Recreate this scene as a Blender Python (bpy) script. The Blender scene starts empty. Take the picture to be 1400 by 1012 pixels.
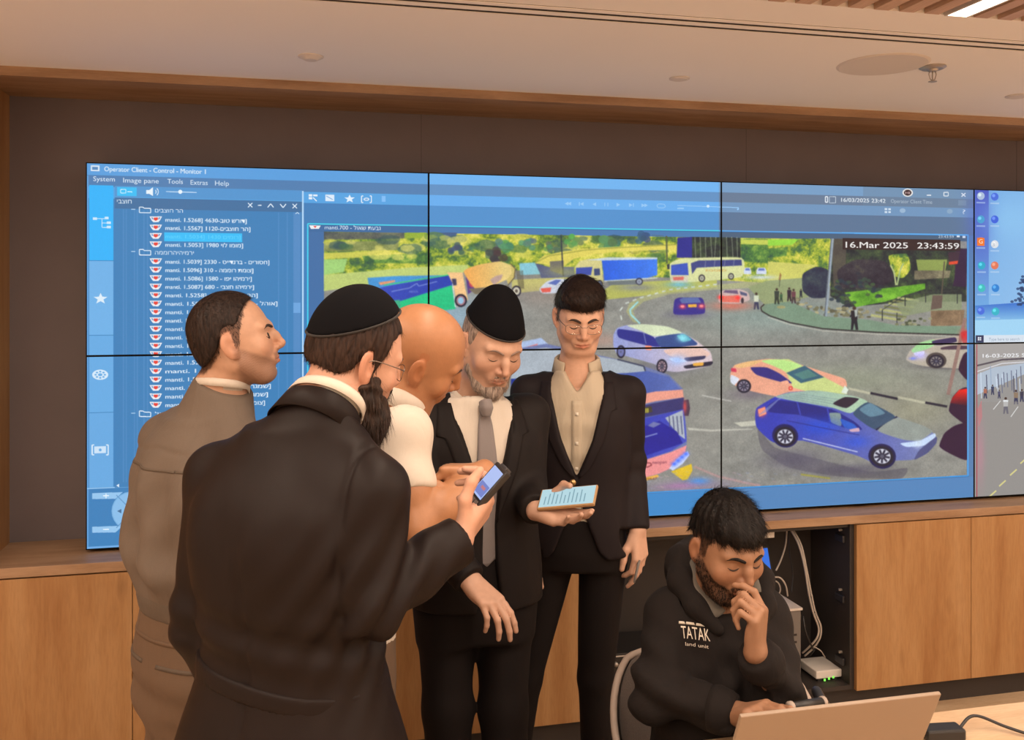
import bpy, bmesh, math, random
import numpy as np
from mathutils import Vector, Matrix
from mathutils.bvhtree import BVHTree

SC = bpy.context.scene
COL = SC.collection
random.seed(7)
RNG = np.random.default_rng(11)

# ------------------------------------------------------------------ camera, world, exposure
YAW = math.radians(13.18)
CY, SY = math.cos(YAW), math.sin(YAW)
CAM_H = 1.735
FPX = 1255.0
HORIZON = 402.0
cam_d = bpy.data.cameras.new('camera')
cam_d.sensor_fit = 'HORIZONTAL'
cam_d.sensor_width = 36.0
cam_d.lens = 36.0 * FPX / 1400.0
cam_d.shift_y = (HORIZON - 506.0) / 1400.0
cam_d.clip_start = 0.05
cam = bpy.data.objects.new('camera', cam_d)
COL.objects.link(cam)
cam.location = (0, 0, CAM_H)
cam.rotation_euler = (math.pi / 2, 0, -YAW)
SC.camera = cam

world = bpy.data.worlds.new('world')
SC.world = world
world.use_nodes = True
world.node_tree.nodes['Background'].inputs[0].default_value = (1.0, 0.72, 0.48, 1)
world.node_tree.nodes['Background'].inputs[1].default_value = 0.05
SC.view_settings.view_transform = 'Standard'
SC.view_settings.look = 'None'
SC.view_settings.exposure = 0.0
SC.view_settings.gamma = 1.0
SC.view_settings.use_curve_mapping = False
LAMP_W = 49.0           # power of each linear ceiling lamp
LAMP_COL = (1.0, 0.795, 0.62)


def P(px, py, Z):
    """room point seen at photograph pixel px, py at depth Z in front of the camera"""
    a = (px - 700.0) / FPX * Z
    b = (HORIZON - py) / FPX * Z
    return np.array((a * CY + Z * SY, -a * SY + Z * CY, CAM_H + b))


def Dv(x, depth, up=0.0):
    """direction given as right / away / up of the camera"""
    return np.array((x * CY + depth * SY, -x * SY + depth * CY, up))


# ------------------------------------------------------------------ materials
def lin(c):
    c = np.asarray(c, dtype=float) / 255.0
    return np.where(c <= 0.04045, c / 12.92, ((c + 0.055) / 1.055) ** 2.4)


MATS = {}


def new_mat(name):
    m = bpy.data.materials.new(name)
    m.use_nodes = True
    nt = m.node_tree
    b = nt.nodes['Principled BSDF']
    MATS[name] = m
    return m, nt, b


def plain(name, col, rough=0.6, metal=0.0, bump=0.0, scale=200.0, vary=0.0, spec=0.5, sheen=0.0, stretch=(1, 1, 1), vs=None):
    """colour with a little noise variation and noise bump"""
    m, nt, b = new_mat(name)
    b.inputs['Base Color'].default_value = (*col, 1)
    b.inputs['Roughness'].default_value = rough
    b.inputs['Metallic'].default_value = metal
    b.inputs['Specular IOR Level'].default_value = spec
    if sheen:
        b.inputs['Sheen Weight'].default_value = sheen
        b.inputs['Sheen Roughness'].default_value = 0.6
    tc = nt.nodes.new('ShaderNodeTexCoord')
    mp = nt.nodes.new('ShaderNodeMapping')
    mp.inputs['Scale'].default_value = stretch
    nt.links.new(tc.outputs['Object'], mp.inputs[0])
    if vary:
        n = nt.nodes.new('ShaderNodeTexNoise')
        n.inputs['Scale'].default_value = vs or scale * 0.1
        n.inputs['Detail'].default_value = 5
        nt.links.new(mp.outputs[0], n.inputs['Vector'])
        r = nt.nodes.new('ShaderNodeMix')
        r.data_type = 'RGBA'
        r.inputs[6].default_value = (*[c * (1 - vary) for c in col], 1)
        r.inputs[7].default_value = (*[min(1, c * (1 + vary)) for c in col], 1)
        nt.links.new(n.outputs['Fac'], r.inputs[0])
        nt.links.new(r.outputs[2], b.inputs['Base Color'])
    if bump:
        n2 = nt.nodes.new('ShaderNodeTexNoise')
        n2.inputs['Scale'].default_value = scale
        n2.inputs['Detail'].default_value = 4
        nt.links.new(mp.outputs[0], n2.inputs['Vector'])
        bp = nt.nodes.new('ShaderNodeBump')
        bp.inputs['Strength'].default_value = bump
        bp.inputs['Distance'].default_value = 0.01
        nt.links.new(n2.outputs['Fac'], bp.inputs['Height'])
        nt.links.new(bp.outputs[0], b.inputs['Normal'])
    return m


def wood(name, c0, c1, c2, stretch, rough=0.5, scale=1.0):
    """wood veneer: stretched noise grain plus darker broad figure and knots"""
    m, nt, b = new_mat(name)
    tc = nt.nodes.new('ShaderNodeTexCoord')
    mp = nt.nodes.new('ShaderNodeMapping')
    mp.inputs['Scale'].default_value = [s * scale for s in stretch]
    nt.links.new(tc.outputs['Object'], mp.inputs[0])
    info = nt.nodes.new('ShaderNodeObjectInfo')
    add = nt.nodes.new('ShaderNodeVectorMath')
    add.operation = 'ADD'
    sc = nt.nodes.new('ShaderNodeVectorMath')
    sc.operation = 'SCALE'
    sc.inputs[0].default_value = (37, 19, 53)
    nt.links.new(info.outputs['Random'], sc.inputs['Scale'])
    nt.links.new(mp.outputs[0], add.inputs[0])
    nt.links.new(sc.outputs[0], add.inputs[1])
    n = nt.nodes.new('ShaderNodeTexNoise')
    n.inputs['Scale'].default_value = 3.0
    n.inputs['Detail'].default_value = 5
    n.inputs['Roughness'].default_value = 0.55
    n.inputs['Distortion'].default_value = 0.35
    nt.links.new(add.outputs[0], n.inputs['Vector'])
    cr = nt.nodes.new('ShaderNodeValToRGB')
    e = cr.color_ramp.elements
    e[0].position, e[0].color = 0.33, (*c2, 1)
    e[1].position, e[1].color = 0.66, (*c0, 1)
    mid = e.new(0.50)
    mid.color = (*c1, 1)
    nt.links.new(n.outputs['Fac'], cr.inputs[0])
    # fine pores
    n2 = nt.nodes.new('ShaderNodeTexNoise')
    n2.inputs['Scale'].default_value = 40.0
    n2.inputs['Detail'].default_value = 3
    nt.links.new(add.outputs[0], n2.inputs['Vector'])
    mx = nt.nodes.new('ShaderNodeMix')
    mx.data_type = 'RGBA'
    mx.blend_type = 'MULTIPLY'
    mx.inputs[0].default_value = 0.22
    cr2 = nt.nodes.new('ShaderNodeValToRGB')
    cr2.color_ramp.elements[0].position, cr2.color_ramp.elements[0].color = 0.35, (0.55, 0.5, 0.45, 1)
    cr2.color_ramp.elements[1].position, cr2.color_ramp.elements[1].color = 0.6, (1, 1, 1, 1)
    nt.links.new(n2.outputs['Fac'], cr2.inputs[0])
    nt.links.new(cr.outputs[0], mx.inputs[6])
    nt.links.new(cr2.outputs[0], mx.inputs[7])
    # knots
    mpk = nt.nodes.new('ShaderNodeMapping')
    mpk.inputs['Scale'].default_value = [0.25 + 0.75 * s / max(stretch) for s in stretch]
    nt.links.new(tc.outputs['Object'], mpk.inputs[0])
    addk = nt.nodes.new('ShaderNodeVectorMath')
    addk.operation = 'ADD'
    nt.links.new(mpk.outputs[0], addk.inputs[0])
    nt.links.new(sc.outputs[0], addk.inputs[1])
    v = nt.nodes.new('ShaderNodeTexVoronoi')
    v.inputs['Scale'].default_value = 5.0
    nt.links.new(addk.outputs[0], v.inputs['Vector'])
    crk = nt.nodes.new('ShaderNodeValToRGB')
    crk.color_ramp.elements[0].position, crk.color_ramp.elements[0].color = 0.03, (0.35, 0.25, 0.18, 1)
    crk.color_ramp.elements[1].position, crk.color_ramp.elements[1].color = 0.12, (1, 1, 1, 1)
    nt.links.new(v.outputs['Distance'], crk.inputs[0])
    mx2 = nt.nodes.new('ShaderNodeMix')
    mx2.data_type = 'RGBA'
    mx2.blend_type = 'MULTIPLY'
    mx2.inputs[0].default_value = 0.6
    nt.links.new(mx.outputs[2], mx2.inputs[6])
    nt.links.new(crk.outputs[0], mx2.inputs[7])
    nt.links.new(mx2.outputs[2], b.inputs['Base Color'])
    b.inputs['Roughness'].default_value = rough
    bp = nt.nodes.new('ShaderNodeBump')
    bp.inputs['Strength'].default_value = 0.06
    bp.inputs['Distance'].default_value = 0.004
    nt.links.new(n2.outputs['Fac'], bp.inputs['Height'])
    nt.links.new(bp.outputs[0], b.inputs['Normal'])
    return m


def emit(name, col, strength=1.0):
    m, nt, b = new_mat(name)
    b.inputs['Base Color'].default_value = (0.01, 0.01, 0.01, 1)
    b.inputs['Emission Color'].default_value = (*col, 1)
    b.inputs['Emission Strength'].default_value = strength
    return m


WOODV = wood('oak_veneer', (0.43, 0.243, 0.105), (0.39, 0.208, 0.082), (0.325, 0.155, 0.055), (4.5, 4.5, 0.55), 0.48)
WOODH = wood('oak_veneer_lengthwise', (0.41, 0.262, 0.158), (0.355, 0.220, 0.128), (0.285, 0.165, 0.090), (0.9, 7.0, 7.0), 0.5)
SLATW = wood('slat_wood', (0.62, 0.42, 0.29), (0.56, 0.37, 0.25), (0.48, 0.30, 0.19), (9, 0.8, 9), 0.55)
FLOORW = wood('floor_wood', (0.62, 0.46, 0.30), (0.57, 0.41, 0.26), (0.49, 0.33, 0.20), (1.0, 6.0, 6.0), 0.4)
DESKW = wood('desk_wood', (0.66, 0.47, 0.29), (0.61, 0.42, 0.25), (0.54, 0.35, 0.20), (0.8, 5.0, 5.0), 0.4)
plain('niche_dark', (0.126, 0.104, 0.110), 0.62, bump=0.05, scale=90, vary=0.12, vs=6)
plain('ceiling_paint', (0.90, 0.87, 0.84), 0.9, bump=0.03, scale=60, vary=0.02, vs=2)
plain('wall_paint', (0.85, 0.78, 0.70), 0.9, bump=0.03, scale=60, vary=0.02, vs=2)
plain('white_plastic', (0.72, 0.68, 0.63), 0.45, vary=0.04, scale=60)
plain('cover_paint', (0.70, 0.64, 0.59), 0.8, vary=0.02, scale=60)
plain('black_plastic', (0.018, 0.017, 0.018), 0.42, vary=0.1, scale=80)
plain('bezel_black', (0.004, 0.004, 0.004), 0.7, vary=0.1, scale=80, spec=0.1)
plain('carcass_dark', (0.030, 0.024, 0.022), 0.6, vary=0.15, scale=50, bump=0.04)
plain('dark_metal', (0.10, 0.10, 0.11), 0.4, metal=0.8, vary=0.1, scale=70)
plain('chrome', (0.50, 0.46, 0.42), 0.45, metal=0.7, vary=0.05, scale=90)
plain('aluminium', (0.62, 0.56, 0.51), 0.45, metal=0.0, vary=0.03, scale=90)
plain('slot_dark', (0.03, 0.022, 0.018), 0.8, vary=0.1, scale=50)
plain('grey_plastic', (0.16, 0.145, 0.135), 0.5, vary=0.08, scale=70)
plain('cable_grey', (0.42, 0.37, 0.32), 0.5, vary=0.08, scale=90)
plain('cable_black', (0.02, 0.019, 0.02), 0.45, vary=0.1, scale=90)
emit('lamp_glow', (1.0, 0.86, 0.68), 6.0)
emit('led_green', (0.25, 0.9, 0.1), 1.2)


# ------------------------------------------------------------------ object helpers
def mesh_obj(name, verts, faces, mat, parent=None, smooth=False, loc=None, mats=None, fmat=None):
    me = bpy.data.meshes.new(name)
    me.from_pydata([tuple(v) for v in verts], [], [tuple(f) for f in faces])
    for mm in (mats or [mat]):
        me.materials.append(MATS[mm] if isinstance(mm, str) else mm)
    if fmat is not None:
        me.polygons.foreach_set('material_index', fmat)
    if smooth:
        me.polygons.foreach_set('use_smooth', [True] * len(me.polygons))
    me.update()
    o = bpy.data.objects.new(name, me)
    COL.objects.link(o)
    if loc is not None:
        o.location = loc
    if parent is not None:
        o.parent = parent
    return o


def bm_obj(name, bm, mat, parent=None, smooth=False, loc=None, rot=None):
    me = bpy.data.meshes.new(name)
    bmesh.ops.recalc_face_normals(bm, faces=bm.faces)
    bm.to_mesh(me)
    bm.free()
    me.materials.append(MATS[mat] if isinstance(mat, str) else mat)
    if smooth:
        me.polygons.foreach_set('use_smooth', [True] * len(me.polygons))
    o = bpy.data.objects.new(name, me)
    COL.objects.link(o)
    if loc is not None:
        o.location = loc
    if rot is not None:
        o.rotation_euler = rot
    if parent is not None:
        o.parent = parent
    return o


def add_box(bm, lo, hi, bevel=0.0, mtx=None):
    lo, hi = Vector(lo), Vector(hi)
    r = bmesh.ops.create_cube(bm, size=1.0)
    vs = r['verts']
    for v in vs:
        v.co = Vector([(lo[i] + hi[i]) / 2 + v.co[i] * (hi[i] - lo[i]) for i in range(3)])
    if bevel:
        es = list({e for v in vs for e in v.link_edges})
        rr = bmesh.ops.bevel(bm, geom=es, offset=bevel, segments=2, affect='EDGES', profile=0.5)
        vs = list({v for f in rr['faces'] for v in f.verts} | {v for v in vs if v.is_valid})
    if mtx is not None:
        bmesh.ops.transform(bm, matrix=mtx, verts=[v for v in vs if v.is_valid])
    return vs


def box(name, lo, hi, mat, parent=None, bevel=0.0, origin=None):
    """box given in room coordinates, its own origin at its base centre unless parented"""
    bm = bmesh.new()
    lo, hi = np.array(lo, float), np.array(hi, float)
    if parent is None:
        o = np.array(((lo[0] + hi[0]) / 2, (lo[1] + hi[1]) / 2, lo[2])) if origin is None else np.array(origin)
    else:
        o = np.array(parent.location) if parent.parent is None else np.array(parent.parent.location) + np.array(parent.location)
    add_box(bm, lo - o, hi - o, bevel)
    return bm_obj(name, bm, mat, parent, loc=o if parent is None else None)


def empty(name, loc, label=None, cat=None, group=None):
    o = bpy.data.objects.new(name, None)
    COL.objects.link(o)
    o.location = loc
    o.empty_display_size = 0.1
    if label:
        tag(o, label, cat, group)
    return o


def tag(o, label, cat, group=None, kind=None):
    o['label'] = label
    o['category'] = cat
    if group:
        o['group'] = group
    if kind:
        o['kind'] = kind
    return o


def struct(o):
    o['kind'] = 'structure'
    return o


def lathe_bm(bm, prof, n=24, center=(0, 0, 0), axis=None):
    """prof: list of (r, z)"""
    rings = []
    c = Vector(center)
    for r, z in prof:
        if r < 1e-6:
            rings.append([bm.verts.new((c.x, c.y, c.z + z))])
        else:
            rings.append([bm.verts.new((c.x + r * math.cos(2 * math.pi * i / n), c.y + r * math.sin(2 * math.pi * i / n), c.z + z)) for i in range(n)])
    for a, b in zip(rings[:-1], rings[1:]):
        if len(a) == 1 and len(b) == 1:
            continue
        if len(a) == 1:
            for i in range(n):
                bm.faces.new((a[0], b[i], b[(i + 1) % n]))
        elif len(b) == 1:
            for i in range(n):
                bm.faces.new((a[i], a[(i + 1) % n], b[0]))
        else:
            for i in range(n):
                bm.faces.new((a[i], a[(i + 1) % n], b[(i + 1) % n], b[i]))


def smooth_path(pts, n=8):
    pts = [np.array(p, float) for p in pts]
    if len(pts) < 3:
        return pts
    out = []
    ext = [2 * pts[0] - pts[1]] + pts + [2 * pts[-1] - pts[-2]]
    for i in range(1, len(ext) - 2):
        p0, p1, p2, p3 = ext[i - 1:i + 3]
        for k in range(n):
            t = k / n
            out.append(0.5 * (2 * p1 + (p2 - p0) * t + (2 * p0 - 5 * p1 + 4 * p2 - p3) * t * t + (3 * p1 - p0 - 3 * p2 + p3) * t ** 3))
    out.append(pts[-1])
    return out


def tube_geo(pts, r, n=8, closed=False):
    """verts, faces of a tube along pts; r a number or list"""
    pts = [np.array(p, float) for p in pts]
    m = len(pts)
    rs = [r] * m if np.isscalar(r) else list(np.interp(np.linspace(0, 1, m), np.linspace(0, 1, len(r)), r))
    V, Fc = [], []
    prev = None
    for i, p in enumerate(pts):
        if closed:
            t = pts[(i + 1) % m] - pts[i - 1]
        else:
            t = pts[min(i + 1, m - 1)] - pts[max(i - 1, 0)]
        t = t / (np.linalg.norm(t) + 1e-12)
        if prev is None:
            a = np.array((0, 0, 1.0)) if abs(t[2]) < 0.9 else np.array((1.0, 0, 0))
            u = np.cross(t, a)
        else:
            u = prev - t * np.dot(prev, t)
        u /= np.linalg.norm(u) + 1e-12
        prev = u
        w = np.cross(t, u)
        for k in range(n):
            a = 2 * math.pi * k / n
            V.append(p + rs[i] * (math.cos(a) * u + math.sin(a) * w))
    for i in range(m if closed else m - 1):
        j = (i + 1) % m
        for k in range(n):
            k2 = (k + 1) % n
            Fc.append((i * n + k, i * n + k2, j * n + k2, j * n + k))
    if not closed:
        Fc.append(tuple(range(n))[::-1])
        Fc.append(tuple((m - 1) * n + k for k in range(n)))
    return V, Fc


def tube(name, pts, r, mat, parent=None, n=8, closed=False, smoothn=8, loc=None):
    pp = smooth_path(pts, smoothn) if (len(pts) > 2 and not closed and smoothn) else pts
    V, Fc = tube_geo(pp, r, n, closed)
    if parent is not None:
        o = np.array(parent.location)
        if parent.parent is not None:
            o = o + np.array(parent.parent.location)
        V = [v - o for v in V]
        return mesh_obj(name, V, Fc, mat, parent, smooth=True)
    o = np.array(loc if loc is not None else pts[0], float)
    return mesh_obj(name, [v - o for v in V], Fc, mat, None, smooth=True, loc=o)
# ------------------------------------------------------------------ the room
YS, FRONT, BACK = 3.48, 3.345, 3.69
ZC, SOFFIT, SHELF = 2.4915, 2.460, 0.825
X0, X1, Y0 = -3.0, 5.0, -3.2
NICHE_L, NICHE_R = -1.0246, 4.42
SLAT_Y = 2.155
DOORW = 0.5565

fl = struct(box('floor', (X0, Y0, -0.1), (X1, BACK + 0.25, 0.0), 'floor_wood'))
# the ceiling: plaster strip, air slots, slatted field in front of it
ce = struct(box('ceiling', (X0, 2.432, ZC), (X1, BACK + 0.25, ZC + 0.12), 'ceiling_paint'))
struct(box('ceiling_strip', (X0, SLAT_Y, ZC), (X1, 2.325, ZC + 0.12), 'ceiling_paint', ce))
struct(box('ceiling_recess', (X0, Y0, ZC + 0.075), (X1, SLAT_Y, ZC + 0.12), 'slat_wood', ce))
sl_me = None
LAMP_X = [1.742 + 1.232 * k for k in range(-3, 3)]  # one lamp in view; the rest are unseen repeats added for light
for i in range(-36, 34):
    x = 1.742 + 0.077 * i
    if x < X0 + 0.05 or x > X1 - 0.05 or any(abs(x - lx) < 0.05 for lx in LAMP_X):
        continue
    if sl_me is None:
        s = box('slat', (x - 0.022, Y0, ZC - 0.002), (x + 0.022, SLAT_Y - 0.004, ZC + 0.075), 'slat_wood', ce)
        sl_me, sl_x = s, x
    else:
        s = sl_me.copy()
        COL.objects.link(s)
        s.location.x = x - sl_x
        s.parent = ce
wb = struct(box('wall_back', (X0, BACK, 0.0), (X1, BACK + 0.25, ZC), 'niche_dark'))
for xs in (0.488, 1.92, 3.32):
    box('panel_joint', (xs - 0.0007, BACK - 0.0006, SHELF), (xs + 0.0007, BACK, SOFFIT), 'slot_dark', wb)
struct(box('wall_left', (X0 - 0.15, Y0, 0), (X0, BACK + 0.25, ZC + 0.12), 'wall_paint'))
struct(box('wall_right', (X1, Y0, 0), (X1 + 0.15, BACK + 0.25, ZC + 0.12), 'wall_paint'))
struct(box('wall_rear', (X0, Y0 - 0.15, 0), (X1, Y0, ZC + 0.12), 'wall_paint'))
# wooden frame round the recess of the video wall
struct(box('trim_1', (X0, FRONT, SOFFIT), (X1, BACK, ZC), 'oak_veneer_lengthwise'))
struct(box('trim_2', (X0, FRONT, 0.0), (NICHE_L, BACK, SOFFIT), 'oak_veneer'))
struct(box('trim_3', (NICHE_R, FRONT, 0.0), (X1, BACK, SOFFIT), 'oak_veneer'))
struct(box('baseboard_back', (NICHE_L, 3.395, 0.0), (NICHE_R, 3.42, 0.105), 'carcass_dark'))

# ledge above the cabinets
ledge = box('wooden_ledge', (NICHE_L, FRONT, SHELF - 0.034), (NICHE_R, BACK, SHELF), 'oak_veneer_lengthwise', bevel=0.0015)
tag(ledge, 'long oak ledge running under the video wall', 'ledge')

# cabinet units
units = [(-1.0246, 0.009, [(-1.0246, -0.547), (-0.547, 0.009)], 'oak cabinet under the ledge behind the man in the grey jacket'),
         (0.009, 1.122, [(0.009, 0.566), (0.566, 1.122)], 'oak cabinet seen between the legs of the standing men'),
         (1.122, 2.235, [], 'open dark cabinet full of cables behind the seated man'),
         (2.235, 3.348, [(2.235, 2.783), (2.783, 3.348)], 'oak cabinet beside the open compartment, two flat doors'),
         (3.348, 4.42, [], None)]
for xa, xb, doors, lab in units:
    if lab is None:
        continue
    r = empty('cabinet', ((xa + xb) / 2, 3.5, 0.105), lab, 'cabinet')
    zt = SHELF - 0.036
    bm = bmesh.new()
    o = np.array(r.location)
    for lo, hi in (((xa, FRONT + 0.02, 0.105), (xa + 0.018, BACK - 0.01, zt)),
                   ((xb - 0.018, FRONT + 0.02, 0.105), (xb, BACK - 0.01, zt)),
                   ((xa + 0.018, FRONT + 0.02, 0.105), (xb - 0.018, BACK - 0.01, 0.123)),
                   ((xa + 0.018, FRONT + 0.03, zt - 0.018), (xb - 0.018, BACK - 0.01, zt)),
                   ((xa + 0.018, BACK - 0.03, 0.123), (xb - 0.018, BACK - 0.01, zt - 0.018))):
        add_box(bm, np.array(lo) - o, np.array(hi) - o)
    bm_obj('carcass', bm, 'carcass_dark', r)
    if not doors:
        for hz in (0.70, 0.45, 0.19):
            box('hinge_plate', (xb - 0.030, FRONT + 0.05, hz), (xb - 0.0185, FRONT + 0.11, hz + 0.030), 'dark_metal', r, bevel=0.003)
            box('hinge_screw', (xb - 0.033, FRONT + 0.07, hz + 0.045), (xb - 0.0185, FRONT + 0.08, hz + 0.055), 'chrome', r, bevel=0.002)
    for da, db in doors:
        box('door', (da + 0.0012, FRONT, 0.105), (db - 0.0012, FRONT + 0.019, zt - 0.003), 'oak_veneer', r, bevel=0.0008)

# ------------------------------------------------------------------ ceiling fittings
df = empty('air_diffuser', (1.0, 2.38, ZC), 'long slot air diffuser with two dark slits in the ceiling', 'air vent')
for ya, yb in ((2.3265, 2.346), (2.368, 2.392), (2.414, 2.431)):
    box('rail', (X0, ya, ZC - 0.003), (X1, yb, ZC - 0.0005), 'ceiling_paint', df)
box('slot_backing', (X0, 2.325, ZC + 0.0005), (X1, 2.432, ZC + 0.06), 'slot_dark', df)


def ceil_pt(px, py):
    Z = (ZC - CAM_H) * FPX / (HORIZON - py)
    p = P(px, py, Z)
    p[2] = ZC
    return p


lamp_labels = ['linear ceiling lamp between the wooden slats, lit white',
               ]
for k, lx in enumerate(LAMP_X):
    lab = 'lit linear lamp at the end of the ceiling slats above the right-hand cabinets' if abs(lx - 1.742) < 0.01 else 'unseen linear lamp added between ceiling slats to light the room'
    r = empty('linear_lamp', (lx, 0.6, ZC), lab, 'lamp', 'linear ceiling lamps')
    bm = bmesh.new()
    o = np.array(r.location)
    for lo, hi in (((lx - 0.036, -2.4, ZC - 0.004), (lx - 0.030, SLAT_Y - 0.002, ZC + 0.07)),
                   ((lx + 0.030, -2.4, ZC - 0.004), (lx + 0.036, SLAT_Y - 0.002, ZC + 0.07)),
                   ((lx - 0.030, -2.4, ZC + 0.05), (lx + 0.030, SLAT_Y - 0.002, ZC + 0.07)),
                   ((lx - 0.030, SLAT_Y - 0.006, ZC - 0.004), (lx + 0.030, SLAT_Y - 0.002, ZC + 0.05)),
                   ((lx - 0.030, -2.4, ZC - 0.004), (lx + 0.030, -2.396, ZC + 0.05))):
        add_box(bm, np.array(lo) - o, np.array(hi) - o)
    bm_obj('housing', bm, 'aluminium', r)
    box('diffuser', (lx - 0.0295, -2.395, ZC - 0.003), (lx + 0.0295, SLAT_Y - 0.007, ZC + 0.01), 'lamp_glow', r)
    ld = bpy.data.lights.new('lamp_light', 'AREA')
    ld.shape = 'RECTANGLE'
    ld.size = 0.055
    ld.size_y = 4.5
    ld.energy = LAMP_W
    ld.color = LAMP_COL
    lo_ = bpy.data.objects.new('lamp_light', ld)
    COL.objects.link(lo_)
    lo_.parent = r
    lo_.location = (0, -0.73, -0.006)


def disc_thing(name, px, py, rad, label, cat, mat='cover_paint', prof=None, group=None):
    p = ceil_pt(px, py)
    bm = bmesh.new()
    prof = prof or [(0, -0.006), (rad * 0.75, -0.006), (rad * 0.82, -0.004), (rad, -0.003), (rad, 0.0)]
    lathe_bm(bm, prof, 40)
    o = bm_obj(name, bm, mat, loc=p)
    return tag(o, label, cat, group)


sp = disc_thing('ceiling_speaker', 1207, 88, 0.145, 'large flat round cover plate in the ceiling beside the sprinkler', 'cover plate',
                prof=[(0, -0.004), (0.02, -0.004), (0.125, -0.0045), (0.137, -0.0045), (0.145, -0.001), (0.145, 0.0)])
disc_thing('recessed_downlight', 425, 77, 0.040, 'small round unlit downlight in the ceiling above the menu bar screen', 'downlight',
           prof=[(0, -0.014), (0.02, -0.013), (0.033, -0.006), (0.040, -0.003), (0.040, 0)])
disc_thing('recessed_downlight', 929, 107, 0.036, 'small round unlit downlight in the ceiling above the middle of the video wall', 'downlight')
disc_thing('recessed_downlight', 1392, 131, 0.045, 'small round unlit downlight in the ceiling above the desktop icons screen', 'downlight')
# sprinkler head
p = ceil_pt(1275, 91)
r = empty('fire_sprinkler', p, 'chrome fire sprinkler head hanging from the ceiling', 'sprinkler')
bm = bmesh.new()
lathe_bm(bm, [(0.0, 0.0), (0.042, 0.0), (0.043, -0.004), (0.034, -0.009), (0.018, -0.010), (0.014, -0.016), (0.0, -0.016)], 28)
bm_obj('flange', bm, 'chrome', r, smooth=False)
for sgn in (-1, 1):
    V, Fc = tube_geo([(sgn * 0.010, 0, -0.014), (sgn * 0.014, 0, -0.026), (sgn * 0.009, 0, -0.042), (0, 0, -0.047)], 0.0018, 6)
    mesh_obj('yoke_arm', V, Fc, 'chrome', r, smooth=True)
V, Fc = tube_geo([(0, 0, -0.014), (0, 0, -0.044)], 0.0022, 6)
mesh_obj('glass_bulb', V, Fc, 'chrome', r, smooth=True)
bm = bmesh.new()
lathe_bm(bm, [(0, -0.047), (0.013, -0.049), (0.014, -0.051), (0.0, -0.052)], 16)
bm_obj('deflector', bm, 'chrome', r)
# ------------------------------------------------------------------ what the video wall shows (drawn here into a generated texture)
SCR_L, PAN_W, PAN_H = -0.722, 1.2105, 0.681
SCR_T = 2.1976
TW, TH = 3200, 900
CAN = np.zeros((TH, TW, 3), np.float32)


def T(pts):
    pts = np.asarray(pts, float)
    a = (pts[..., 0] - 700.0) / FPX
    b = (HORIZON - pts[..., 1]) / FPX
    Z = YS / (CY - a * SY)
    x = (a * CY + SY) * Z
    z = CAM_H + b * Z
    return np.stack(((x - SCR_L) / PAN_W * 800.0, (SCR_T - z) / PAN_H * 450.0), -1)


def vnoise(cell, seed, wx=1.0):
    r = np.random.default_rng(seed)
    gh, gw = int(TH / cell) + 3, int(TW / (cell * wx)) + 3
    g = r.random((gh, gw)).astype(np.float32)
    yy = np.arange(TH) / cell
    xx = np.arange(TW) / (cell * wx)
    yi, xi = yy.astype(int), xx.astype(int)
    fy, fx = yy - yi, xx - xi
    fy = (fy * fy * (3 - 2 * fy))[:, None].astype(np.float32)
    fx = (fx * fx * (3 - 2 * fx))[None, :].astype(np.float32)
    a = g[yi][:, xi] * (1 - fx) + g[yi][:, xi + 1] * fx
    b = g[yi + 1][:, xi] * (1 - fx) + g[yi + 1][:, xi + 1] * fx
    return a * (1 - fy) + b * fy


NZ = 0.42 * vnoise(26, 1, 1.6) + 0.30 * vnoise(12, 2, 1.4) + 0.18 * vnoise(6, 3) + 0.10 * vnoise(3, 4)
NZ = (NZ - NZ.min()) / (NZ.max() - NZ.min())
NF = 0.5 * vnoise(3, 5) + 0.5 * vnoise(1.6, 6)


def cover(q, ss=2):
    """coverage mask of polygon q (texture px) and its window"""
    x0, y0 = np.floor(q.min(0)).astype(int) - 1
    x1, y1 = np.ceil(q.max(0)).astype(int) + 2
    x0, y0, x1, y1 = max(0, x0), max(0, y0), min(TW, x1), min(TH, y1)
    if x1 <= x0 or y1 <= y0:
        return None
    X = (np.arange((x1 - x0) * ss) + 0.5) / ss + x0
    Y = ((np.arange((y1 - y0) * ss) + 0.5) / ss + y0)[:, None]
    ins = np.zeros((len(Y), len(X)), bool)
    n = len(q)
    for i in range(n):
        ax, ay = q[i]
        bx, by = q[(i + 1) % n]
        if ay == by:
            continue
        c = (ay > Y) != (by > Y)
        xi = (bx - ax) * (Y - ay) / (by - ay) + ax
        ins ^= c & (X[None, :] < xi)
    m = ins.reshape(y1 - y0, ss, x1 - x0, ss).mean((1, 3)).astype(np.float32)
    return m, slice(y0, y1), slice(x0, x1)


def put(m, sy, sx, col, a=1.0):
    m = (m * a)[..., None]
    CAN[sy, sx] = CAN[sy, sx] * (1 - m) + np.asarray(col, np.float32) * m


def poly(pts, col, a=1.0, ss=2, tex=False):
    q = np.asarray(pts, float) if tex else T(pts)
    r = cover(q, ss)
    if r is None:
        return
    m, sy, sx = r
    if isinstance(col, tuple) and len(col) == 4 and isinstance(col[0], tuple):      # gradient (p0, c0, p1, c1)
        p0, c0, p1, c1 = col
        p0, p1 = T([p0, p1])
        d = p1 - p0
        Y, X = np.mgrid[sy, sx]
        t = np.clip(((X - p0[0]) * d[0] + (Y - p0[1]) * d[1]) / (d @ d), 0, 1)[..., None]
        col = np.asarray(c0) * (1 - t) + np.asarray(c1) * t
    elif isinstance(col, list):                                                     # noise ramp [(t, colour), ...]
        n = NZ[sy, sx] * 0.75 + NF[sy, sx] * 0.25
        ts = [c[0] for c in col]
        col = np.stack([np.interp(n, ts, [c[1][k] for c in col]) for k in range(3)], -1)
    put(m, sy, sx, col, a)


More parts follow.
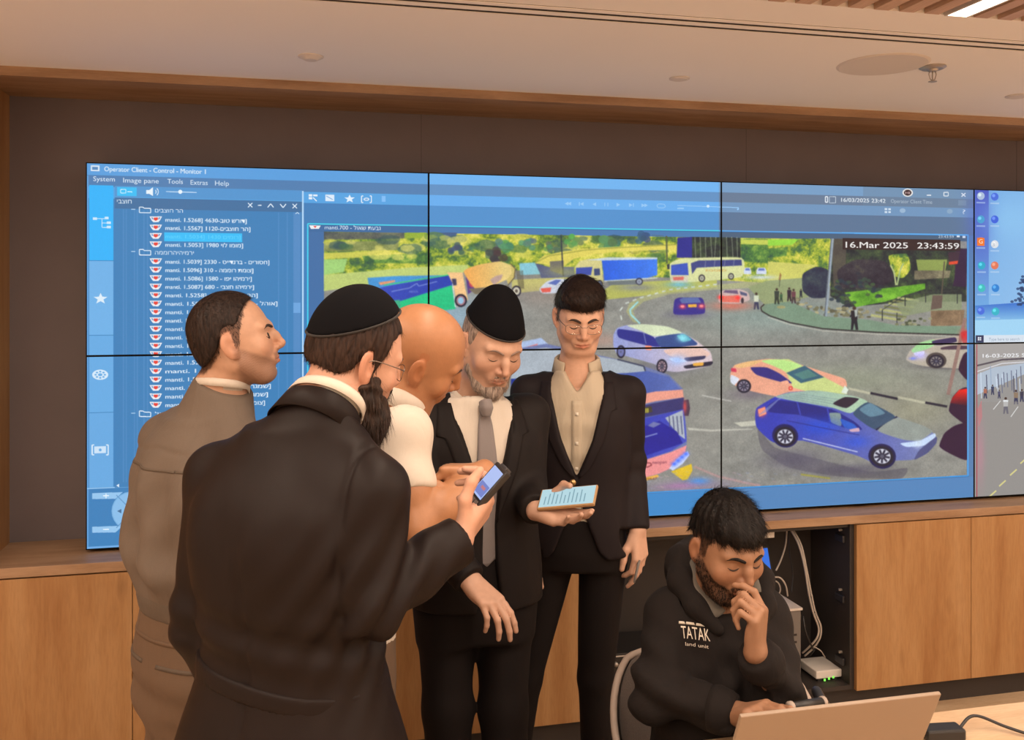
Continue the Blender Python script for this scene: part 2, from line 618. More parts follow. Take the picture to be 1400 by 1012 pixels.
def spoly(pts, col, a=1.0):
    """closed outline rounded through its points"""
    p = [np.array(q, float) for q in pts]
    m = len(p)
    out = []
    for i in range(m):
        p0, p1, p2, p3 = p[i - 1], p[i], p[(i + 1) % m], p[(i + 2) % m]
        for k in range(5):
            t = k / 5
            c = 0.55
            m1, m2 = (p2 - p0) * 0.5 * c, (p3 - p1) * 0.5 * c
            out.append((2 * t ** 3 - 3 * t * t + 1) * p1 + (t ** 3 - 2 * t * t + t) * m1 + (-2 * t ** 3 + 3 * t * t) * p2 + (t ** 3 - t * t) * m2)
    poly(out, col, a)


def soften(sig):
    """camera blur over the picture area"""
    w = cover(T([(443, FT(443)), (1322, FT(1322)), (1322, FB(1322)), (443, FB(443))]), 1)
    r_ = int(3 * sig) + 1
    k = np.exp(-0.5 * (np.arange(-r_, r_ + 1) / sig) ** 2)
    k = (k / k.sum()).astype(np.float32)
    src = CAN[w[1], w[2]]
    t = np.pad(src, ((r_, r_), (0, 0), (0, 0)), 'edge')
    t = sum(k[i] * t[i:i + src.shape[0]] for i in range(2 * r_ + 1))
    t = np.pad(t, ((0, 0), (r_, r_), (0, 0)), 'edge')
    t = sum(k[i] * t[:, i:i + src.shape[1]] for i in range(2 * r_ + 1))
    m = w[0][..., None]
    CAN[w[1], w[2]] = src * (1 - m) + t * m


def blob(x, y, rx, ry, col, a=1.0):
    c = T([(x, y)])[0]
    e = T([(x + rx, y), (x, y + ry)])
    rx, ry = abs(e[0, 0] - c[0]), abs(e[1, 1] - c[1])
    x0, x1 = max(0, int(c[0] - 2.6 * rx)), min(TW, int(c[0] + 2.6 * rx) + 1)
    y0, y1 = max(0, int(c[1] - 2.6 * ry)), min(TH, int(c[1] + 2.6 * ry) + 1)
    if x1 <= x0 or y1 <= y0:
        return
    Y, X = np.mgrid[y0:y1, x0:x1]
    m = np.exp(-(((X - c[0]) / rx) ** 2 + ((Y - c[1]) / ry) ** 2)).astype(np.float32)
    put(m, slice(y0, y1), slice(x0, x1), col, a)


def ellp(x, y, rx, ry, col, a=1.0, rot=0.0, n=26):
    t = np.linspace(0, 2 * math.pi, n, endpoint=False)
    cx, sx = np.cos(t) * rx, np.sin(t) * ry
    poly(np.stack((x + cx * math.cos(rot) - sx * math.sin(rot), y + cx * math.sin(rot) + sx * math.cos(rot)), -1), col, a)


def stroke(pts, w, col, a=1.0):
    pts = [np.array(p, float) for p in pts]
    for p, q in zip(pts[:-1], pts[1:]):
        d = q - p
        L = np.linalg.norm(d)
        if L < 1e-6:
            continue
        n = np.array((-d[1], d[0])) / L * w / 2
        poly([p + n, q + n, q - n, p - n], col, a)


def zm(ox, oy, s):
    return lambda pts: [(ox + x / s, oy + y / s) for x, y in pts]


z2, z3, z4, z5, z6 = zm(400, 230, 4), zm(700, 240, 4), zm(1050, 240, 4), zm(800, 430, 3.747), zm(1050, 450, 4)


def slope_y(x, y, x2):
    """follow a level line of the screen from x, y to column x2"""
    return y + (402.0 - y) / (6058.0 - x) * (x2 - x)


def lv(xa, xb, ya, yb, col, a=1.0, xr=None):
    """screen-level band between columns xa and xb; ya, yb measured at column xr (default xa)"""
    xr = xa if xr is None else xr
    poly([(xa, slope_y(xr, ya, xa)), (xb, slope_y(xr, ya, xb)), (xb, slope_y(xr, yb, xb)), (xa, slope_y(xr, yb, xa))], col, a)


# text drawn through the built-in font
_txt = {}


def glyphs(s):
    if s not in _txt:
        cu = bpy.data.curves.new('t', 'FONT')
        cu.body = s
        cu.resolution_u = 3
        ob = bpy.data.objects.new('t', cu)
        COL.objects.link(ob)
        dg = bpy.context.evaluated_depsgraph_get()
        me = bpy.data.meshes.new_from_object(ob.evaluated_get(dg))
        me.calc_loop_triangles()
        v = np.array([x.co[:2] for x in me.vertices])
        f = np.array([t.vertices[:] for t in me.loop_triangles])
        bpy.data.objects.remove(ob)
        bpy.data.curves.remove(cu)
        bpy.data.meshes.remove(me)
        _txt[s] = (v, f)
    return _txt[s]


def text(s, x0, yb, x1, h, col=(225, 238, 250), a=1.0, bold=0.0):
    v, f = glyphs(s)
    if len(v) == 0:
        return
    w0, w1 = v[:, 0].min(), v[:, 0].max()
    x = x0 + (v[:, 0] - w0) / (w1 - w0) * (x1 - x0)
    y = yb + (402.0 - yb) / (6058.0 - x0) * (x - x0) - v[:, 1] * h / 0.70
    q = T(np.stack((x, y), -1))
    lo, hi = np.floor(q.min(0)).astype(int) - 2, np.ceil(q.max(0)).astype(int) + 3
    acc = np.zeros((hi[1] - lo[1], hi[0] - lo[0]), np.float32)
    for tri in f:
        r = cover(q[tri], 3)
        if r is None:
            continue
        m, sy, sx = r
        acc[sy.start - lo[1]:sy.stop - lo[1], sx.start - lo[0]:sx.stop - lo[0]] += m
    acc = np.clip(acc, 0, 1)
    if bold:
        b = acc.copy()
        b[:, 1:] = np.maximum(b[:, 1:], acc[:, :-1] * bold)
        b[1:, :] = np.maximum(b[1:, :], acc[:-1, :] * bold * 0.6)
        acc = b
    y0, x0_ = max(0, lo[1]), max(0, lo[0])
    y1, x1_ = min(TH, hi[1]), min(TW, hi[0])
    if y1 <= y0 or x1_ <= x0_:
        return
    put(acc[y0 - lo[1]:y1 - lo[1], x0_ - lo[0]:x1_ - lo[0]], slice(y0, y1), slice(x0_, x1_), col, a)


# ---- operator client window: base and bars
WX0, WX1 = 117, 1331
CAN[:, :800] = (62, 130, 188)
CAN[:, 800:1600] = (88, 140, 200)
CAN[:, 1600:2400] = (84, 118, 152)
for xa, xb, ct, cm, cb, cd in ((117, 586, (92, 160, 222), (82, 128, 178), (86, 164, 226), (66, 128, 186)),
                               (586, 983, (112, 180, 240), (98, 146, 196), (104, 174, 238), (82, 146, 206)),
                               (983, 1331, (118, 158, 198), (104, 124, 150), (112, 150, 190), (92, 118, 150))):
    xr = 400
    lv(xa, xb, 230, 247, ct, 1, xr)
    lv(xa, xb, 247, 262, cm, 1, xr)
    lv(xa, xb, 262, 277, cb, 1, xr)
    lv(xa, xb, 277, 306, cd, 1, xr)
lv(1180, 1331, 230, 262, (108, 134, 160), 0.5, 400)
# left strip of tabs
tabx = (122, 155)
for k, (ya, yb, c) in enumerate(((253, 356, (52, 180, 250)), (357, 458, (112, 178, 232)), (459, 564, (104, 172, 228)), (565, 667, (104, 170, 226)))):
    lv(tabx[0], tabx[1], ya, yb, c)
lv(117, 121, 240, 752, (100, 162, 220))
lv(117, 586, 667.5, 669, (150, 200, 240))
lv(117, 586, 748, 752, (110, 170, 226), 1, 117)
# tree column
lv(157, 413, 254, 269, (84, 150, 208), 1, 157)
lv(157, 413, 270, 285, (68, 114, 160), 1, 157)
lv(157, 413, 285, 667, (64, 130, 186), 1, 157)
for xg in (168, 172, 183, 187, 196, 201, 380, 392):
    lv(xg, xg + 1.6, 286, 660, (92, 148, 202), 0.45, 157)
lv(160, 187, 255.5, 267.5, (60, 190, 245), 1, 157)
stroke([(165, 259), (165, 264), (172, 264), (172, 259), (165, 259)], 1, (200, 240, 255))
stroke([(174, 262), (181, 262.5)], 1.2, (200, 240, 255))
lv(401, 411, 286, 667, (84, 140, 196), 1, 157)
lv(401, 411, 414, 428, (110, 166, 222), 1, 400)
poly([(400, 257), (400, 262), (404, 262), (409, 267), (409, 252), (404, 257)], (240, 246, 250), 0)
# loudspeaker and slider
poly([(200, 260), (204, 260), (209, 256), (209, 268), (204, 265), (200, 265)], (232, 242, 250))
for rr in (3.5, 6.5):
    stroke([(210 + rr * math.cos(t), 262.3 + rr * math.sin(t)) for t in np.linspace(-0.8, 0.8, 7)], 1.1, (225, 238, 250))
stroke([(227, 262), (269, 263.2)], 1.3, (180, 212, 240))
ellp(246.5, 262.3, 2.8, 2.8, (230, 242, 250))
text('System', 127.5, 247.5, 157, 6.5)
text('Image pane', 168.5, 249.5, 217, 6.5)
text('Tools', 229, 251, 250, 6.5)
text('Extras', 260.5, 252.5, 284, 6.5)
text('Help', 294, 253.5, 313, 6.5)
lv(124, 136, 226, 234, (215, 230, 244), 1, 124)
lv(126, 134, 228, 232, (90, 140, 190), 1, 124)
text('Operator Client - Control - Monitor 1', 142.5, 234, 281, 6.5, bold=0.6)
text('יבצוח', 160, 278, 180, 6)
for x, g in ((342, 'x'), (355, '-'), (370, '^'), (387, 'v'), (403, 'x')):
    y = 280.5 + (x - 342) * 0.022
    if g == 'x':
        stroke([(x - 3, y - 3), (x + 3, y + 3)], 1.2, (225, 238, 250))
        stroke([(x - 3, y + 3), (x + 3, y - 3)], 1.2, (225, 238, 250))
    elif g == '-':
        stroke([(x - 2.5, y), (x + 2.5, y)], 1.3, (225, 238, 250))
    else:
        d = 2.5 if g == '^' else -2.5
        stroke([(x - 4, y + d), (x, y - d), (x + 4, y + d)], 1.3, (225, 238, 250))
stroke([(404, 292.5), (406.5, 290.5), (409, 292.5)], 1, (200, 225, 245))


def folder(y, name, x1, minus=True, x0=212):
    stroke([(179.5, y - 1), (185, y - 1)], 1.2, (170, 206, 236))
    stroke([(190.5, y + 3.5), (190.5, y - 4), (195.5, y - 4), (197, y - 2.5), (206, y - 2.2), (206, y + 3.8), (190.5, y + 3.5)], 1.2, (225, 238, 250))
    text(name, x0, y + 3, x1, 5.5)


def cam_row(y, s, x1, x0=226.0, hl=False):
    poly([(204.5, y - 4), (221.5, y - 4), (219, y + 1), (216.5, y + 3.8), (209.5, y + 3.8), (207, y + 1)], (236, 238, 242))
    poly([(206.5, y - 2.8), (209, y - 2.8), (210, y), (208, y)], (120, 160, 205))
    poly([(217, y - 2.8), (219.5, y - 2.8), (218, y), (216, y)], (120, 160, 205))
    poly([(210, y - 2.6), (216, y - 2.6), (216, y + 0.4), (213, y + 2.2), (210, y + 0.4)], (232, 70, 60))
    if hl:
        lv(224.5, 331, y - 5, y + 7, (56, 190, 248))
        text(s, x0, y + 3, x1, 5.2, (96, 212, 255))
    else:
        text(s, x0, y + 3, x1, 5.4, (232, 242, 252), bold=0.6)


folder(287.3, 'םיבצוח רה', 250)
cam_row(300, 'manti. 1.5268] 4630-בוט שרוד]', 337)
cam_row(311.2, 'manti. 1.5567] 1120-םיבצוח רה]', 342)
cam_row(322.8, 'manti. 1.5034] 1430 םימור]', 329, hl=True)
cam_row(334.2, 'manti. 1.5053] 1980 יול ומומ]', 332)
folder(345, 'הממורהיהימרי', 265)
rows = [('manti. 1.5039] 2330 - סיידנרב - םירוסח]', 368), ('manti. 1.5096] 310 - הממור תמוצ]', 346),
        ('manti. 1.5086] 1580 - ופי והימרי]', 344), ('manti. 1.5087] 680 - יבצח והימרי]', 347),
        ('manti. 1.5258] 4800 - יאניס רה]', 352), ('manti. 1.5820] 2240 - לארשי - להוא]', 379),
        ('manti. 1.5264] 1180 - רוניכ]', 340), ('manti. 1.5335] 2100 - תיב ינב]', 344),
        ('manti. 1.5858] 920 - רנש]', 336), ('manti. 1.5313] 1440 - ןורמש]', 340), ('manti. 1.5811] 760 - םיקסע]', 345),
        ('manti. 1.5267] 1250 - ןומא]', 338), ('manti. 1.5256] 3020 - תונוי]', 341), ('manti. 1.5271] 1870 - ןורא]', 378),
        ('manti. 1.5218] 2250 - רכב רבוע]', 366), ('manti. 1.5102] 880 - לבח רגמש]', 370), ('manti. 1.5133] 460 - תיב רגמש]', 366),
        ('manti. 1.5141] 1730 - עומש תמוצ]', 362)]
for i, (s, x1) in enumerate(rows):
    cam_row(357.3 + 11.55 * i, s, x1)
folder(566, 'לארשי', 240)
for i in range(7):
    cam_row(578 + 11.8 * i, 'manti. 1.54%d2] %d40 - תמוצ]' % (i + 2, 3 + i), 330 + 6 * (i % 3))
# icons on the tabs
for x, y in ((127, 299), (143, 298), (146, 304.5), (146, 310.5)):
    lv(x, x + 5.5, y - 1.8, y + 1.8, (206, 232, 250))
stroke([(131, 299), (143, 299)], 1, (206, 232, 250))
stroke([(139.5, 299), (139.5, 311)], 1, (206, 232, 250))
stroke([(139.5, 305), (146, 305)], 1, (206, 232, 250))
stroke([(139.5, 311), (146, 311)], 1, (206, 232, 250))


def star(x, y, r, col, hollow=False):
    t = [(x + (r if k % 2 == 0 else r * 0.42) * math.sin(k * math.pi / 5) * 1.25, y - (r if k % 2 == 0 else r * 0.42) * math.cos(k * math.pi / 5)) for k in range(10)]
    poly(t, col)


star(137.5, 408.5, 8, (222, 238, 250))
ellp(137, 512.5, 11, 7, (215, 234, 250))
ellp(137, 512.5, 3, 2, (104, 172, 228))
for k in range(8):
    a_ = k * math.pi / 4
    ellp(137 + 6.3 * math.cos(a_), 512.5 + 4.2 * math.sin(a_), 1.6, 1.2, (104, 172, 228))
for sg in (-1, 1):
    stroke([(137 + sg * 8, 608.5), (137 + sg * 11, 608.5), (137 + sg * 11, 622), (137 + sg * 8, 622)], 1.6, (215, 234, 250))
lv(129, 145, 610.5, 620, (205, 228, 248))
ellp(137, 615.3, 2, 2, (104, 172, 228))
# pan-tilt pad
for ya, g in ((674.5, '+'), (720.5, '-')):
    poly([(126, ya), (168, ya - 1.6), (158, ya + 7.6), (126, ya + 8)], (150, 198, 238))
    stroke([(141, ya + 3.5), (149, ya + 3.4)], 1.4, (235, 246, 255))
    if g == '+':
        stroke([(145, ya + 0.5), (145, ya + 7)], 1.4, (235, 246, 255))
ellp(181, 699, 28.5, 27, (126, 182, 228))
ellp(181, 699, 27, 25.5, (138, 190, 234))
poly([(160, 699), (166, 696), (166, 702)], (70, 110, 150))
stroke([(159, 677), (174, 692)], 1.2, (96, 150, 200))
stroke([(159, 722), (174, 706)], 1.2, (96, 150, 200))
poly([(159, 664), (163, 661.5), (163, 666.5)], (225, 238, 250))
# divider and picture tool bar
lv(413, 415.2, 261, 752, (176, 214, 246), 1, 413)
lv(421.5, 428, 268, 276, (0, 0, 0), 0)
for (x, y) in ((422, 267), (422, 271)):
    lv(x, x + 5, y - 1.5, y + 1.5, (230, 240, 250))
lv(428, 434, 266, 268.5, (230, 240, 250))
stroke([(428, 270), (433, 275)], 1.3, (230, 240, 250))
lv(445, 457, 266, 275, (222, 236, 250))
stroke([(446, 268), (455, 273)], 1, (110, 165, 220))
star(478, 272, 6, (226, 240, 252))
for sg in (-1, 1):
    stroke([(501 + sg * 4.5, 268), (501 + sg * 6.7, 268), (501 + sg * 6.7, 277), (501 + sg * 4.5, 277)], 1.2, (225, 238, 250))
ellp(501, 272.5, 4, 2.2, (215, 232, 248))
ellp(501, 272.5, 2.2, 1.1, (110, 165, 220))
lv(522, 527, 268, 276, (130, 190, 245), 1, 522)
pc = (150, 200, 245)
for x, s in ((779, '<<'), (796, '|<'), (813, '<'), (829, '||'), (845, '>'), (862, '>|'), (879, '>>'), (904, 'o')):
    y = slope_y(779, 278.5, x)
    if s == '||':
        stroke([(x - 2, y - 2.5), (x - 2, y + 2.5)], 1, pc)
        stroke([(x + 2, y - 2.5), (x + 2, y + 2.5)], 1, pc)
    elif s == 'o':
        stroke([(x - 6, y), (x - 4, y - 2.5), (x + 4, y - 2.2), (x + 6, y + 1), (x + 3, y + 3), (x - 4, y + 2.8), (x - 6, y)], 1, pc)
    else:
        d = -1 if '<' in s else 1
        poly([(x + 3 * d, y), (x - 2 * d, y - 2.6), (x - 2 * d, y + 2.6)], pc)
        if len(s) == 2:
            poly([(x + 7 * d, y), (x + 2 * d, y - 2.6), (x + 2 * d, y + 2.6)], pc) if '|' not in s else stroke([(x + 4 * d, y - 2.6), (x + 4 * d, y + 2.6)], 1.1, pc)
stroke([(926, 281), (1010, 284)], 1, pc)
ellp(968, 282, 2, 2, (200, 228, 250))
stroke([(926, 285), (935, 285)], 2, pc)
stroke([(1008, 287), (1010, 285)], 2, pc)
# right end of the bars
ellp(1241, 263.5, 7.2, 5.6, (226, 226, 226))
ellp(1241, 263.5, 5.2, 4.1, (60, 40, 44))
text('HI', 1238, 265.2, 1244, 3.2, (235, 200, 200))
stroke([(1267, 267), (1273, 267)], 1.6, (220, 228, 236))
stroke([(1290.5, 263), (1296.5, 263), (1296.5, 268), (1290.5, 268), (1290.5, 263)], 1.2, (220, 228, 236))
for sg in (-1, 1):
    stroke([(1314.5, 266.5 - sg * 2.4), (1320, 266.5 + sg * 2.4)], 1.4, (225, 232, 240))
stroke([(1128.5, 269), (1131.5, 269), (1131.5, 276.5), (1128.5, 276.5), (1128.5, 269)], 1.4, (225, 232, 240))
stroke([(1134, 269), (1142.5, 269), (1142.5, 277.5), (1134, 277.5), (1134, 269)], 0.8, (190, 205, 220))
text('16/03/2025 23:42', 1150, 275.8, 1210.5, 5.4, (222, 230, 238), bold=0.8)
text('Operator Client Time', 1218, 277.3, 1274.5, 5, (176, 192, 208))
lv(1310, 1321, 273.5, 281, (120, 144, 168), 1, 1310)
for dx in (0, 5):
    for dy in (0, 4):
        lv(1209.5 + dx, 1213 + dx, 284.7 + dy, 287.3 + dy, (205, 222, 238))
ellp(1234, 288, 4, 3.2, (170, 196, 220), 0.7)
ellp(1298.5, 289, 4, 3.2, (150, 176, 200), 0.7)
text('?', 1316, 292.5, 1320, 6, (225, 235, 245))

# ---- camera picture
C_BAND = (78, 108, 146)
poly([(420, slope_y(420, 306.5, 420)), (1326, slope_y(420, 306.5, 1326)), (1326, slope_y(983, 680, 1326)), (420, slope_y(983, 680, 420))], (62, 108, 160))
lv(586, 983, 308, 317, (74, 122, 176), 1, 430)
lv(983, 1326, 308, 317, (74, 98, 124), 1, 430)
lv(420, 443, 317, 740, (66, 112, 166), 1, 430)
poly([(422.5, 308), (438.5, 308.5), (436, 313), (425, 313)], (236, 238, 242))
poly([(428, 308.8), (433, 309), (431, 312)], (232, 80, 70))
text('manti.700 - לואש תעבג', 444, 313.5, 520.5, 5.4)
text('23:43:59', 1283, 325.2, 1304, 3.6, (200, 212, 226))
lv(1308, 1312, 321.5, 324.5, (220, 230, 240))
lv(1316, 1320, 322.5, 325.5, (220, 230, 240))
FT = lambda x: slope_y(443, 316.5, x)
FB = lambda x: slope_y(983, 668.5, x)
ROAD = [(0.0, (128, 128, 122)), (0.5, (142, 142, 136)), (1.0, (156, 154, 146))]
GRN = [(0.15, (52, 84, 84)), (0.36, (80, 120, 64)), (0.5, (160, 178, 58)), (0.64, (212, 206, 84)), (0.85, (232, 220, 120))]
GRN2 = [(0.2, (46, 78, 76)), (0.45, (72, 120, 62)), (0.62, (120, 160, 70)), (0.85, (200, 204, 90))]
DRK = [(0.15, (26, 32, 42)), (0.45, (44, 52, 54)), (0.65, (62, 78, 56)), (0.85, (88, 104, 66))]
poly([(443, FT(443)), (1322, FT(1322)), (1322, FB(1322)), (443, FB(443))], ROAD)
# hillside with terraces and trees
poly([(443, FT(443)), (1140, FT(1140)), (1140, 392), (1000, 384), (760, 372), (620, 366), (443, 398)], GRN)
poly([(443, 317), (556, 318), (556, 326), (443, 328)], [(0.2, (70, 78, 88)), (0.7, (118, 122, 96))])
poly([(553, 318), (583, 318), (583, 326), (553, 326)], (150, 176, 60))
poly([(586, 318), (625, 318), (622, 328), (586, 328)], (70, 96, 136))
poly([(443, 331), (545, 329), (545, 342), (443, 344)], [(0.2, (112, 126, 70)), (0.8, (168, 172, 108))])
poly([(443, 346), (520, 343), (500, 352), (443, 354)], (206, 204, 88))
poly([(443, 355), (475, 354), (470, 372), (443, 376)], (160, 206, 120))
poly([(495, 350), (590, 346), (585, 360), (500, 360)], GRN2)
poly([(443, 376), (560, 366), (640, 362), (640, 372), (443, 398)], (190, 206, 120))
for k in range(46):
    x = random.uniform(450, 990)
    y = random.uniform(FT(x) + 3, 352)
    r_ = random.uniform(3, 9)
    c = random.choice([(58, 96, 96), (70, 112, 72), (96, 136, 66), (48, 80, 88), (206, 204, 92), (226, 216, 110)])
    t = np.linspace(0, 2 * math.pi, 13)[:-1]
    poly([(x + r_ * 1.7 * (1 + 0.3 * random.random()) * math.cos(a_), y + r_ * 0.75 * (1 + 0.4 * random.random()) * math.sin(a_)) for a_ in t], c, 0.6)
for x, y, r_, c in ((625, 340, 9, (60, 92, 104)), (645, 340, 5, (80, 124, 84)), (690, 336, 11, (78, 128, 106)), (676, 350, 12, (66, 62, 66)), (722, 333, 9, (84, 130, 110)),
                    (787, 330, 9, (96, 150, 80)), (835, 332, 14, (84, 138, 90)), (752, 338, 8, (88, 130, 80)), (880, 326, 10, (60, 90, 110))):
    for _ in range(9):
        ellp(x + random.gauss(0, r_ * 0.6), y + random.gauss(0, r_ * 0.35), r_ * 0.5, r_ * 0.42, tuple(v * random.uniform(0.8, 1.2) for v in c), 0.8)
for k in range(26):
    x = random.uniform(600, 920)
    y = random.uniform(320, 348)
    stroke([(x, y), (x + random.uniform(8, 22), y + random.uniform(-1, 3))], 0.9, (96, 96, 50), 0.5)
# curved flyover and retaining wall
poly(z3([(125, 480), (170, 440), (280, 415), (420, 400), (560, 390), (900, 375), (900, 405), (600, 415), (440, 432), (340, 455), (280, 500)]), (222, 208, 96))
stroke(z3([(125, 478), (200, 440), (400, 408), (560, 396), (900, 378)]), 1.4, (160, 160, 70))
poly(z3([(128, 480), (200, 500), (340, 500), (345, 560), (160, 560)]), (84, 92, 132))
poly(z3([(208, 470), (282, 465), (282, 545), (208, 520)]), (112, 110, 104))
poly(z3([(40, 480), (125, 476), (155, 540), (45, 545)]), (136, 200, 216))
stroke(z3([(268, 325), (280, 550)]), 1.6, (48, 54, 70))
stroke(z3([(845, 330), (848, 480)]), 2.2, (88, 96, 70))
poly(z3([(0, 570), (340, 555), (340, 610), (60, 640), (0, 640)]), (196, 190, 116))
poly(z3([(560, 590), (1120, 560), (1120, 610), (700, 660), (500, 680), (480, 640)]), (196, 200, 84), 0.75)
blob(775, 372, 30, 8, (206, 206, 90), 0.4)
# trees behind the coach
poly(z3([(905, 340), (985, 335), (990, 450), (900, 450)]), (44, 48, 140))
poly(z3([(985, 335), (1250, 340), (1250, 450), (985, 450)]), DRK)
for k in range(9):
    x = 950 + k * 7.2
    stroke([(x, 324), (x + random.uniform(-2, 2), 352)], 0.9, (170, 180, 150), 0.7)
poly(z3([(1250, 345), (1400, 348), (1400, 480), (1260, 470)]), GRN2)
poly(z3([(1252, 350), (1400, 352), (1400, 380), (1252, 375)]), (196, 206, 90))
# road curve with kerb of the middle island
poly(z3([(640, 700), (700, 665), (900, 620), (1250, 585), (1400, 570), (1400, 610), (1100, 625), (860, 650), (720, 690), (660, 740), (690, 810), (660, 800), (625, 745)]), (188, 190, 120), 0.55)
kerb = [(700 + x / 4, 240 + y / 4) for x, y in ((600, 790), (590, 740), (620, 700), (700, 670), (860, 625), (1120, 595))]
for i in range(len(kerb) - 1):
    p0, p1 = np.array(kerb[i]), np.array(kerb[i + 1])
    n = max(2, int(np.linalg.norm(p1 - p0) / 5))
    for j in range(n):
        if j % 2 == 0:
            stroke([p0 + (p1 - p0) * j / n, p0 + (p1 - p0) * (j + 1) / n], 1.8, (206, 214, 206))
stroke(z3([(700, 810), (650, 760), (645, 735), (690, 690)]), 2.2, (156, 220, 226))
# road tints
blob(620, 430, 60, 26, (140, 190, 226), 0.5)
blob(740, 405, 40, 14, (150, 130, 120), 0.4)
blob(815, 465, 40, 10, (214, 150, 130), 0.4)
blob(1060, 430, 110, 26, (138, 164, 158), 0.6)
blob(1150, 520, 110, 22, (148, 156, 128), 0.55)
blob(1250, 560, 60, 30, (156, 154, 126), 0.6)
blob(960, 590, 40, 60, (150, 148, 140), 0.5)
blob(940, 665, 60, 10, (150, 130, 170), 0.6)
# right-hand bank: trees, hedge, steps, stones
poly(z4([(0, 345), (340, 345), (330, 560), (200, 480), (0, 470)]), GRN)
poly(z4([(0, 350), (170, 348), (130, 380), (0, 385)]), (150, 214, 70))
poly(z4([(0, 400), (110, 390), (100, 440), (0, 450)]), GRN2)
poly(z4([(0, 470), (280, 490), (200, 520), (190, 560), (0, 580)]), (206, 204, 106))
poly(z4([(-110, 610), (0, 575), (190, 560), (240, 660), (120, 690), (-20, 706)]), (150, 162, 118))
poly(z4([(345, 345), (1080, 400), (1085, 690), (800, 690), (660, 700), (440, 720), (340, 660)]), DRK)
poly(z4([(345, 345), (430, 345), (420, 620), (360, 620)]), (88, 80, 74), 0.8)
spoly(z4([(190, 540), (260, 500), (330, 520), (330, 660), (240, 670), (190, 630)]), [(0.2, (34, 38, 66)), (0.6, (52, 62, 78)), (0.9, (84, 100, 86))])
spoly(z4([(380, 520), (480, 460), (640, 470), (690, 560), (640, 600), (520, 620), (400, 610)]), [(0.2, (36, 32, 48)), (0.6, (62, 58, 66)), (0.9, (92, 96, 66))])
spoly(z4([(660, 440), (760, 430), (780, 510), (740, 560), (690, 545)]), GRN)
stroke(z4([(700, 600), (690, 530), (670, 490)]), 2, (190, 200, 140))
stroke(z4([(706, 600), (722, 520), (740, 480)]), 2, (170, 190, 130))
poly(z4([(810, 460), (980, 460), (970, 520), (820, 520)]), (140, 156, 84))
poly(z4([(800, 520), (1000, 520), (990, 560), (800, 570)]), [(0.2, (98, 92, 78)), (0.8, (150, 144, 112))])
poly(z4([(420, 640), (700, 610), (860, 590), (860, 620), (640, 690), (480, 720)]), [(0.2, (70, 130, 40)), (0.8, (128, 190, 60))])
for x, y, r_ in ((480, 580, 60), (560, 600, 70), (590, 640, 60), (380, 650, 50), (420, 690, 50), (390, 600, 40)):
    for _ in range(12):
        px_, py_ = z4([(x + random.gauss(0, r_ * 0.45), y + random.gauss(0, r_ * 0.3))])[0]
        ellp(px_, py_, 3.4, 2.2, random.choice([(40, 56, 70), (54, 76, 66), (70, 96, 60), (44, 50, 62)]), 0.85)
# steps and rail
for k in range(7):
    poly(z4([(560 + k * 24, 770 - k * 16), (740 + k * 14, 800 - k * 18), (746 + k * 14, 788 - k * 18), (566 + k * 24, 758 - k * 16)]), (176, 178, 120) if k % 2 == 0 else (120, 124, 84))
poly(z4([(700, 700), (900, 650), (1060, 650), (1060, 740), (900, 740), (740, 770)]), (140, 152, 116), 0.8)
for x, y in ((625, 735), (705, 750), (750, 655), (862, 635), (920, 590), (1035, 640)):
    stroke(z4([(x, y), (x, y + 60)]), 1.2, (46, 50, 56))
stroke(z4([(625, 735), (750, 655), (862, 640), (1040, 630)]), 1.0, (60, 66, 66))
poly(z4([(900, 655), (955, 655), (950, 725), (890, 735)]), (104, 88, 80))
poly(z4([(890, 740), (1075, 735), (1065, 820), (890, 825)]), [(0.2, (112, 92, 72)), (0.8, (152, 126, 98))])
for k in range(46):
    x, y = random.uniform(150, 560), 0
    y = np.interp(x, [150, 300, 440, 560], [690, 740, 750, 760]) + random.uniform(-22, 22)
    px_, py_ = z4([(x, y)])[0]
    ellp(px_, py_, random.uniform(2, 4.4), random.uniform(1.2, 2.6), random.choice([(150, 144, 112), (176, 168, 130), (96, 94, 76), (120, 118, 92)]))
for k in range(22):
    px_, py_ = z4([(random.uniform(700, 890), random.uniform(780, 822))])[0]
    ellp(px_, py_, 2.6, 1.6, random.choice([(120, 124, 92), (76, 84, 64), (150, 150, 118)]))
# pavement and its kerb
poly(z4([(-20, 704), (120, 690), (300, 770), (560, 790), (700, 820), (1085, 825), (1080, 870), (600, 862), (300, 840), (120, 800), (10, 768), (-34, 742), (-40, 722)]), (122, 148, 126))
stroke(z4([(-20, 704), (-40, 722), (-34, 742), (10, 768), (120, 805), (300, 838), (600, 858), (1085, 872)]), 1.6, (44, 40, 42))
stroke(z4([(0, 775), (120, 815), (300, 850), (600, 868), (1085, 882)]), 1.0, (206, 200, 186), 0.8)
stroke(z4([(352, 345), (315, 770)]), 4.2, (150, 164, 176))
stroke(z4([(346, 345), (310, 770)]), 1.4, (96, 104, 112))
# dark building side and signal head on the far right
poly(z4([(1030, 400), (1090, 400), (1085, 610), (1010, 605), (1020, 560)]), (52, 34, 64))
poly(z4([(985, 420), (1050, 415), (1040, 480), (990, 490)]), (64, 46, 60))
poly(z4([(990, 472), (1040, 466), (1036, 484), (990, 488)]), (222, 76, 52))
stroke(z4([(965, 470), (950, 650)]), 1.8, (90, 82, 70))
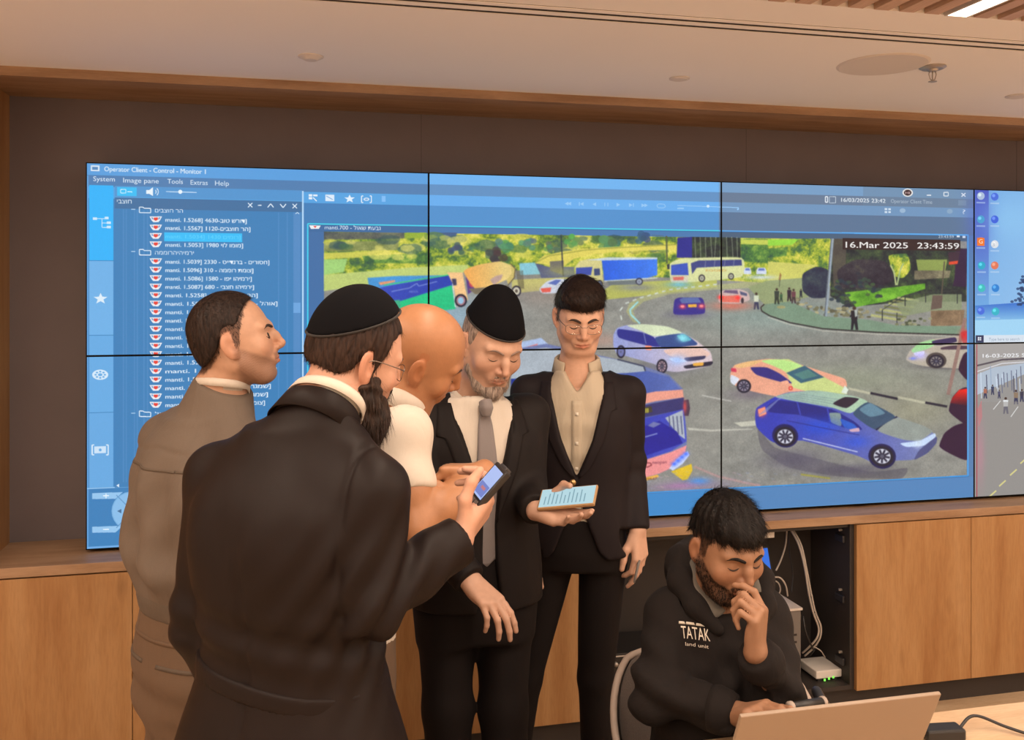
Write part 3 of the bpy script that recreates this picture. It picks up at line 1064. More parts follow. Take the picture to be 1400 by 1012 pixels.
# people on the pavement
def walker(x, y, h, top, leg):
    ellp(x, y - h * 0.92, h * 0.08, h * 0.08, (70, 52, 48))
    poly([(x - h * 0.15, y - h * 0.82), (x + h * 0.15, y - h * 0.82), (x + h * 0.13, y - h * 0.42), (x - h * 0.13, y - h * 0.42)], top)
    poly([(x - h * 0.12, y - h * 0.44), (x + h * 0.12, y - h * 0.44), (x + h * 0.17, y), (x + h * 0.06, y), (x, y - h * 0.3), (x - h * 0.06, y), (x - h * 0.15, y)], leg)


walker(1034, 423, 23, (214, 222, 196), (40, 56, 90))
walker(1062, 416, 22, (56, 66, 60), (50, 60, 52))
walker(1068, 413, 13, (60, 96, 66), (50, 70, 56))
walker(1079, 412, 19, (54, 42, 56), (52, 40, 50))
walker(1085, 415, 20, (110, 66, 76), (70, 56, 60))
walker(1095, 407, 12, (40, 46, 60), (40, 44, 60))
walker(1168, 451, 32, (34, 34, 44), (34, 36, 46))
poly(z4([(472, 735), (490, 735), (488, 770), (476, 775)]), (170, 176, 170))
stroke(z4([(448, 775), (470, 742)]), 1.6, (34, 34, 44))
poly(z4([(66, 530), (74, 545), (68, 575), (58, 570)]), (150, 110, 60))
stroke(z4([(64, 570), (62, 610)]), 0.9, (80, 84, 70))
ellp(1068, 420, 6, 2, (160, 156, 110))


def wheel(x, y, rx, ry, rot=0.0, rim=(170, 176, 190), spokes=True):
    ellp(x, y, rx, ry, (38, 36, 52), 1, rot)
    ellp(x, y, rx * 0.72, ry * 0.72, rim, 1, rot)
    if spokes:
        for k in range(9):
            t = k * 2 * math.pi / 9 + 0.2
            stroke([(x + rx * 0.16 * math.cos(t), y + ry * 0.16 * math.sin(t)), (x + rx * 0.66 * math.cos(t), y + ry * 0.66 * math.sin(t))], rx * 0.17, (48, 46, 66))
    ellp(x, y, rx * 0.16, ry * 0.16, (90, 90, 110), 1, rot)


# green bus
poly(z2([(410, 600), (560, 590), (870, 585), (870, 600), (520, 650), (420, 660)]), (70, 150, 214))
poly(z2([(470, 625), (560, 612), (560, 622), (480, 640)]), (230, 150, 110))
poly(z2([(515, 645), (860, 585), (880, 600), (885, 640), (560, 740), (420, 760), (420, 670)]), ((500, 420), (60, 80, 190), (610, 380), (40, 64, 170)))
stroke(z2([(500, 640), (860, 583)]), 1.6, (60, 200, 120))
poly(z2([(580, 730), (870, 640), (892, 770), (800, 780), (610, 800), (560, 780)]), (34, 196, 132))
poly(z2([(420, 740), (585, 720), (600, 800), (420, 800)]), (60, 170, 130))
stroke(z2([(540, 675), (640, 655), (680, 630), (690, 645), (790, 620)]), 0.9, (150, 170, 220))
text('ABSOL', 559, 400, 572, 2.6, (130, 150, 210))
stroke(z2([(875, 630), (890, 760)]), 1.2, (230, 240, 236))
# concrete mixer
poly(z2([(845, 570), (930, 570), (945, 660), (960, 720), (900, 760), (880, 640)]), (244, 196, 138))
poly(z2([(870, 605), (895, 605), (898, 640), (878, 642)]), (60, 60, 90))
wheel(630, 411, 8.5, 9, 0, (170, 120, 130), False)
ellp(630, 411, 4, 4.6, (150, 196, 226))
poly(z2([(945, 580), (985, 575), (1000, 660), (960, 690)]), (90, 60, 130))
ellp(645, 386, 4, 7, (196, 70, 90))
spoly(z2([(935, 565), (1010, 530), (1130, 510), (1190, 530), (1205, 570), (1180, 605), (1100, 640), (1000, 660)]), ((640, 375), (236, 170, 90), (690, 372), (232, 206, 130)))
poly(z2([(1080, 610), (1110, 590), (1150, 580), (1140, 610), (1100, 640)]), (190, 160, 150))
poly(z2([(1190, 525), (1222, 545), (1215, 600), (1180, 640), (1170, 610), (1200, 575)]), (206, 186, 110))
stroke(z2([(1190, 520), (1218, 550), (1212, 600), (1178, 640)]), 1.2, (90, 80, 60))
for k in range(5):
    stroke(z2([(1225 + k * 8, 560), (1240 + k * 6, 660)]), 0.9, (90, 84, 66))
wheel(706, 398, 6.5, 7.5, 0, (206, 200, 180), False)
ellp(706, 398, 2, 2.4, (90, 80, 70))
wheel(692, 396, 5, 6, 0, (150, 140, 130), False)
poly(z2([(960, 660), (1180, 640), (1180, 665), (1000, 690)]), (120, 110, 90))
# white saloon far left
spoly(z3([(150, 620), (190, 580), (240, 565), (310, 570), (330, 620), (290, 640), (170, 645)]), (206, 212, 224))
poly(z3([(195, 590), (240, 570), (270, 572), (240, 600)]), (90, 110, 180))
poly(z3([(155, 618), (215, 612), (210, 638), (165, 640)]), (226, 96, 84))
# blue lorry
poly(z3([(345, 500), (370, 468), (420, 455), (490, 458), (500, 600), (350, 560)]), (214, 206, 140))
poly(z3([(350, 505), (440, 500), (432, 545), (350, 548)]), (60, 80, 170))
poly(z3([(448, 510), (480, 508), (482, 545), (450, 548)]), (60, 76, 120))
poly(z3([(490, 458), (795, 450), (795, 545), (740, 560), (505, 575)]), ((822, 370), (40, 96, 220), (898, 365), (64, 128, 240)))
poly(z3([(410, 462), (520, 448), (795, 448), (795, 458), (490, 465)]), (200, 214, 220))
stroke(z3([(505, 578), (795, 560)]), 1.6, (206, 214, 200))
poly(z3([(520, 578), (700, 570), (690, 596), (530, 600)]), (110, 120, 120))
wheel(820, 388.5, 4.2, 5.5, 0, (130, 140, 160), False)
wheel(874, 385, 5, 5, 0, (150, 160, 180), False)
blob(870, 393, 26, 5, (120, 124, 150), 0.7)
# coach
spoly(z3([(862, 490), (890, 465), (960, 452), (1255, 450), (1262, 548), (1180, 566), (960, 585), (870, 582)]), (216, 220, 160))
poly(z3([(870, 490), (960, 478), (966, 545), (870, 545)]), (60, 88, 190))
poly(z3([(978, 480), (1020, 465), (1255, 460), (1258, 492), (1100, 500), (1010, 505), (985, 540)]), (64, 72, 130))
for x in (1060, 1110, 1165, 1215):
    stroke(z3([(x, 462), (x - 4, 500)]), 0.8, (130, 136, 160))
poly(z3([(870, 548), (966, 548), (960, 585), (870, 582)]), (214, 206, 180))
poly(z3([(880, 556), (940, 553), (938, 572), (884, 574)]), (222, 110, 100))
text('EGGED', 965, 371, 993, 3, (206, 150, 70))
wheel(959.5, 380.5, 4.5, 5.2, 0, (170, 170, 150), False)
wheel(999.5, 378, 4, 4.6, 0, (170, 170, 150), False)
poly(z3([(846, 487), (862, 482), (862, 512), (850, 514)]), (54, 60, 70))
blob(928, 389, 16, 4, (110, 190, 226), 0.8)
# parked vehicles right of the coach
for x, y, w in ((1022, 371, 10), (1041, 371, 14)):
    poly([(x - w / 2, y + 4), (x - w / 2, y - 1), (x - w / 3, y - 5), (x + w / 3, y - 5), (x + w / 2, y - 1), (x + w / 2, y + 4)], (206, 216, 236))
    poly([(x - w / 3, y - 1), (x - w / 4, y - 4), (x + w / 4, y - 4), (x + w / 3, y - 1)], (96, 116, 190))
blob(1040, 379, 20, 3, (196, 214, 240), 0.8)
# dark blue saloon from behind
blob(941, 430, 24, 5, (104, 96, 130), 0.8)
spoly(z3([(884, 715), (890, 680), (915, 668), (1030, 668), (1050, 690), (1050, 755), (890, 760)]), (56, 48, 140))
poly(z3([(915, 680), (935, 668), (1018, 668), (1035, 695), (930, 700)]), (90, 110, 170))
for x, y in ((932, 716), (1036, 714)):
    q = z3([(x, y)])[0]
    blob(q[0], q[1], 4.5, 3, (250, 70, 90))
    ellp(q[0], q[1], 2.6, 1.7, (255, 150, 150))
poly(z3([(962, 705), (1010, 703), (1010, 720), (964, 722)]), (236, 176, 70))
# light saloon with red lamps
blob(1000, 418, 26, 6, (226, 120, 100), 0.8)
spoly(z3([(1130, 660), (1150, 630), (1240, 622), (1290, 640), (1300, 680), (1240, 700), (1135, 695)]), (206, 180, 176))
poly(z3([(1155, 640), (1165, 628), (1232, 628), (1238, 648)]), (110, 90, 120))
poly(z3([(1135, 660), (1240, 655), (1245, 695), (1140, 692)]), (232, 116, 100))
for x, y in ((1140, 665), (1235, 668)):
    q = z3([(x, y)])[0]
    blob(q[0], q[1], 4, 3, (255, 60, 60))
poly(z3([(1245, 632), (1285, 645), (1285, 660), (1250, 652)]), (86, 90, 120))
ellp(1015, 411, 2, 4, (60, 50, 60))
# white people carrier
blob(900, 504, 44, 8, (104, 104, 130), 0.6)
mv = zm(800, 430, 3.747)
spoly(mv([(145, 105), (165, 70), (215, 55), (300, 50), (420, 62), (500, 95), (570, 135), (640, 190), (652, 240), (640, 262), (560, 280), (470, 295), (400, 285), (355, 255), (215, 215), (165, 205), (145, 160)]), ((845, 480), (150, 160, 214), (960, 480), (220, 200, 206)))
spoly(mv([(215, 57), (300, 50), (420, 62), (495, 95), (350, 112), (290, 85)]), (214, 226, 190))
spoly(mv([(170, 75), (290, 92), (350, 115), (385, 165), (320, 160), (175, 120)]), (44, 50, 140))
stroke(mv([(300, 95), (312, 150)]), 1.2, (120, 130, 190))
spoly(mv([(360, 118), (500, 98), (572, 145), (560, 160), (400, 175)]), (54, 80, 140))
spoly(mv([(470, 110), (505, 100), (545, 130), (500, 140)]), (90, 170, 190))
blob(933, 462, 7, 5, (150, 236, 250), 0.9)
spoly(mv([(405, 182), (565, 160), (640, 200), (610, 222), (520, 232), (440, 215)]), (236, 198, 186))
spoly(mv([(510, 222), (615, 212), (605, 230), (525, 240)]), (60, 60, 96))
spoly(mv([(510, 262), (650, 240), (640, 262), (520, 278)]), (44, 42, 60))
spoly(mv([(555, 250), (605, 246), (603, 262), (556, 264)]), (232, 170, 70))
spoly(mv([(430, 228), (470, 222), (520, 240), (470, 246)]), (226, 240, 255))
blob(926, 492, 12, 7, (170, 200, 255), 0.9)
spoly(mv([(308, 160), (340, 162), (338, 182), (312, 180)]), (250, 150, 120))
wheel(849, 481, 6, 9, 0, (110, 116, 170), False)
wheel(905, 501, 7.5, 10, 0, (180, 150, 160))
# coach in front (bottom middle)
bz = zm(800, 430, 3.747)
poly([(700, 470), (740, 462), (760, 480), (700, 492)], (170, 190, 226))
poly([(700, 480), (735, 470), (735, 478), (700, 490)], (226, 130, 130))
poly(bz([(-380, 180), (-200, 150), (165, 230), (300, 265), (430, 310), (500, 380), (520, 600), (520, 690), (440, 790), (270, 860), (-380, 1000)]), (110, 122, 170))
poly(bz([(-200, 170), (165, 232), (300, 268), (310, 300), (215, 330), (-380, 360), (-380, 190)]), (170, 180, 190))
stroke(bz([(165, 230), (300, 265), (312, 300)]), 2, (60, 66, 90))
poly(bz([(-380, 330), (215, 300), (320, 290), (430, 320), (490, 385), (360, 400), (215, 425), (-380, 520)]), ((760, 540), (30, 52, 140), (920, 525), (90, 110, 180)))
poly(bz([(-380, 500), (215, 425), (360, 395), (500, 385), (505, 425), (360, 445), (215, 480), (-380, 590)]), (238, 160, 140))
poly(bz([(-380, 560), (215, 482), (505, 425), (510, 485), (225, 545), (-380, 660)]), (58, 56, 110))
poly(bz([(222, 492), (340, 470), (345, 500), (225, 525)]), (72, 66, 50))
text('זול ואוו', 861, 565, 886, 7, (240, 232, 80), bold=0.7)
poly(bz([(-380, 640), (225, 550), (505, 485), (520, 650), (440, 700), (260, 760), (-380, 900)]), ((840, 570), (48, 56, 170), (930, 600), (70, 80, 190)))
poly(bz([(410, 530), (500, 490), (512, 640), (470, 610)]), (176, 184, 196))
for x in (430, 450, 470, 490):
    stroke(bz([(x, 520), (x + 8, 615)]), 1.4, (80, 84, 120))
poly(bz([(230, 600), (380, 545), (470, 600), (500, 660), (380, 700), (250, 745)]), (40, 40, 150))
stroke(bz([(270, 615), (300, 630), (370, 610)]), 1.6, (140, 150, 210))
poly(bz([(320, 570), (350, 550), (390, 560), (350, 580)]), (110, 116, 170))
poly(bz([(-380, 870), (260, 760), (440, 705), (520, 670), (510, 720), (470, 775), (380, 815), (270, 845), (-380, 1000)]), (240, 150, 150))
text('neopan', 892, 634.5, 911.5, 4.4, (120, 60, 80))
stroke([(881, 637), (884, 633), (889, 633), (891, 636), (885, 639), (882, 638)], 1.4, (140, 60, 70))
poly(bz([(270, 845), (370, 820), (380, 832), (275, 862)]), (236, 180, 80))
text('25-104-67', 875, 657, 898, 3.2, (110, 60, 30))
poly(bz([(430, 790), (470, 740), (525, 700), (535, 720), (500, 765), (450, 800)]), (200, 214, 250))
for k in range(4):
    q = bz([(455 + k * 20, 765 - k * 17)])[0]
    blob(q[0], q[1], 4, 3, (70, 110, 255), 0.9)
poly(bz([(505, 440), (530, 435), (538, 480), (530, 520), (508, 520)]), (80, 60, 80))
blob(936, 556, 2.5, 8, (230, 80, 80), 0.8)
poly(bz([(440, 805), (545, 765), (550, 800), (525, 845), (500, 850)]), (224, 190, 50))
blob(955, 658, 14, 5, (70, 150, 240), 0.8)
blob(930, 664, 24, 4, (180, 120, 170), 0.6)
stroke(bz([(560, 780), (680, 830), (900, 880)]), 3, (206, 150, 150), 0.5)
for k in range(60):
    x = random.uniform(850, 1100)
    y = random.uniform(645, 668)
    stroke([(x, y), (x + 5, y + 1)], 0.8, random.choice([(196, 150, 170), (160, 170, 200), (190, 184, 160)]), 0.5)
# lane marks
stroke(bz([(600, 415), (750, 445)]), 1.6, (206, 204, 196), 0.8)
poly(bz([(525, 580), (640, 590), (860, 585), (860, 590), (640, 600), (530, 592)]), (200, 198, 186), 0.8)
poly(bz([(760, 555), (880, 543), (880, 570), (800, 575)]), (210, 208, 190), 0.8)
poly(z6([(180, 790), (340, 812), (340, 822), (180, 800)]), (176, 170, 60), 0.9)
for xa, ya, xb, yb, dark in ((440, 325, 560, 352, 0), (560, 350, 710, 382, 1), (710, 372, 860, 404, 0), (860, 402, 980, 424, 1)):
    stroke(z6([(xa, ya), (xb, yb)]), 3.2, (44, 42, 56) if dark else (186, 184, 160))
blob(1190, 650, 60, 8, (120, 120, 112), 0.6)
# dark shadows under the cars
spoly([(1036, 585), (1060, 612), (1120, 628), (1190, 645), (1240, 640), (1230, 655), (1150, 652), (1080, 640), (1042, 615)], (80, 76, 92), 0.5)
blob(1085, 628, 40, 14, (92, 88, 108), 0.7)
blob(1165, 642, 50, 8, (84, 80, 100), 0.7)
blob(1028, 538, 30, 9, (112, 100, 116), 0.7)
blob(1300, 500, 40, 4, (50, 46, 60), 0.8)
# salmon and green coupe
cp = bz
spoly(cp([(745, 300), (765, 260), (830, 242), (930, 228), (1010, 232), (1120, 262), (1240, 300), (1330, 330), (1340, 370), (1290, 400), (1100, 430), (980, 420), (860, 395), (770, 365), (745, 335)]), (238, 168, 140))
poly([(1050, 492), (1078, 491), (1101, 502), (1158, 532), (1158, 539), (1120, 540), (1084, 530), (1075, 510)], (206, 218, 140))
spoly(cp([(900, 238), (960, 230), (1020, 234), (1110, 262), (1030, 290), (960, 262)]), (190, 232, 140))
spoly(cp([(765, 262), (840, 240), (910, 236), (850, 265), (790, 275)]), (240, 190, 130))
spoly(cp([(848, 272), (930, 272), (1000, 305), (1060, 352), (1000, 345), (880, 310)]), (54, 50, 130))
poly([(1075, 510), (1100, 500), (1127, 516), (1095, 524)], (60, 100, 120))
poly([(1085, 512), (1105, 505), (1118, 514), (1098, 519)], (90, 140, 130), 0.8)
spoly(cp([(748, 310), (790, 330), (765, 362), (745, 345)]), (220, 226, 240))
spoly(cp([(748, 275), (772, 278), (775, 295), (750, 292)]), (210, 60, 90))
spoly(cp([(1003, 345), (1035, 337), (1045, 352), (1015, 360)]), (250, 180, 150))
wheel(1017, 528, 10, 9.5, 0.2, (150, 140, 160))
stroke([(1079, 529), (1083, 529), (1083, 533), (1079, 533), (1079, 529)], 1.3, (226, 60, 60))
poly([(1155, 527), (1160, 533), (1157, 539), (1150, 537)], (226, 236, 220))
# blue estate car
ec = z6
spoly(ec([(-70, 480), (-60, 430), (40, 370), (120, 345), (280, 338), (480, 370), (560, 410), (620, 440), (700, 480), (850, 530), (915, 580), (920, 620), (870, 680), (790, 715), (700, 720), (600, 740), (480, 690), (190, 610), (30, 620), (-60, 540)]), ((1060, 580), (54, 64, 180), (1270, 600), (120, 130, 180)))
spoly(ec([(40, 372), (120, 347), (280, 338), (480, 370), (545, 400), (450, 460), (350, 430), (150, 395)]), ((1070, 545), (150, 176, 170), (1170, 550), (176, 206, 176)))
for k in range(4):
    stroke(ec([(90 + 26 * k, 372 - 6 * k), (330 + 28 * k, 420 - 10 * k)]), 0.8, (120, 140, 150), 0.7)
spoly(ec([(355, 408), (420, 372), (498, 382), (430, 432)]), (50, 40, 56))
spoly(ec([(0, 420), (50, 390), (170, 402), (350, 440), (470, 505), (515, 550), (440, 545), (300, 505), (170, 470), (10, 455)]), (40, 44, 130))
spoly(ec([(335, 460), (395, 462), (400, 530), (345, 510)]), (140, 160, 150))
spoly(ec([(395, 490), (470, 520), (490, 550), (420, 540)]), (44, 96, 200))
stroke(ec([(160, 400), (178, 470)]), 2, (60, 70, 180))
stroke(ec([(325, 435), (340, 510)]), 2, (60, 70, 180))
spoly(ec([(465, 465), (545, 400), (680, 465), (690, 490), (590, 552)]), (60, 84, 110))
spoly(ec([(500, 440), (560, 405), (640, 460), (560, 480)]), (110, 150, 170), 0.8)
stroke(ec([(590, 552), (690, 492), (706, 478)]), 2, (36, 36, 60))
spoly(ec([(600, 555), (705, 485), (850, 530), (900, 560), (830, 610), (740, 605)]), (148, 156, 150))
spoly(ec([(725, 625), (830, 610), (910, 570), (915, 590), (860, 635), (760, 645)]), (200, 220, 250))
blob(1255, 607, 6, 5, (220, 236, 255), 0.9)
spoly(ec([(830, 660), (920, 590), (920, 625), (870, 680), (800, 715)]), (80, 84, 130))
blob(1120, 584, 28, 12, (36, 80, 220), 0.75)
blob(1170, 604, 20, 9, (40, 84, 224), 0.6)
stroke(ec([(190, 598), (490, 672)]), 1.4, (200, 206, 236))
stroke(ec([(100, 500), (320, 545), (500, 580)]), 0.9, (40, 44, 130))
spoly(ec([(445, 550), (495, 540), (500, 560), (455, 562)]), (210, 170, 190))
ellp(1073.5, 596, 18, 16, (34, 34, 92), 1, 0.25)
ellp(1206, 624, 19, 17, (34, 34, 80), 1, 0.2)
wheel(1073.5, 597, 15, 13.5, 0.25, (210, 212, 226))
wheel(1206, 624, 16, 14, 0.2, (210, 212, 226))
q = bz([(905, 503)])[0]
blob(q[0], q[1], 5, 5, (255, 90, 70))
poly([(1036, 560), (1046, 556), (1048, 566), (1038, 570)], (250, 150, 120))
poly(bz([(880, 520), (900, 505), (940, 470), (1000, 425), (1030, 418), (990, 440), (930, 500)]), (140, 150, 200), 0.6)
# white hatchback on the right
spoly(ec([(755, 165), (775, 120), (830, 75), (900, 55), (1030, 40), (1090, 60), (1090, 205), (1030, 215), (870, 205), (790, 188)]), (186, 176, 160))
spoly(ec([(785, 115), (830, 75), (905, 58), (925, 78), (880, 105), (800, 130)]), (160, 214, 150))
spoly(ec([(900, 65), (1020, 45), (1030, 70), (945, 88), (905, 85)]), (60, 50, 90))
spoly(ec([(950, 100), (1010, 90), (1090, 92), (1090, 110), (950, 112)]), (80, 60, 76))
spoly(ec([(800, 130), (855, 120), (850, 140), (805, 145)]), (226, 226, 255))
blob(1258, 486, 9, 5, (196, 190, 255), 0.9)
ellp(1280, 493, 14, 11, (80, 72, 70))
wheel(1280, 494, 11, 9, 0.1, (140, 134, 130))
blob(1248, 490, 5, 2, (110, 130, 255), 0.8)
# pole and signal heads
stroke(ec([(1078, -60), (1030, 160), (985, 360)]), 5, (150, 120, 112))
blob(1319, 458, 6, 7, (255, 60, 60))
spoly(ec([(1055, 20), (1090, 10), (1090, 80), (1065, 75)]), (190, 40, 50), 0.6)
for ya, top in ((130, (60, 44, 96)), (325, (206, 32, 30)), (520, (56, 34, 80))):
    s_ = 1.0 if ya > 200 else 0.75
    w_ = {130: 50, 325: 103, 520: 155}[ya]
    pts = [(1092, ya), (1092 - w_ * 0.45, ya + 8), (1092 - w_ * 0.82, ya + 50), (1092 - w_, ya + 120 * s_), (1092 - w_ * 0.7, ya + 155 * s_), (1092, ya + 195 * s_)]
    spoly(ec(pts), (52, 28, 56))
    if ya == 325:
        poly(ec([(1092, 325), (1046, 332), (1008, 375), (996, 405), (1092, 420)]), ((1310, 535), (232, 36, 30), (1310, 556), (60, 28, 50)))
soften(1.25)
# clean frame round the picture, time stamp
stroke([(420.5, slope_y(420, 306, 420)), (983, slope_y(420, 306, 983))], 1.7, (70, 214, 236))
stroke([(983, slope_y(420, 306, 983)), (1323, slope_y(420, 306, 1323))], 1.7, (90, 170, 236))
stroke([(420.8, 306.3), (420.8, FB(420))], 1.8, (64, 204, 236))
stroke([(1323.3, 320.5), (1323.3, FB(1323.3))], 2.2, (84, 160, 226))
stroke([(420, FB(420)), (983, FB(983)), (1324, FB(1324))], 1.8, (64, 150, 220))
lv(1152, 1313, 325.5, 341, (54, 38, 40), 1, 1152)
text('16.Mar 2025', 1156, 338.4, 1241, 8.0, (236, 234, 232), bold=0.9)
text('23:43:59', 1254, 339.6, 1311, 8.0, (236, 234, 232), bold=0.9)
lv(1324.5, 1331, 322, 660, (86, 128, 176), 1, 1324)
lv(586, 983, 673, 745, (70, 146, 208), 1, 983)
poly([(420, FB(420) + 1.5), (983, FB(983) + 1.5), (983, 700), (420, 745)], (64, 138, 202))
poly([(983, FB(983) + 1.5), (1331, FB(1331) + 1.5), (1331, 682), (983, 702)], (84, 134, 188))
lv(117, 1331, 750.5, 753, (120, 180, 230), 0.8, 117)

# ---- the column at the right edge: a desktop above, a street camera below
CAN[:450, 2400:] = (110, 172, 228)
poly([(1333, 260), (1352, 260), (1352, 470), (1333, 470)], ((1333, 262), (70, 84, 190), (1352, 420), (110, 170, 226)))
poly([(1352, 255), (1700, 250), (1700, 480), (1352, 480)], ((1352, 262), (120, 176, 230), (1560, 420), (166, 206, 240)))
blob(1340, 300, 18, 40, (70, 90, 196), 0.7)
blob(1380, 300, 40, 30, (146, 204, 244), 0.5)
poly([(1333, 418), (1420, 412), (1700, 400), (1700, 470), (1333, 470)], ((1340, 415), (60, 118, 206), (1340, 445), (150, 208, 240)))
poly([(1333, 438), (1500, 434), (1700, 430), (1700, 470), (1333, 470)], (160, 212, 244))
for x, y, r_ in ((1396, 410, 9), (1398, 396, 6), (1399, 384, 3.5), (1440, 405, 12), (1470, 395, 14)):
    for _ in range(12):
        ellp(x + random.gauss(0, r_ * 0.5), y + random.gauss(0, r_ * 0.5), 2.4, 1.8, (40, 66, 110), 0.8)
icons = [(1341, 268, (170, 190, 220)), (1360, 269, (70, 110, 220)), (1341, 300, (70, 160, 210)), (1360, 300, (60, 100, 220)), (1341, 330, (244, 120, 40)), (1360, 334, (222, 226, 232)),
         (1342, 363, (40, 170, 200)), (1360, 363, (226, 120, 90)), (1342, 394, (60, 190, 190)), (1361, 394, (40, 130, 210)), (1341, 425, (70, 110, 220)), (1361, 426, (50, 180, 200))]
for x, y, c in icons:
    ellp(x, y, 5.2, 5.4, c)
    ellp(x - 1.5, y - 1.5, 2.2, 2.2, tuple(min(255, v + 60) for v in c), 0.8)
    lv(x - 6, x + 6, y + 8, y + 10, (190, 214, 240), 0.55)
lv(1336, 1346, 325, 336, (244, 120, 40))
text('G', 1338.5, 333, 1343.5, 6, (255, 230, 210))
text('3', 1356, 337, 1360, 5, (180, 190, 200))
lv(1334, 1345, 458.5, 468.5, (50, 56, 90))
for dx in (0, 2.6):
    for dy in (0, 2.6):
        lv(1337 + dx, 1339 + dx, 461 + dy, 463 + dy, (230, 236, 245))
lv(1345, 1700, 458.5, 469, (214, 226, 238))
text('Type here to search', 1352, 466, 1394, 4, (150, 165, 185))
CAN[450:, 2400:] = (150, 148, 146)
poly([(1333, 471), (1700, 462), (1700, 500), (1400, 502), (1336, 512)], (166, 162, 160))
poly([(1336, 512), (1360, 502), (1420, 494), (1700, 480), (1700, 520), (1400, 512), (1336, 540)], (176, 190, 206))
stroke([(1336, 500), (1370, 492), (1480, 486)], 2.4, (90, 84, 92))
stroke([(1336, 508), (1370, 497), (1480, 490)], 1.4, (214, 214, 220))
for k in range(40):
    x = random.uniform(1338, 1480)
    stroke([(x, random.uniform(500, 520)), (x + 1, random.uniform(524, 545))], 1.4, random.choice([(206, 220, 236), (96, 104, 130), (150, 170, 196), (60, 64, 90)]), 0.8)
for x, y, h, c in ((1347, 545, 16, (170, 110, 90)), (1357, 540, 14, (60, 70, 100)), (1375, 566, 23, (226, 230, 234)), (1389, 553, 20, (140, 120, 100)), (1397, 550, 18, (60, 60, 80)), (1366, 545, 12, (80, 80, 110))):
    walker(x, y, h, c, (56, 60, 90))
poly([(1336, 560), (1342, 548), (1343, 570), (1338, 585)], (226, 110, 120))
poly([(1336, 550), (1700, 545), (1700, 680), (1336, 680)], (146, 142, 138), 0.55)
for a_, b_ in (((1358, 560), (1368, 548)), ((1382, 570), (1392, 556))):
    stroke([a_, b_], 1.2, (226, 226, 226), 0.8)
for x, y in ((1400, 630), (1386, 646), (1371, 661), (1358, 675)):
    stroke([(x - 5, y + 4), (x + 4, y - 4)], 2, (214, 206, 140))
blob(1340, 620, 6, 40, (200, 130, 150), 0.5)
stroke([(1335.5, 471), (1335.5, 680)], 1.2, (170, 60, 80))
text('16-03-2025 Sun 23:43', 1343.5, 489, 1440, 5, (236, 238, 242), bold=0.8)

# grain of the camera picture
fq = cover(T([(443, FT(443)), (1322, FT(1322)), (1322, FB(1322)), (443, FB(443))]), 1)
g_ = (1.0 + 0.10 * (NF[fq[1], fq[2]] - 0.5) + 0.10 * (NZ[fq[1], fq[2]] - 0.5))[..., None]
CAN[fq[1], fq[2]] = CAN[fq[1], fq[2]] * (1 + (g_ - 1) * fq[0][..., None])
# panels differ a little in brightness; fine pixel shimmer
CAN = np.clip(CAN * (1.0 + 0.02 * (NF[..., None] - 0.5)), 0, 255)
EM = lin(CAN).astype(np.float32)
img = bpy.data.images.new('video_wall_picture', TW, TH, alpha=False, float_buffer=True)
buf = np.ones((TH, TW, 4), np.float32)
buf[..., :3] = EM[::-1]
img.pixels.foreach_set(buf.ravel())
img.update()
img.pack()
SCREEN_GAIN = 1.0
m, nt, b = new_mat('video_wall_screen')
b.inputs['Base Color'].default_value = (0.012, 0.012, 0.014, 1)
b.inputs['Roughness'].default_value = 0.35
b.inputs['Specular IOR Level'].default_value = 0.12
uvn = nt.nodes.new('ShaderNodeUVMap')
tx = nt.nodes.new('ShaderNodeTexImage')
tx.image = img
tx.interpolation = 'Linear'
tx.extension = 'EXTEND'
nt.links.new(uvn.outputs[0], tx.inputs[0])
nt.links.new(tx.outputs[0], b.inputs['Emission Color'])
b.inputs['Emission Strength'].default_value = SCREEN_GAIN

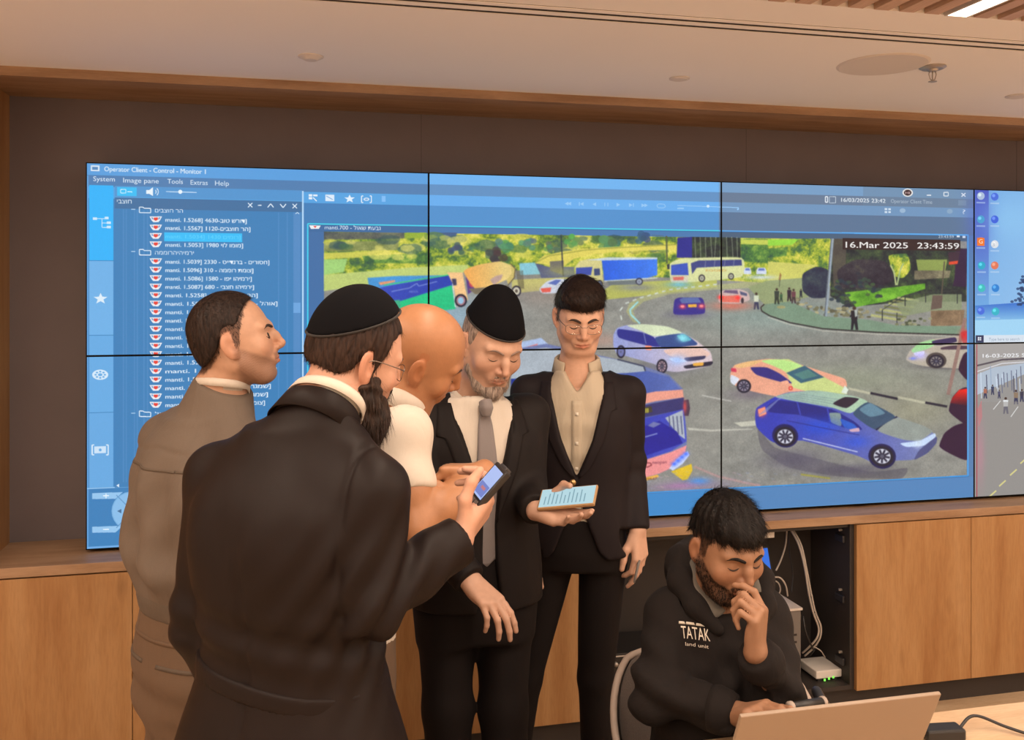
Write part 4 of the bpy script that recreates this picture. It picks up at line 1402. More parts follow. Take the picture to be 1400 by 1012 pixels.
names = [['display panel showing the menu bar and camera list, upper row by the picture edge', 'display panel above the older man showing blue lorry, mixer and green bus',
          'display panel showing the date stamp 16.Mar 2025 over a tree-lined pavement', 'display panel showing desktop icons on a blue snowy wallpaper'],
         ['display panel behind the man in grey showing round camera controls, lower row', 'display panel behind the youngest man showing a large coach front',
          'display panel above the seated man showing a blue estate car', 'display panel showing a grey street crossing with pedestrians']]
for row in range(2):
    for c in range(4):
        xa, xb = SCR_L + PAN_W * c, SCR_L + PAN_W * (c + 1)
        zt = SCR_T - PAN_H * row
        zb = zt - PAN_H
        r = empty('display_panel', ((xa + xb) / 2, 3.58, zb), names[row][c], 'screen', 'panels of the video wall')
        g = 0.0022
        box('housing', (xa + 0.0006, YS + 0.003, zb + 0.0006), (xb - 0.0006, YS + 0.16, zt - 0.0006), 'black_plastic', r)
        o = np.array(r.location)
        e = 0.0035
        V = [(xa + e, YS, zb + e), (xb - e, YS, zb + e), (xb - e, YS, zt - e), (xa + e, YS, zt - e)]
        V += [(x, YS + 0.0035, z) for x, _, z in V]
        s = mesh_obj('screen', [np.array(v) - o for v in V], [(0, 1, 2, 3), (1, 0, 4, 5), (2, 1, 5, 6), (3, 2, 6, 7), (0, 3, 7, 4)], 'video_wall_screen', r)
        uv = s.data.uv_layers.new(name='UVMap')
        for l in s.data.loops:
            v = s.data.vertices[l.vertex_index].co + Vector(o)
            uv.data[l.index].uv = ((v.x - SCR_L) / (4 * PAN_W), 1 - (SCR_T - v.z) / (2 * PAN_H))
        box('wall_mount', (xa + 0.4, YS + 0.16, zb + 0.2), (xa + 0.8, BACK, zb + 0.45), 'dark_metal', r)
        bm = bmesh.new()
        for lo, hi in (((xa, YS - 0.0008, zb), (xa + e, YS + 0.003, zt)), ((xb - e, YS - 0.0008, zb), (xb, YS + 0.003, zt)),
                       ((xa + e, YS - 0.0008, zb), (xb - e, YS + 0.003, zb + e)), ((xa + e, YS - 0.0008, zt - e), (xb - e, YS + 0.003, zt))):
            add_box(bm, np.array(lo) - o, np.array(hi) - o)
        bm_obj('bezel', bm, 'bezel_black', r)
# ------------------------------------------------------------------ implicit-surface modelling for bodies and clothes
def nrm(v):
    v = np.asarray(v, float)
    return v / (np.linalg.norm(v) + 1e-12)


def frame(f, up=(0, 0, 1)):
    """columns right, forward, up for a forward direction"""
    f = nrm(f)
    r = nrm(np.cross(f, up))
    return np.stack((r, f, np.cross(r, f)), 1)


def head_frame(fx, fz, pitch, roll=0.0):
    """fx, fz: facing right / away of the camera; pitch: degrees the face looks down; roll: degrees the head leans to its right"""
    f0 = nrm(Dv(fx, fz))
    up = np.array((0, 0, 1.0))
    r = np.cross(f0, up)
    p = math.radians(pitch)
    f = math.cos(p) * f0 - math.sin(p) * up
    u = math.cos(p) * up + math.sin(p) * f0
    q = math.radians(roll)
    r2 = math.cos(q) * r - math.sin(q) * u
    u2 = math.cos(q) * u + math.sin(q) * r
    return np.stack((r2, f, u2), 1)


def rc(a, b, ra, rb):
    a, b = np.asarray(a, float), np.asarray(b, float)
    d = b - a
    L2 = d @ d + 1e-12

    def fn(X, Y, Z):
        t = np.clip(((X - a[0]) * d[0] + (Y - a[1]) * d[1] + (Z - a[2]) * d[2]) / L2, 0, 1)
        return np.sqrt((X - a[0] - t * d[0]) ** 2 + (Y - a[1] - t * d[1]) ** 2 + (Z - a[2] - t * d[2]) ** 2) - (ra + (rb - ra) * t)
    m = max(ra, rb)
    return fn, np.minimum(a, b) - m, np.maximum(a, b) + m


def ell(c, r, R=None):
    c, r = np.asarray(c, float), np.asarray(r, float)
    R = np.eye(3) if R is None else np.asarray(R)

    def fn(X, Y, Z):
        x, y, z = X - c[0], Y - c[1], Z - c[2]
        l = [R[0, i] * x + R[1, i] * y + R[2, i] * z for i in range(3)]
        k0 = np.sqrt((l[0] / r[0]) ** 2 + (l[1] / r[1]) ** 2 + (l[2] / r[2]) ** 2)
        k1 = np.sqrt((l[0] / r[0] ** 2) ** 2 + (l[1] / r[1] ** 2) ** 2 + (l[2] / r[2] ** 2) ** 2) + 1e-9
        return k0 * (k0 - 1) / k1
    e = np.sqrt((R ** 2) @ (r ** 2))
    return fn, c - e, c + e


def stack(o, R, rows, n=2.3):
    """pile of rounded cross-sections; rows: (z, cx, cy, rx, ry) along the frame's up axis"""
    o, R = np.asarray(o, float), np.asarray(R)
    rows = sorted(rows)
    A = np.array(rows)
    zz = np.linspace(A[0, 0], A[-1, 0], 90)
    cols = [np.interp(zz, A[:, 0], A[:, i]) for i in range(1, 5)]
    ker = np.ones(9) / 9
    sm = [np.convolve(np.pad(c, 4, 'edge'), ker, 'valid') for c in cols]

    def fn(X, Y, Z):
        x, y, z = X - o[0], Y - o[1], Z - o[2]
        l = [R[0, i] * x + R[1, i] * y + R[2, i] * z for i in range(3)]
        cx, cy, rx, ry = (np.interp(l[2], zz, s) for s in sm)
        u, v = np.abs(l[0] - cx) / rx, np.abs(l[1] - cy) / ry
        q = (u ** n + v ** n) ** (1.0 / n)
        d = (q - 1) * np.minimum(rx, ry)
        cap = np.maximum(l[2] - zz[-1], zz[0] - l[2])
        return np.maximum(d, cap)
    pts = []
    for z, cx, cy, rx, ry in rows:
        for sx in (-1, 1):
            for sy in (-1, 1):
                pts.append(o + R @ np.array((cx + sx * rx, cy + sy * ry, z)))
    pts = np.array(pts)
    return fn, pts.min(0), pts.max(0)


def field(fn, lo=None, hi=None):
    return fn, None if lo is None else np.asarray(lo, float), None if hi is None else np.asarray(hi, float)


class Body:
    """ordered list of joins and cuts, turned into one mesh"""

    def __init__(s):
        s.ops = []

    def add(s, prim, k=0.02):
        s.ops.append(('+', prim, k))
        return s

    def chain(s, pts, rad, k=0.02):
        for i in range(len(pts) - 1):
            s.add(rc(pts[i], pts[i + 1], rad[i], rad[i + 1]), k)
        return s

    def sub(s, prim, k=0.005):
        s.ops.append(('-', prim, k))
        return s

    def keep(s, prim, k=0.005):
        s.ops.append(('&', prim, k))
        return s

    def mesh(s, h, clip=None):
        los = [p[1] for o, p, k in s.ops if o == '+']
        his = [p[2] for o, p, k in s.ops if o == '+']
        lo = np.min(los, 0) - 3 * h - 0.01
        hi = np.max(his, 0) + 3 * h + 0.01
        if clip is not None:
            lo, hi = np.maximum(lo, clip[0]), np.minimum(hi, clip[1])
        n = np.ceil((hi - lo) / h).astype(int) + 1
        ax = [(lo[i] + h * np.arange(n[i])).astype(np.float32) for i in range(3)]
        v = np.full(tuple(n), 0.6, np.float32)
        for op, (fn, a, b), k in s.ops:
            if a is None:
                sl = (slice(None),) * 3
            else:
                m = k + 3 * h + (0.012 if op == '+' else 0.004)
                i0 = np.clip(np.floor((a - m - lo) / h).astype(int), 0, n)
                i1 = np.clip(np.ceil((b + m - lo) / h).astype(int) + 1, 0, n)
                if np.any(i1 <= i0):
                    continue
                sl = tuple(slice(i0[i], i1[i]) for i in range(3))
            X, Y, Z = ax[0][sl[0]][:, None, None], ax[1][sl[1]][None, :, None], ax[2][sl[2]][None, None, :]
            d = fn(X, Y, Z).astype(np.float32)
            w = v[sl]
            if op == '+':
                hh = np.maximum(k - np.abs(w - d), 0) / k
                v[sl] = np.minimum(w, d) - hh * hh * k * 0.25
            else:
                e = -d if op == '-' else d
                hh = np.maximum(k - np.abs(w - e), 0) / k
                v[sl] = np.maximum(w, e) + hh * hh * k * 0.25
        return surface_net(v, lo, h)


_CORN = np.array([(i, j, k) for i in (0, 1) for j in (0, 1) for k in (0, 1)])
_EDG = [(a, b) for a in range(8) for b in range(a + 1, 8) if np.abs(_CORN[a] - _CORN[b]).sum() == 1]


def surface_net(v, lo, h):
    v[[0, -1]] = np.maximum(v[[0, -1]], 1e-4)
    v[:, [0, -1]] = np.maximum(v[:, [0, -1]], 1e-4)
    v[:, :, [0, -1]] = np.maximum(v[:, :, [0, -1]], 1e-4)
    s = v < 0
    c = s[:-1, :-1, :-1].astype(np.int8)
    c = sum(s[i:s.shape[0] - 1 + i, j:s.shape[1] - 1 + j, k:s.shape[2] - 1 + k].astype(np.int8) for i, j, k in _CORN)
    act = (c > 0) & (c < 8)
    idx = np.argwhere(act)
    val = np.stack([v[idx[:, 0] + i, idx[:, 1] + j, idx[:, 2] + k] for i, j, k in _CORN], 1)
    pos = np.zeros((len(idx), 3), np.float64)
    cnt = np.zeros(len(idx))
    for a, b in _EDG:
        m = (val[:, a] < 0) != (val[:, b] < 0)
        t = val[m, a] / (val[m, a] - val[m, b])
        pos[m] += _CORN[a] + t[:, None] * (_CORN[b] - _CORN[a])
        cnt[m] += 1
    pos = (idx + pos / cnt[:, None]) * h + lo
    vid = np.full(act.shape, -1, np.int32)
    vid[act] = np.arange(len(idx))
    F_ = []
    for axis in range(3):
        s0 = [slice(None)] * 3
        s1 = [slice(None)] * 3
        s0[axis], s1[axis] = slice(0, -1), slice(1, None)
        A, B = s[tuple(s0)], s[tuple(s1)]
        e = np.argwhere(A != B)
        o = [i for i in range(3) if i != axis]
        ok = (e[:, o[0]] > 0) & (e[:, o[1]] > 0) & (e[:, o[0]] < v.shape[o[0]] - 1) & (e[:, o[1]] < v.shape[o[1]] - 1)
        e = e[ok]
        fl = A[e[:, 0], e[:, 1], e[:, 2]]
        q = []
        for d0, d1 in ((0, 0), (1, 0), (1, 1), (0, 1)):
            t = e.copy()
            t[:, o[0]] -= 1 - d0
            t[:, o[1]] -= 1 - d1
            q.append(vid[t[:, 0], t[:, 1], t[:, 2]])
        q = np.stack(q, 1)
        if axis == 1:
            fl = ~fl
        q[~fl] = q[~fl][:, ::-1]
        F_.append(q)
    return pos, np.concatenate(F_)


def relax(V, Fq, it=1, lam=0.5):
    e = np.concatenate([Fq[:, [i, (i + 1) % 4]] for i in range(4)])
    for _ in range(it):
        acc = np.zeros_like(V)
        cnt = np.zeros(len(V))
        np.add.at(acc, e[:, 0], V[e[:, 1]])
        np.add.at(cnt, e[:, 0], 1)
        np.add.at(acc, e[:, 1], V[e[:, 0]])
        np.add.at(cnt, e[:, 1], 1)
        V = V * (1 - lam) + lam * acc / np.maximum(cnt, 1)[:, None]
    return V


def vnormals(V, Fq):
    n = np.cross(V[Fq[:, 2]] - V[Fq[:, 0]], V[Fq[:, 3]] - V[Fq[:, 1]])
    N = np.zeros_like(V)
    for i in range(4):
        np.add.at(N, Fq[:, i], n)
    return N / (np.linalg.norm(N, axis=1)[:, None] + 1e-12)


def folds(V, seed, amp, freq, stretch=(1, 1, 0.45), sharp=1.0):
    """soft cloth creases: warped directional waves"""
    r = np.random.default_rng(seed)
    p = V * np.array(stretch)
    w = np.zeros(len(V))
    warp = 0.5 * np.sin(p @ (r.normal(size=3) * freq * 0.4) + r.uniform(0, 6))[:, None] * r.normal(size=3)
    for i in range(5):
        k = r.normal(size=3)
        k = k / np.linalg.norm(k) * freq * r.uniform(0.6, 1.7)
        s = np.sin((p + warp / freq * 2) @ k + r.uniform(0, 6.28))
        w += (1 - np.abs(s) ** 0.8) * r.uniform(0.5, 1.0)
    w = w / 5 - 0.25
    return w * amp


def skin_like(name, col, var=0.12, rough=0.48, sss=0.0):
    """skin: vertex tint times base colour with fine mottling"""
    m, nt, b = new_mat(name)
    at = nt.nodes.new('ShaderNodeAttribute')
    at.attribute_name = 'tint'
    n = nt.nodes.new('ShaderNodeTexNoise')
    n.inputs['Scale'].default_value = 70
    n.inputs['Detail'].default_value = 5
    tc = nt.nodes.new('ShaderNodeTexCoord')
    nt.links.new(tc.outputs['Object'], n.inputs['Vector'])
    mx = nt.nodes.new('ShaderNodeMix')
    mx.data_type = 'RGBA'
    mx.inputs[6].default_value = (*[c * (1 - var) for c in col], 1)
    mx.inputs[7].default_value = (*[c * (1 + var) for c in col], 1)
    nt.links.new(n.outputs['Fac'], mx.inputs[0])
    mu = nt.nodes.new('ShaderNodeMix')
    mu.data_type = 'RGBA'
    mu.blend_type = 'MULTIPLY'
    mu.inputs[0].default_value = 1.0
    nt.links.new(mx.outputs[2], mu.inputs[6])
    nt.links.new(at.outputs['Color'], mu.inputs[7])
    nt.links.new(mu.outputs[2], b.inputs['Base Color'])
    b.inputs['Roughness'].default_value = rough
    b.inputs['Specular IOR Level'].default_value = 0.4
    bp = nt.nodes.new('ShaderNodeBump')
    bp.inputs['Strength'].default_value = 0.10
    bp.inputs['Distance'].default_value = 0.003
    n3 = nt.nodes.new('ShaderNodeTexNoise')
    n3.inputs['Scale'].default_value = 260
    nt.links.new(tc.outputs['Object'], n3.inputs['Vector'])
    nt.links.new(n3.outputs['Fac'], bp.inputs['Height'])
    nt.links.new(bp.outputs[0], b.inputs['Normal'])
    return m


def hair_mat(name, c0, c1, stretch=(1, 1, 0.25), scale=160, rough=0.5):
    m, nt, b = new_mat(name)
    tc = nt.nodes.new('ShaderNodeTexCoord')
    mp = nt.nodes.new('ShaderNodeMapping')
    mp.inputs['Scale'].default_value = stretch
    nt.links.new(tc.outputs['Object'], mp.inputs[0])
    n = nt.nodes.new('ShaderNodeTexNoise')
    n.inputs['Scale'].default_value = scale
    n.inputs['Detail'].default_value = 4
    n.inputs['Distortion'].default_value = 0.6
    nt.links.new(mp.outputs[0], n.inputs['Vector'])
    cr = nt.nodes.new('ShaderNodeValToRGB')
    cr.color_ramp.elements[0].position, cr.color_ramp.elements[0].color = 0.38, (*c0, 1)
    cr.color_ramp.elements[1].position, cr.color_ramp.elements[1].color = 0.68, (*c1, 1)
    nt.links.new(n.outputs['Fac'], cr.inputs[0])
    nt.links.new(cr.outputs[0], b.inputs['Base Color'])
    b.inputs['Roughness'].default_value = rough
    b.inputs['Specular IOR Level'].default_value = 0.22
    bp = nt.nodes.new('ShaderNodeBump')
    bp.inputs['Strength'].default_value = 0.7
    bp.inputs['Distance'].default_value = 0.004
    nt.links.new(n.outputs['Fac'], bp.inputs['Height'])
    nt.links.new(bp.outputs[0], b.inputs['Normal'])
    return m


def cloth(name, col, rough=0.75, sheen=0.15, weave=700.0, bump=0.12, vary=0.10, fold=0.25, fs=9.0, stretch=(1, 1, 0.35), spec=0.3):
    """woven cloth: fine weave bump plus soft broad fold bump"""
    m, nt, b = new_mat(name)
    tc = nt.nodes.new('ShaderNodeTexCoord')
    mp = nt.nodes.new('ShaderNodeMapping')
    mp.inputs['Scale'].default_value = stretch
    nt.links.new(tc.outputs['Object'], mp.inputs[0])
    n = nt.nodes.new('ShaderNodeTexNoise')
    n.inputs['Scale'].default_value = weave
    n.inputs['Detail'].default_value = 2
    nt.links.new(tc.outputs['Object'], n.inputs['Vector'])
    n2 = nt.nodes.new('ShaderNodeTexNoise')
    n2.inputs['Scale'].default_value = fs
    n2.inputs['Detail'].default_value = 4
    n2.inputs['Distortion'].default_value = 0.8
    nt.links.new(mp.outputs[0], n2.inputs['Vector'])
    mx = nt.nodes.new('ShaderNodeMix')
    mx.data_type = 'RGBA'
    mx.inputs[6].default_value = (*[c * (1 - vary) for c in col], 1)
    mx.inputs[7].default_value = (*[c * (1 + vary) for c in col], 1)
    nt.links.new(n.outputs['Fac'], mx.inputs[0])
    nt.links.new(mx.outputs[2], b.inputs['Base Color'])
    b1 = nt.nodes.new('ShaderNodeBump')
    b1.inputs['Strength'].default_value = bump
    b1.inputs['Distance'].default_value = 0.002
    nt.links.new(n.outputs['Fac'], b1.inputs['Height'])
    b2 = nt.nodes.new('ShaderNodeBump')
    b2.inputs['Strength'].default_value = fold
    b2.inputs['Distance'].default_value = 0.03
    nt.links.new(n2.outputs['Fac'], b2.inputs['Height'])
    nt.links.new(b1.outputs[0], b2.inputs['Normal'])
    nt.links.new(b2.outputs[0], b.inputs['Normal'])
    b.inputs['Roughness'].default_value = rough
    b.inputs['Specular IOR Level'].default_value = spec
    b.inputs['Sheen Weight'].default_value = sheen
    b.inputs['Sheen Roughness'].default_value = 0.5
    return m


class Person:
    """root at the feet; parts are meshes in room coordinates shifted to the root"""

    def __init__(s, foot, label):
        s.o = np.array((foot[0], foot[1], 0.0))
        s.root = empty('person', s.o, label, 'person')
        s.skin_V, s.skin_F, s.skin_T, s.nv = [], [], [], 0
        s.bvh = {}
        s.geom = {}

    def add_skin(s, V, Fq, tint):
        s.skin_V.append(V)
        s.skin_F.append(Fq + s.nv)
        s.skin_T.append(np.broadcast_to(tint, (len(V), 3)))
        s.nv += len(V)

    def finish(s, mat):
        V, Fq, T_ = np.concatenate(s.skin_V), np.concatenate(s.skin_F), np.concatenate(s.skin_T)
        o = s.part('body', V, Fq, mat)
        ca = o.data.color_attributes.new('tint', 'FLOAT_COLOR', 'POINT')
        ca.data.foreach_set('color', np.concatenate((T_, np.ones((len(V), 1))), 1).astype(np.float32).ravel())
        return o

    def part(s, name, V, Fq, mat, parent=None, smooth=True):
        V = np.asarray(V) - s.o
        Fq = np.asarray(Fq)
        me = bpy.data.meshes.new(name)
        nF, k = Fq.shape
        me.vertices.add(len(V))
        me.vertices.foreach_set('co', V.astype(np.float32).ravel())
        me.loops.add(nF * k)
        me.loops.foreach_set('vertex_index', Fq.astype(np.int32).ravel())
        me.polygons.add(nF)
        me.polygons.foreach_set('loop_start', np.arange(0, nF * k, k, dtype=np.int32))
        if smooth:
            me.polygons.foreach_set('use_smooth', np.ones(nF, bool))
        me.update(calc_edges=True)
        me.validate()
        me.materials.append(MATS[mat])
        ob = bpy.data.objects.new(name, me)
        COL.objects.link(ob)
        ob.parent = parent or s.root
        return ob

    def garment(s, name, body, h, mat, amp=0.0, freq=14.0, seed=1, it=2, stretch=(1, 1, 0.45), parent=None, clip=None, dispf=None):
        V, Fq = body.mesh(h, clip)
        V = relax(V, Fq, it)
        if amp or dispf is not None:
            N = vnormals(V, Fq)
            d = folds(V, seed, amp, freq, stretch) if amp else np.zeros(len(V))
            if dispf is not None:
                d = d + dispf(V)
            V = V + N * d[:, None]
            V = relax(V, Fq, 1)
        s.geom[name] = (V, Fq)
        s.bvh[name] = BVHTree.FromPolygons([tuple(v) for v in V], [tuple(f) for f in Fq])
        return s.part(name, V, Fq, mat, parent)

    def geo(s, name, V, Fc, mat, parent=None, smooth=True):
        """any polygons, room coordinates"""
        o = mesh_obj(name, [np.asarray(v) - s.o for v in V], Fc, mat, parent or s.root, smooth=smooth)
        return o

    def tube(s, name, pts, r, mat, parent=None, n=8, closed=False, sm=6):
        pp = smooth_path(pts, sm) if (not closed and len(pts) > 2) else pts
        V, Fc = tube_geo(pp, r, n, closed)
        return s.geo(name, V, Fc, mat, parent)

    def patch(s, name, on, origin, R, rows, mat, lift=0.004, thick=0.003, parent=None, dirn=1, nx=6, smooth=True, ny=None):
        """strip of cloth laid on garment `on`: rows (z, xl, xr) in frame R at origin, projected along -forward*dirn"""
        bv = s.bvh[on]
        if ny:
            A = np.array(rows)
            q = np.linspace(0, 1, ny)
            tq = np.linspace(0, 1, len(rows))
            rows = [tuple(np.interp(t, tq, A[:, i]) for i in range(3)) for t in q]
        V, ok = [], True
        f = R[:, 1] * dirn
        last = None
        for z, xl, xr in rows:
            for i in range(nx + 1):
                x = xl + (xr - xl) * i / nx
                st = origin + R @ np.array((x, 0, z)) + f * 0.6
                hit = bv.ray_cast(Vector(st), Vector(-f))
                if hit[0] is None:
                    d = last if last is not None else 0.5
                else:
                    d = (Vector(st) - hit[0]).length
                    last = d
                V.append(st - f * (d - lift))
        n = len(V)
        V += [v - f * (lift + thick * 0) for v in V] if False else [v - f * thick for v in V]
        W = nx + 1
        m = len(rows)
        Fc = []
        for j in range(m - 1):
            for i in range(nx):
                a = j * W + i
                Fc.append((a, a + 1, a + W + 1, a + W))
                Fc.append((n + a, n + a + W, n + a + W + 1, n + a + 1))
        for i in range(nx):
            Fc.append((i, n + i, n + i + 1, i + 1))
            a = (m - 1) * W + i
            Fc.append((a, a + 1, n + a + 1, n + a))
        for j in range(m - 1):
            a = j * W
            Fc.append((a, a + W, n + a + W, n + a))
            a = j * W + nx
            Fc.append((a, n + a, n + a + W, a + W))
        return s.geo(name, V, Fc, mat, parent, smooth)


# ------------------------------------------------------------------ head, hands
def head_body(O, R, sc=1.0, neck=None, neck_r=(0.058, 0.062), jaw=1.0, nose=1.0, lids=True, ear_out=0.0, cran=(1, 1, 1)):
    """implicit head in frame R at O (between the ears); returns Body"""
    b = Body()

    def L(x, y, z):
        return O + R @ (np.array((x, y, z)) * sc)
    r_ = lambda *a: np.array(a) * sc
    b.add(ell(L(0, -0.012, 0.037), r_(0.0745 * cran[0], 0.097 * cran[1], 0.088 * cran[2]), R), 0.02)
    b.add(ell(L(0, 0.028, -0.026), r_(0.063, 0.062, 0.082), R), 0.035)
    b.add(ell(L(0, 0.058, -0.094), r_(0.027 * jaw, 0.024, 0.019), R), 0.03)
    for s in (-1, 1):
        b.add(rc(L(s * 0.054, 0.004, -0.052), L(s * 0.030 * jaw, 0.050, -0.092), 0.016 * sc, 0.016 * sc), 0.03)
        b.add(ell(L(s * 0.043, 0.060, -0.024), r_(0.020, 0.016, 0.017), R), 0.028)
        b.add(rc(L(s * 0.006, 0.085, 0.026), L(s * 0.045, 0.070, 0.026), 0.0085 * sc, 0.0075 * sc), 0.016)
    for s in (-1, 1):
        b.sub(ell(L(s * 0.032, 0.098, 0.006), r_(0.021, 0.018, 0.0125), R), 0.012)
    for s in (-1, 1):
        b.add(ell(L(s * 0.0315, 0.0695, 0.004), r_(0.0145, 0.0135, 0.0125), R), 0.004)
        b.add(rc(L(s * 0.021, 0.0805, -0.004), L(s * 0.042, 0.0765, -0.004), 0.0032, 0.0028), 0.005)
    # nose
    b.chain([L(0, 0.082, 0.020), L(0, 0.094 + 0.004 * nose, -0.002), L(0, 0.103 + 0.006 * nose, -0.024)], [0.0075 * sc, 0.0078 * sc, 0.0098 * sc], 0.014)
    for s in (-1, 1):
        b.add(ell(L(s * 0.0115, 0.094, -0.031), r_(0.0078, 0.0105, 0.0075), R), 0.008)
    b.add(rc(L(0, 0.090, -0.036), L(0, 0.102 + 0.004 * nose, -0.031), 0.006 * sc, 0.006 * sc), 0.006)
    for s in (-1, 1):
        b.sub(ell(L(s * 0.0065, 0.099, -0.040), r_(0.0035, 0.005, 0.004), R), 0.003)
    # lips
    b.add(ell(L(0, 0.082, -0.056), r_(0.030, 0.012, 0.020), R), 0.014)
    b.chain([L(-0.023, 0.080, -0.0585), L(-0.008, 0.0915, -0.0555), L(0, 0.0915, -0.0565), L(0.008, 0.0915, -0.0555), L(0.023, 0.080, -0.0585)],
            [0.003, 0.0052, 0.005, 0.0052, 0.003], 0.004)
    b.chain([L(-0.020, 0.080, -0.062), L(0, 0.0905, -0.0665), L(0.020, 0.080, -0.062)], [0.003, 0.0065, 0.003], 0.005)
    b.sub(rc(L(-0.024, 0.086, -0.0605), L(0, 0.0985, -0.0612), 0.0018, 0.0018), 0.003)
    b.sub(rc(L(0.024, 0.086, -0.0605), L(0, 0.0985, -0.0612), 0.0018, 0.0018), 0.003)
    b.sub(ell(L(0, 0.094, -0.079), r_(0.018, 0.008, 0.005), R), 0.01)
    # neck
    if neck is not None:
        b.add(rc(L(0, -0.022, -0.045), neck, neck_r[0] * sc, neck_r[1] * sc), 0.03)
        b.add(rc(neck, np.asarray(neck) - np.array((0, 0, 0.05)), neck_r[1] * sc, neck_r[1] * 1.15), 0.03)
    # ears
    for s in (-1, 1):
        q = math.radians(16)
        Re = R @ np.array(((1, 0, 0), (0, math.cos(q), math.sin(q)), (0, -math.sin(q), math.cos(q)))).T
        a = math.radians(24 + ear_out) * s
        Rz = np.array(((math.cos(a), -math.sin(a), 0), (math.sin(a), math.cos(a), 0), (0, 0, 1)))
        Re = R @ Rz @ (R.T @ Re)
        c = L(s * 0.078, -0.012, -0.004)
        b.add(ell(c, r_(0.0065, 0.0195, 0.034), Re), 0.006)
        b.add(rc(c + Re @ r_(0, 0.008, -0.020), c + Re @ r_(0, 0.006, -0.030), 0.0065 * sc, 0.006 * sc), 0.006)
        b.sub(ell(c + Re @ r_(s * 0.0065, 0.004, 0.002), r_(0.0045, 0.0095, 0.017), Re), 0.004)
        b.add(ell(c + Re @ r_(s * 0.001, 0.015, -0.004), r_(0.004, 0.004, 0.007), Re), 0.004)
    return b


def head_local(V, O, R, sc=1.0):
    return (V - O) @ R / sc


def sstep(a, b, t):
    q = np.clip((t - a) / (b - a), 0, 1)
    return q * q * (3 - 2 * q)


def beard_mask(x, y, z):
    """where a beard grows, in head coordinates"""
    line = -0.010 - 0.62 * (y - 0.010)
    cheek = sstep(-0.004, 0.010, line - z) * sstep(-0.012, 0.004, y + 0.4 * np.minimum(0, z + 0.05) * 0)
    under = sstep(-0.145, -0.115, z)
    mus = sstep(0.0335, 0.026, np.abs(x)) * sstep(0.068, 0.076, y) * sstep(-0.066, -0.058, z) * sstep(-0.0405, -0.046, z)
    lip = np.exp(-(((z + 0.0615) / 0.0085) ** 4) - (x / 0.022) ** 6) * (y > 0.075)
    return np.clip(np.maximum(cheek * under, mus), 0, 1) * (1 - lip)


def skin_tint(Lc, stubble=0.0, stubble_col=(0.35, 0.30, 0.30), lips=(0.80, 0.52, 0.50), scalp=None, scalp_col=(0.5, 0.45, 0.42)):
    """per-vertex colour of a head from its local coordinates"""
    T_ = np.ones((len(Lc), 3))
    x, y, z = Lc[:, 0], Lc[:, 1], Lc[:, 2]

    def mixin(m, c):
        m = np.clip(m, 0, 1)[:, None]
        return T_ * (1 - m) + np.array(c) * m
    # warmer nose, cheeks, ears
    g = np.exp(-((z + 0.025) / 0.022) ** 2) * (y > 0.06)
    T_ = mixin(0.35 * g, (1.0, 0.78, 0.72))
    T_ = mixin(0.5 * (np.abs(x) > 0.074) * (y < 0.02) * (np.abs(z) < 0.045), (1.0, 0.76, 0.68))
    # stubble
    if stubble:
        m = beard_mask(x, y, z)
        rn = 0.82 + 0.18 * np.sin(x * 900) * np.sin(z * 1100 + y * 800)
        T_ = mixin(stubble * m * rn, stubble_col)
    if scalp is not None:
        T_ = mixin(scalp(x, y, z), scalp_col)
    lipm = np.exp(-(((z + 0.0612) / 0.0085) ** 4) - (x / 0.022) ** 6) * (y > 0.076)
    T_ = mixin(lipm * 0.8, lips)
    return T_


def arm_lim(b, pts, rad, k=0.02):
    return b.chain(pts, rad, k)


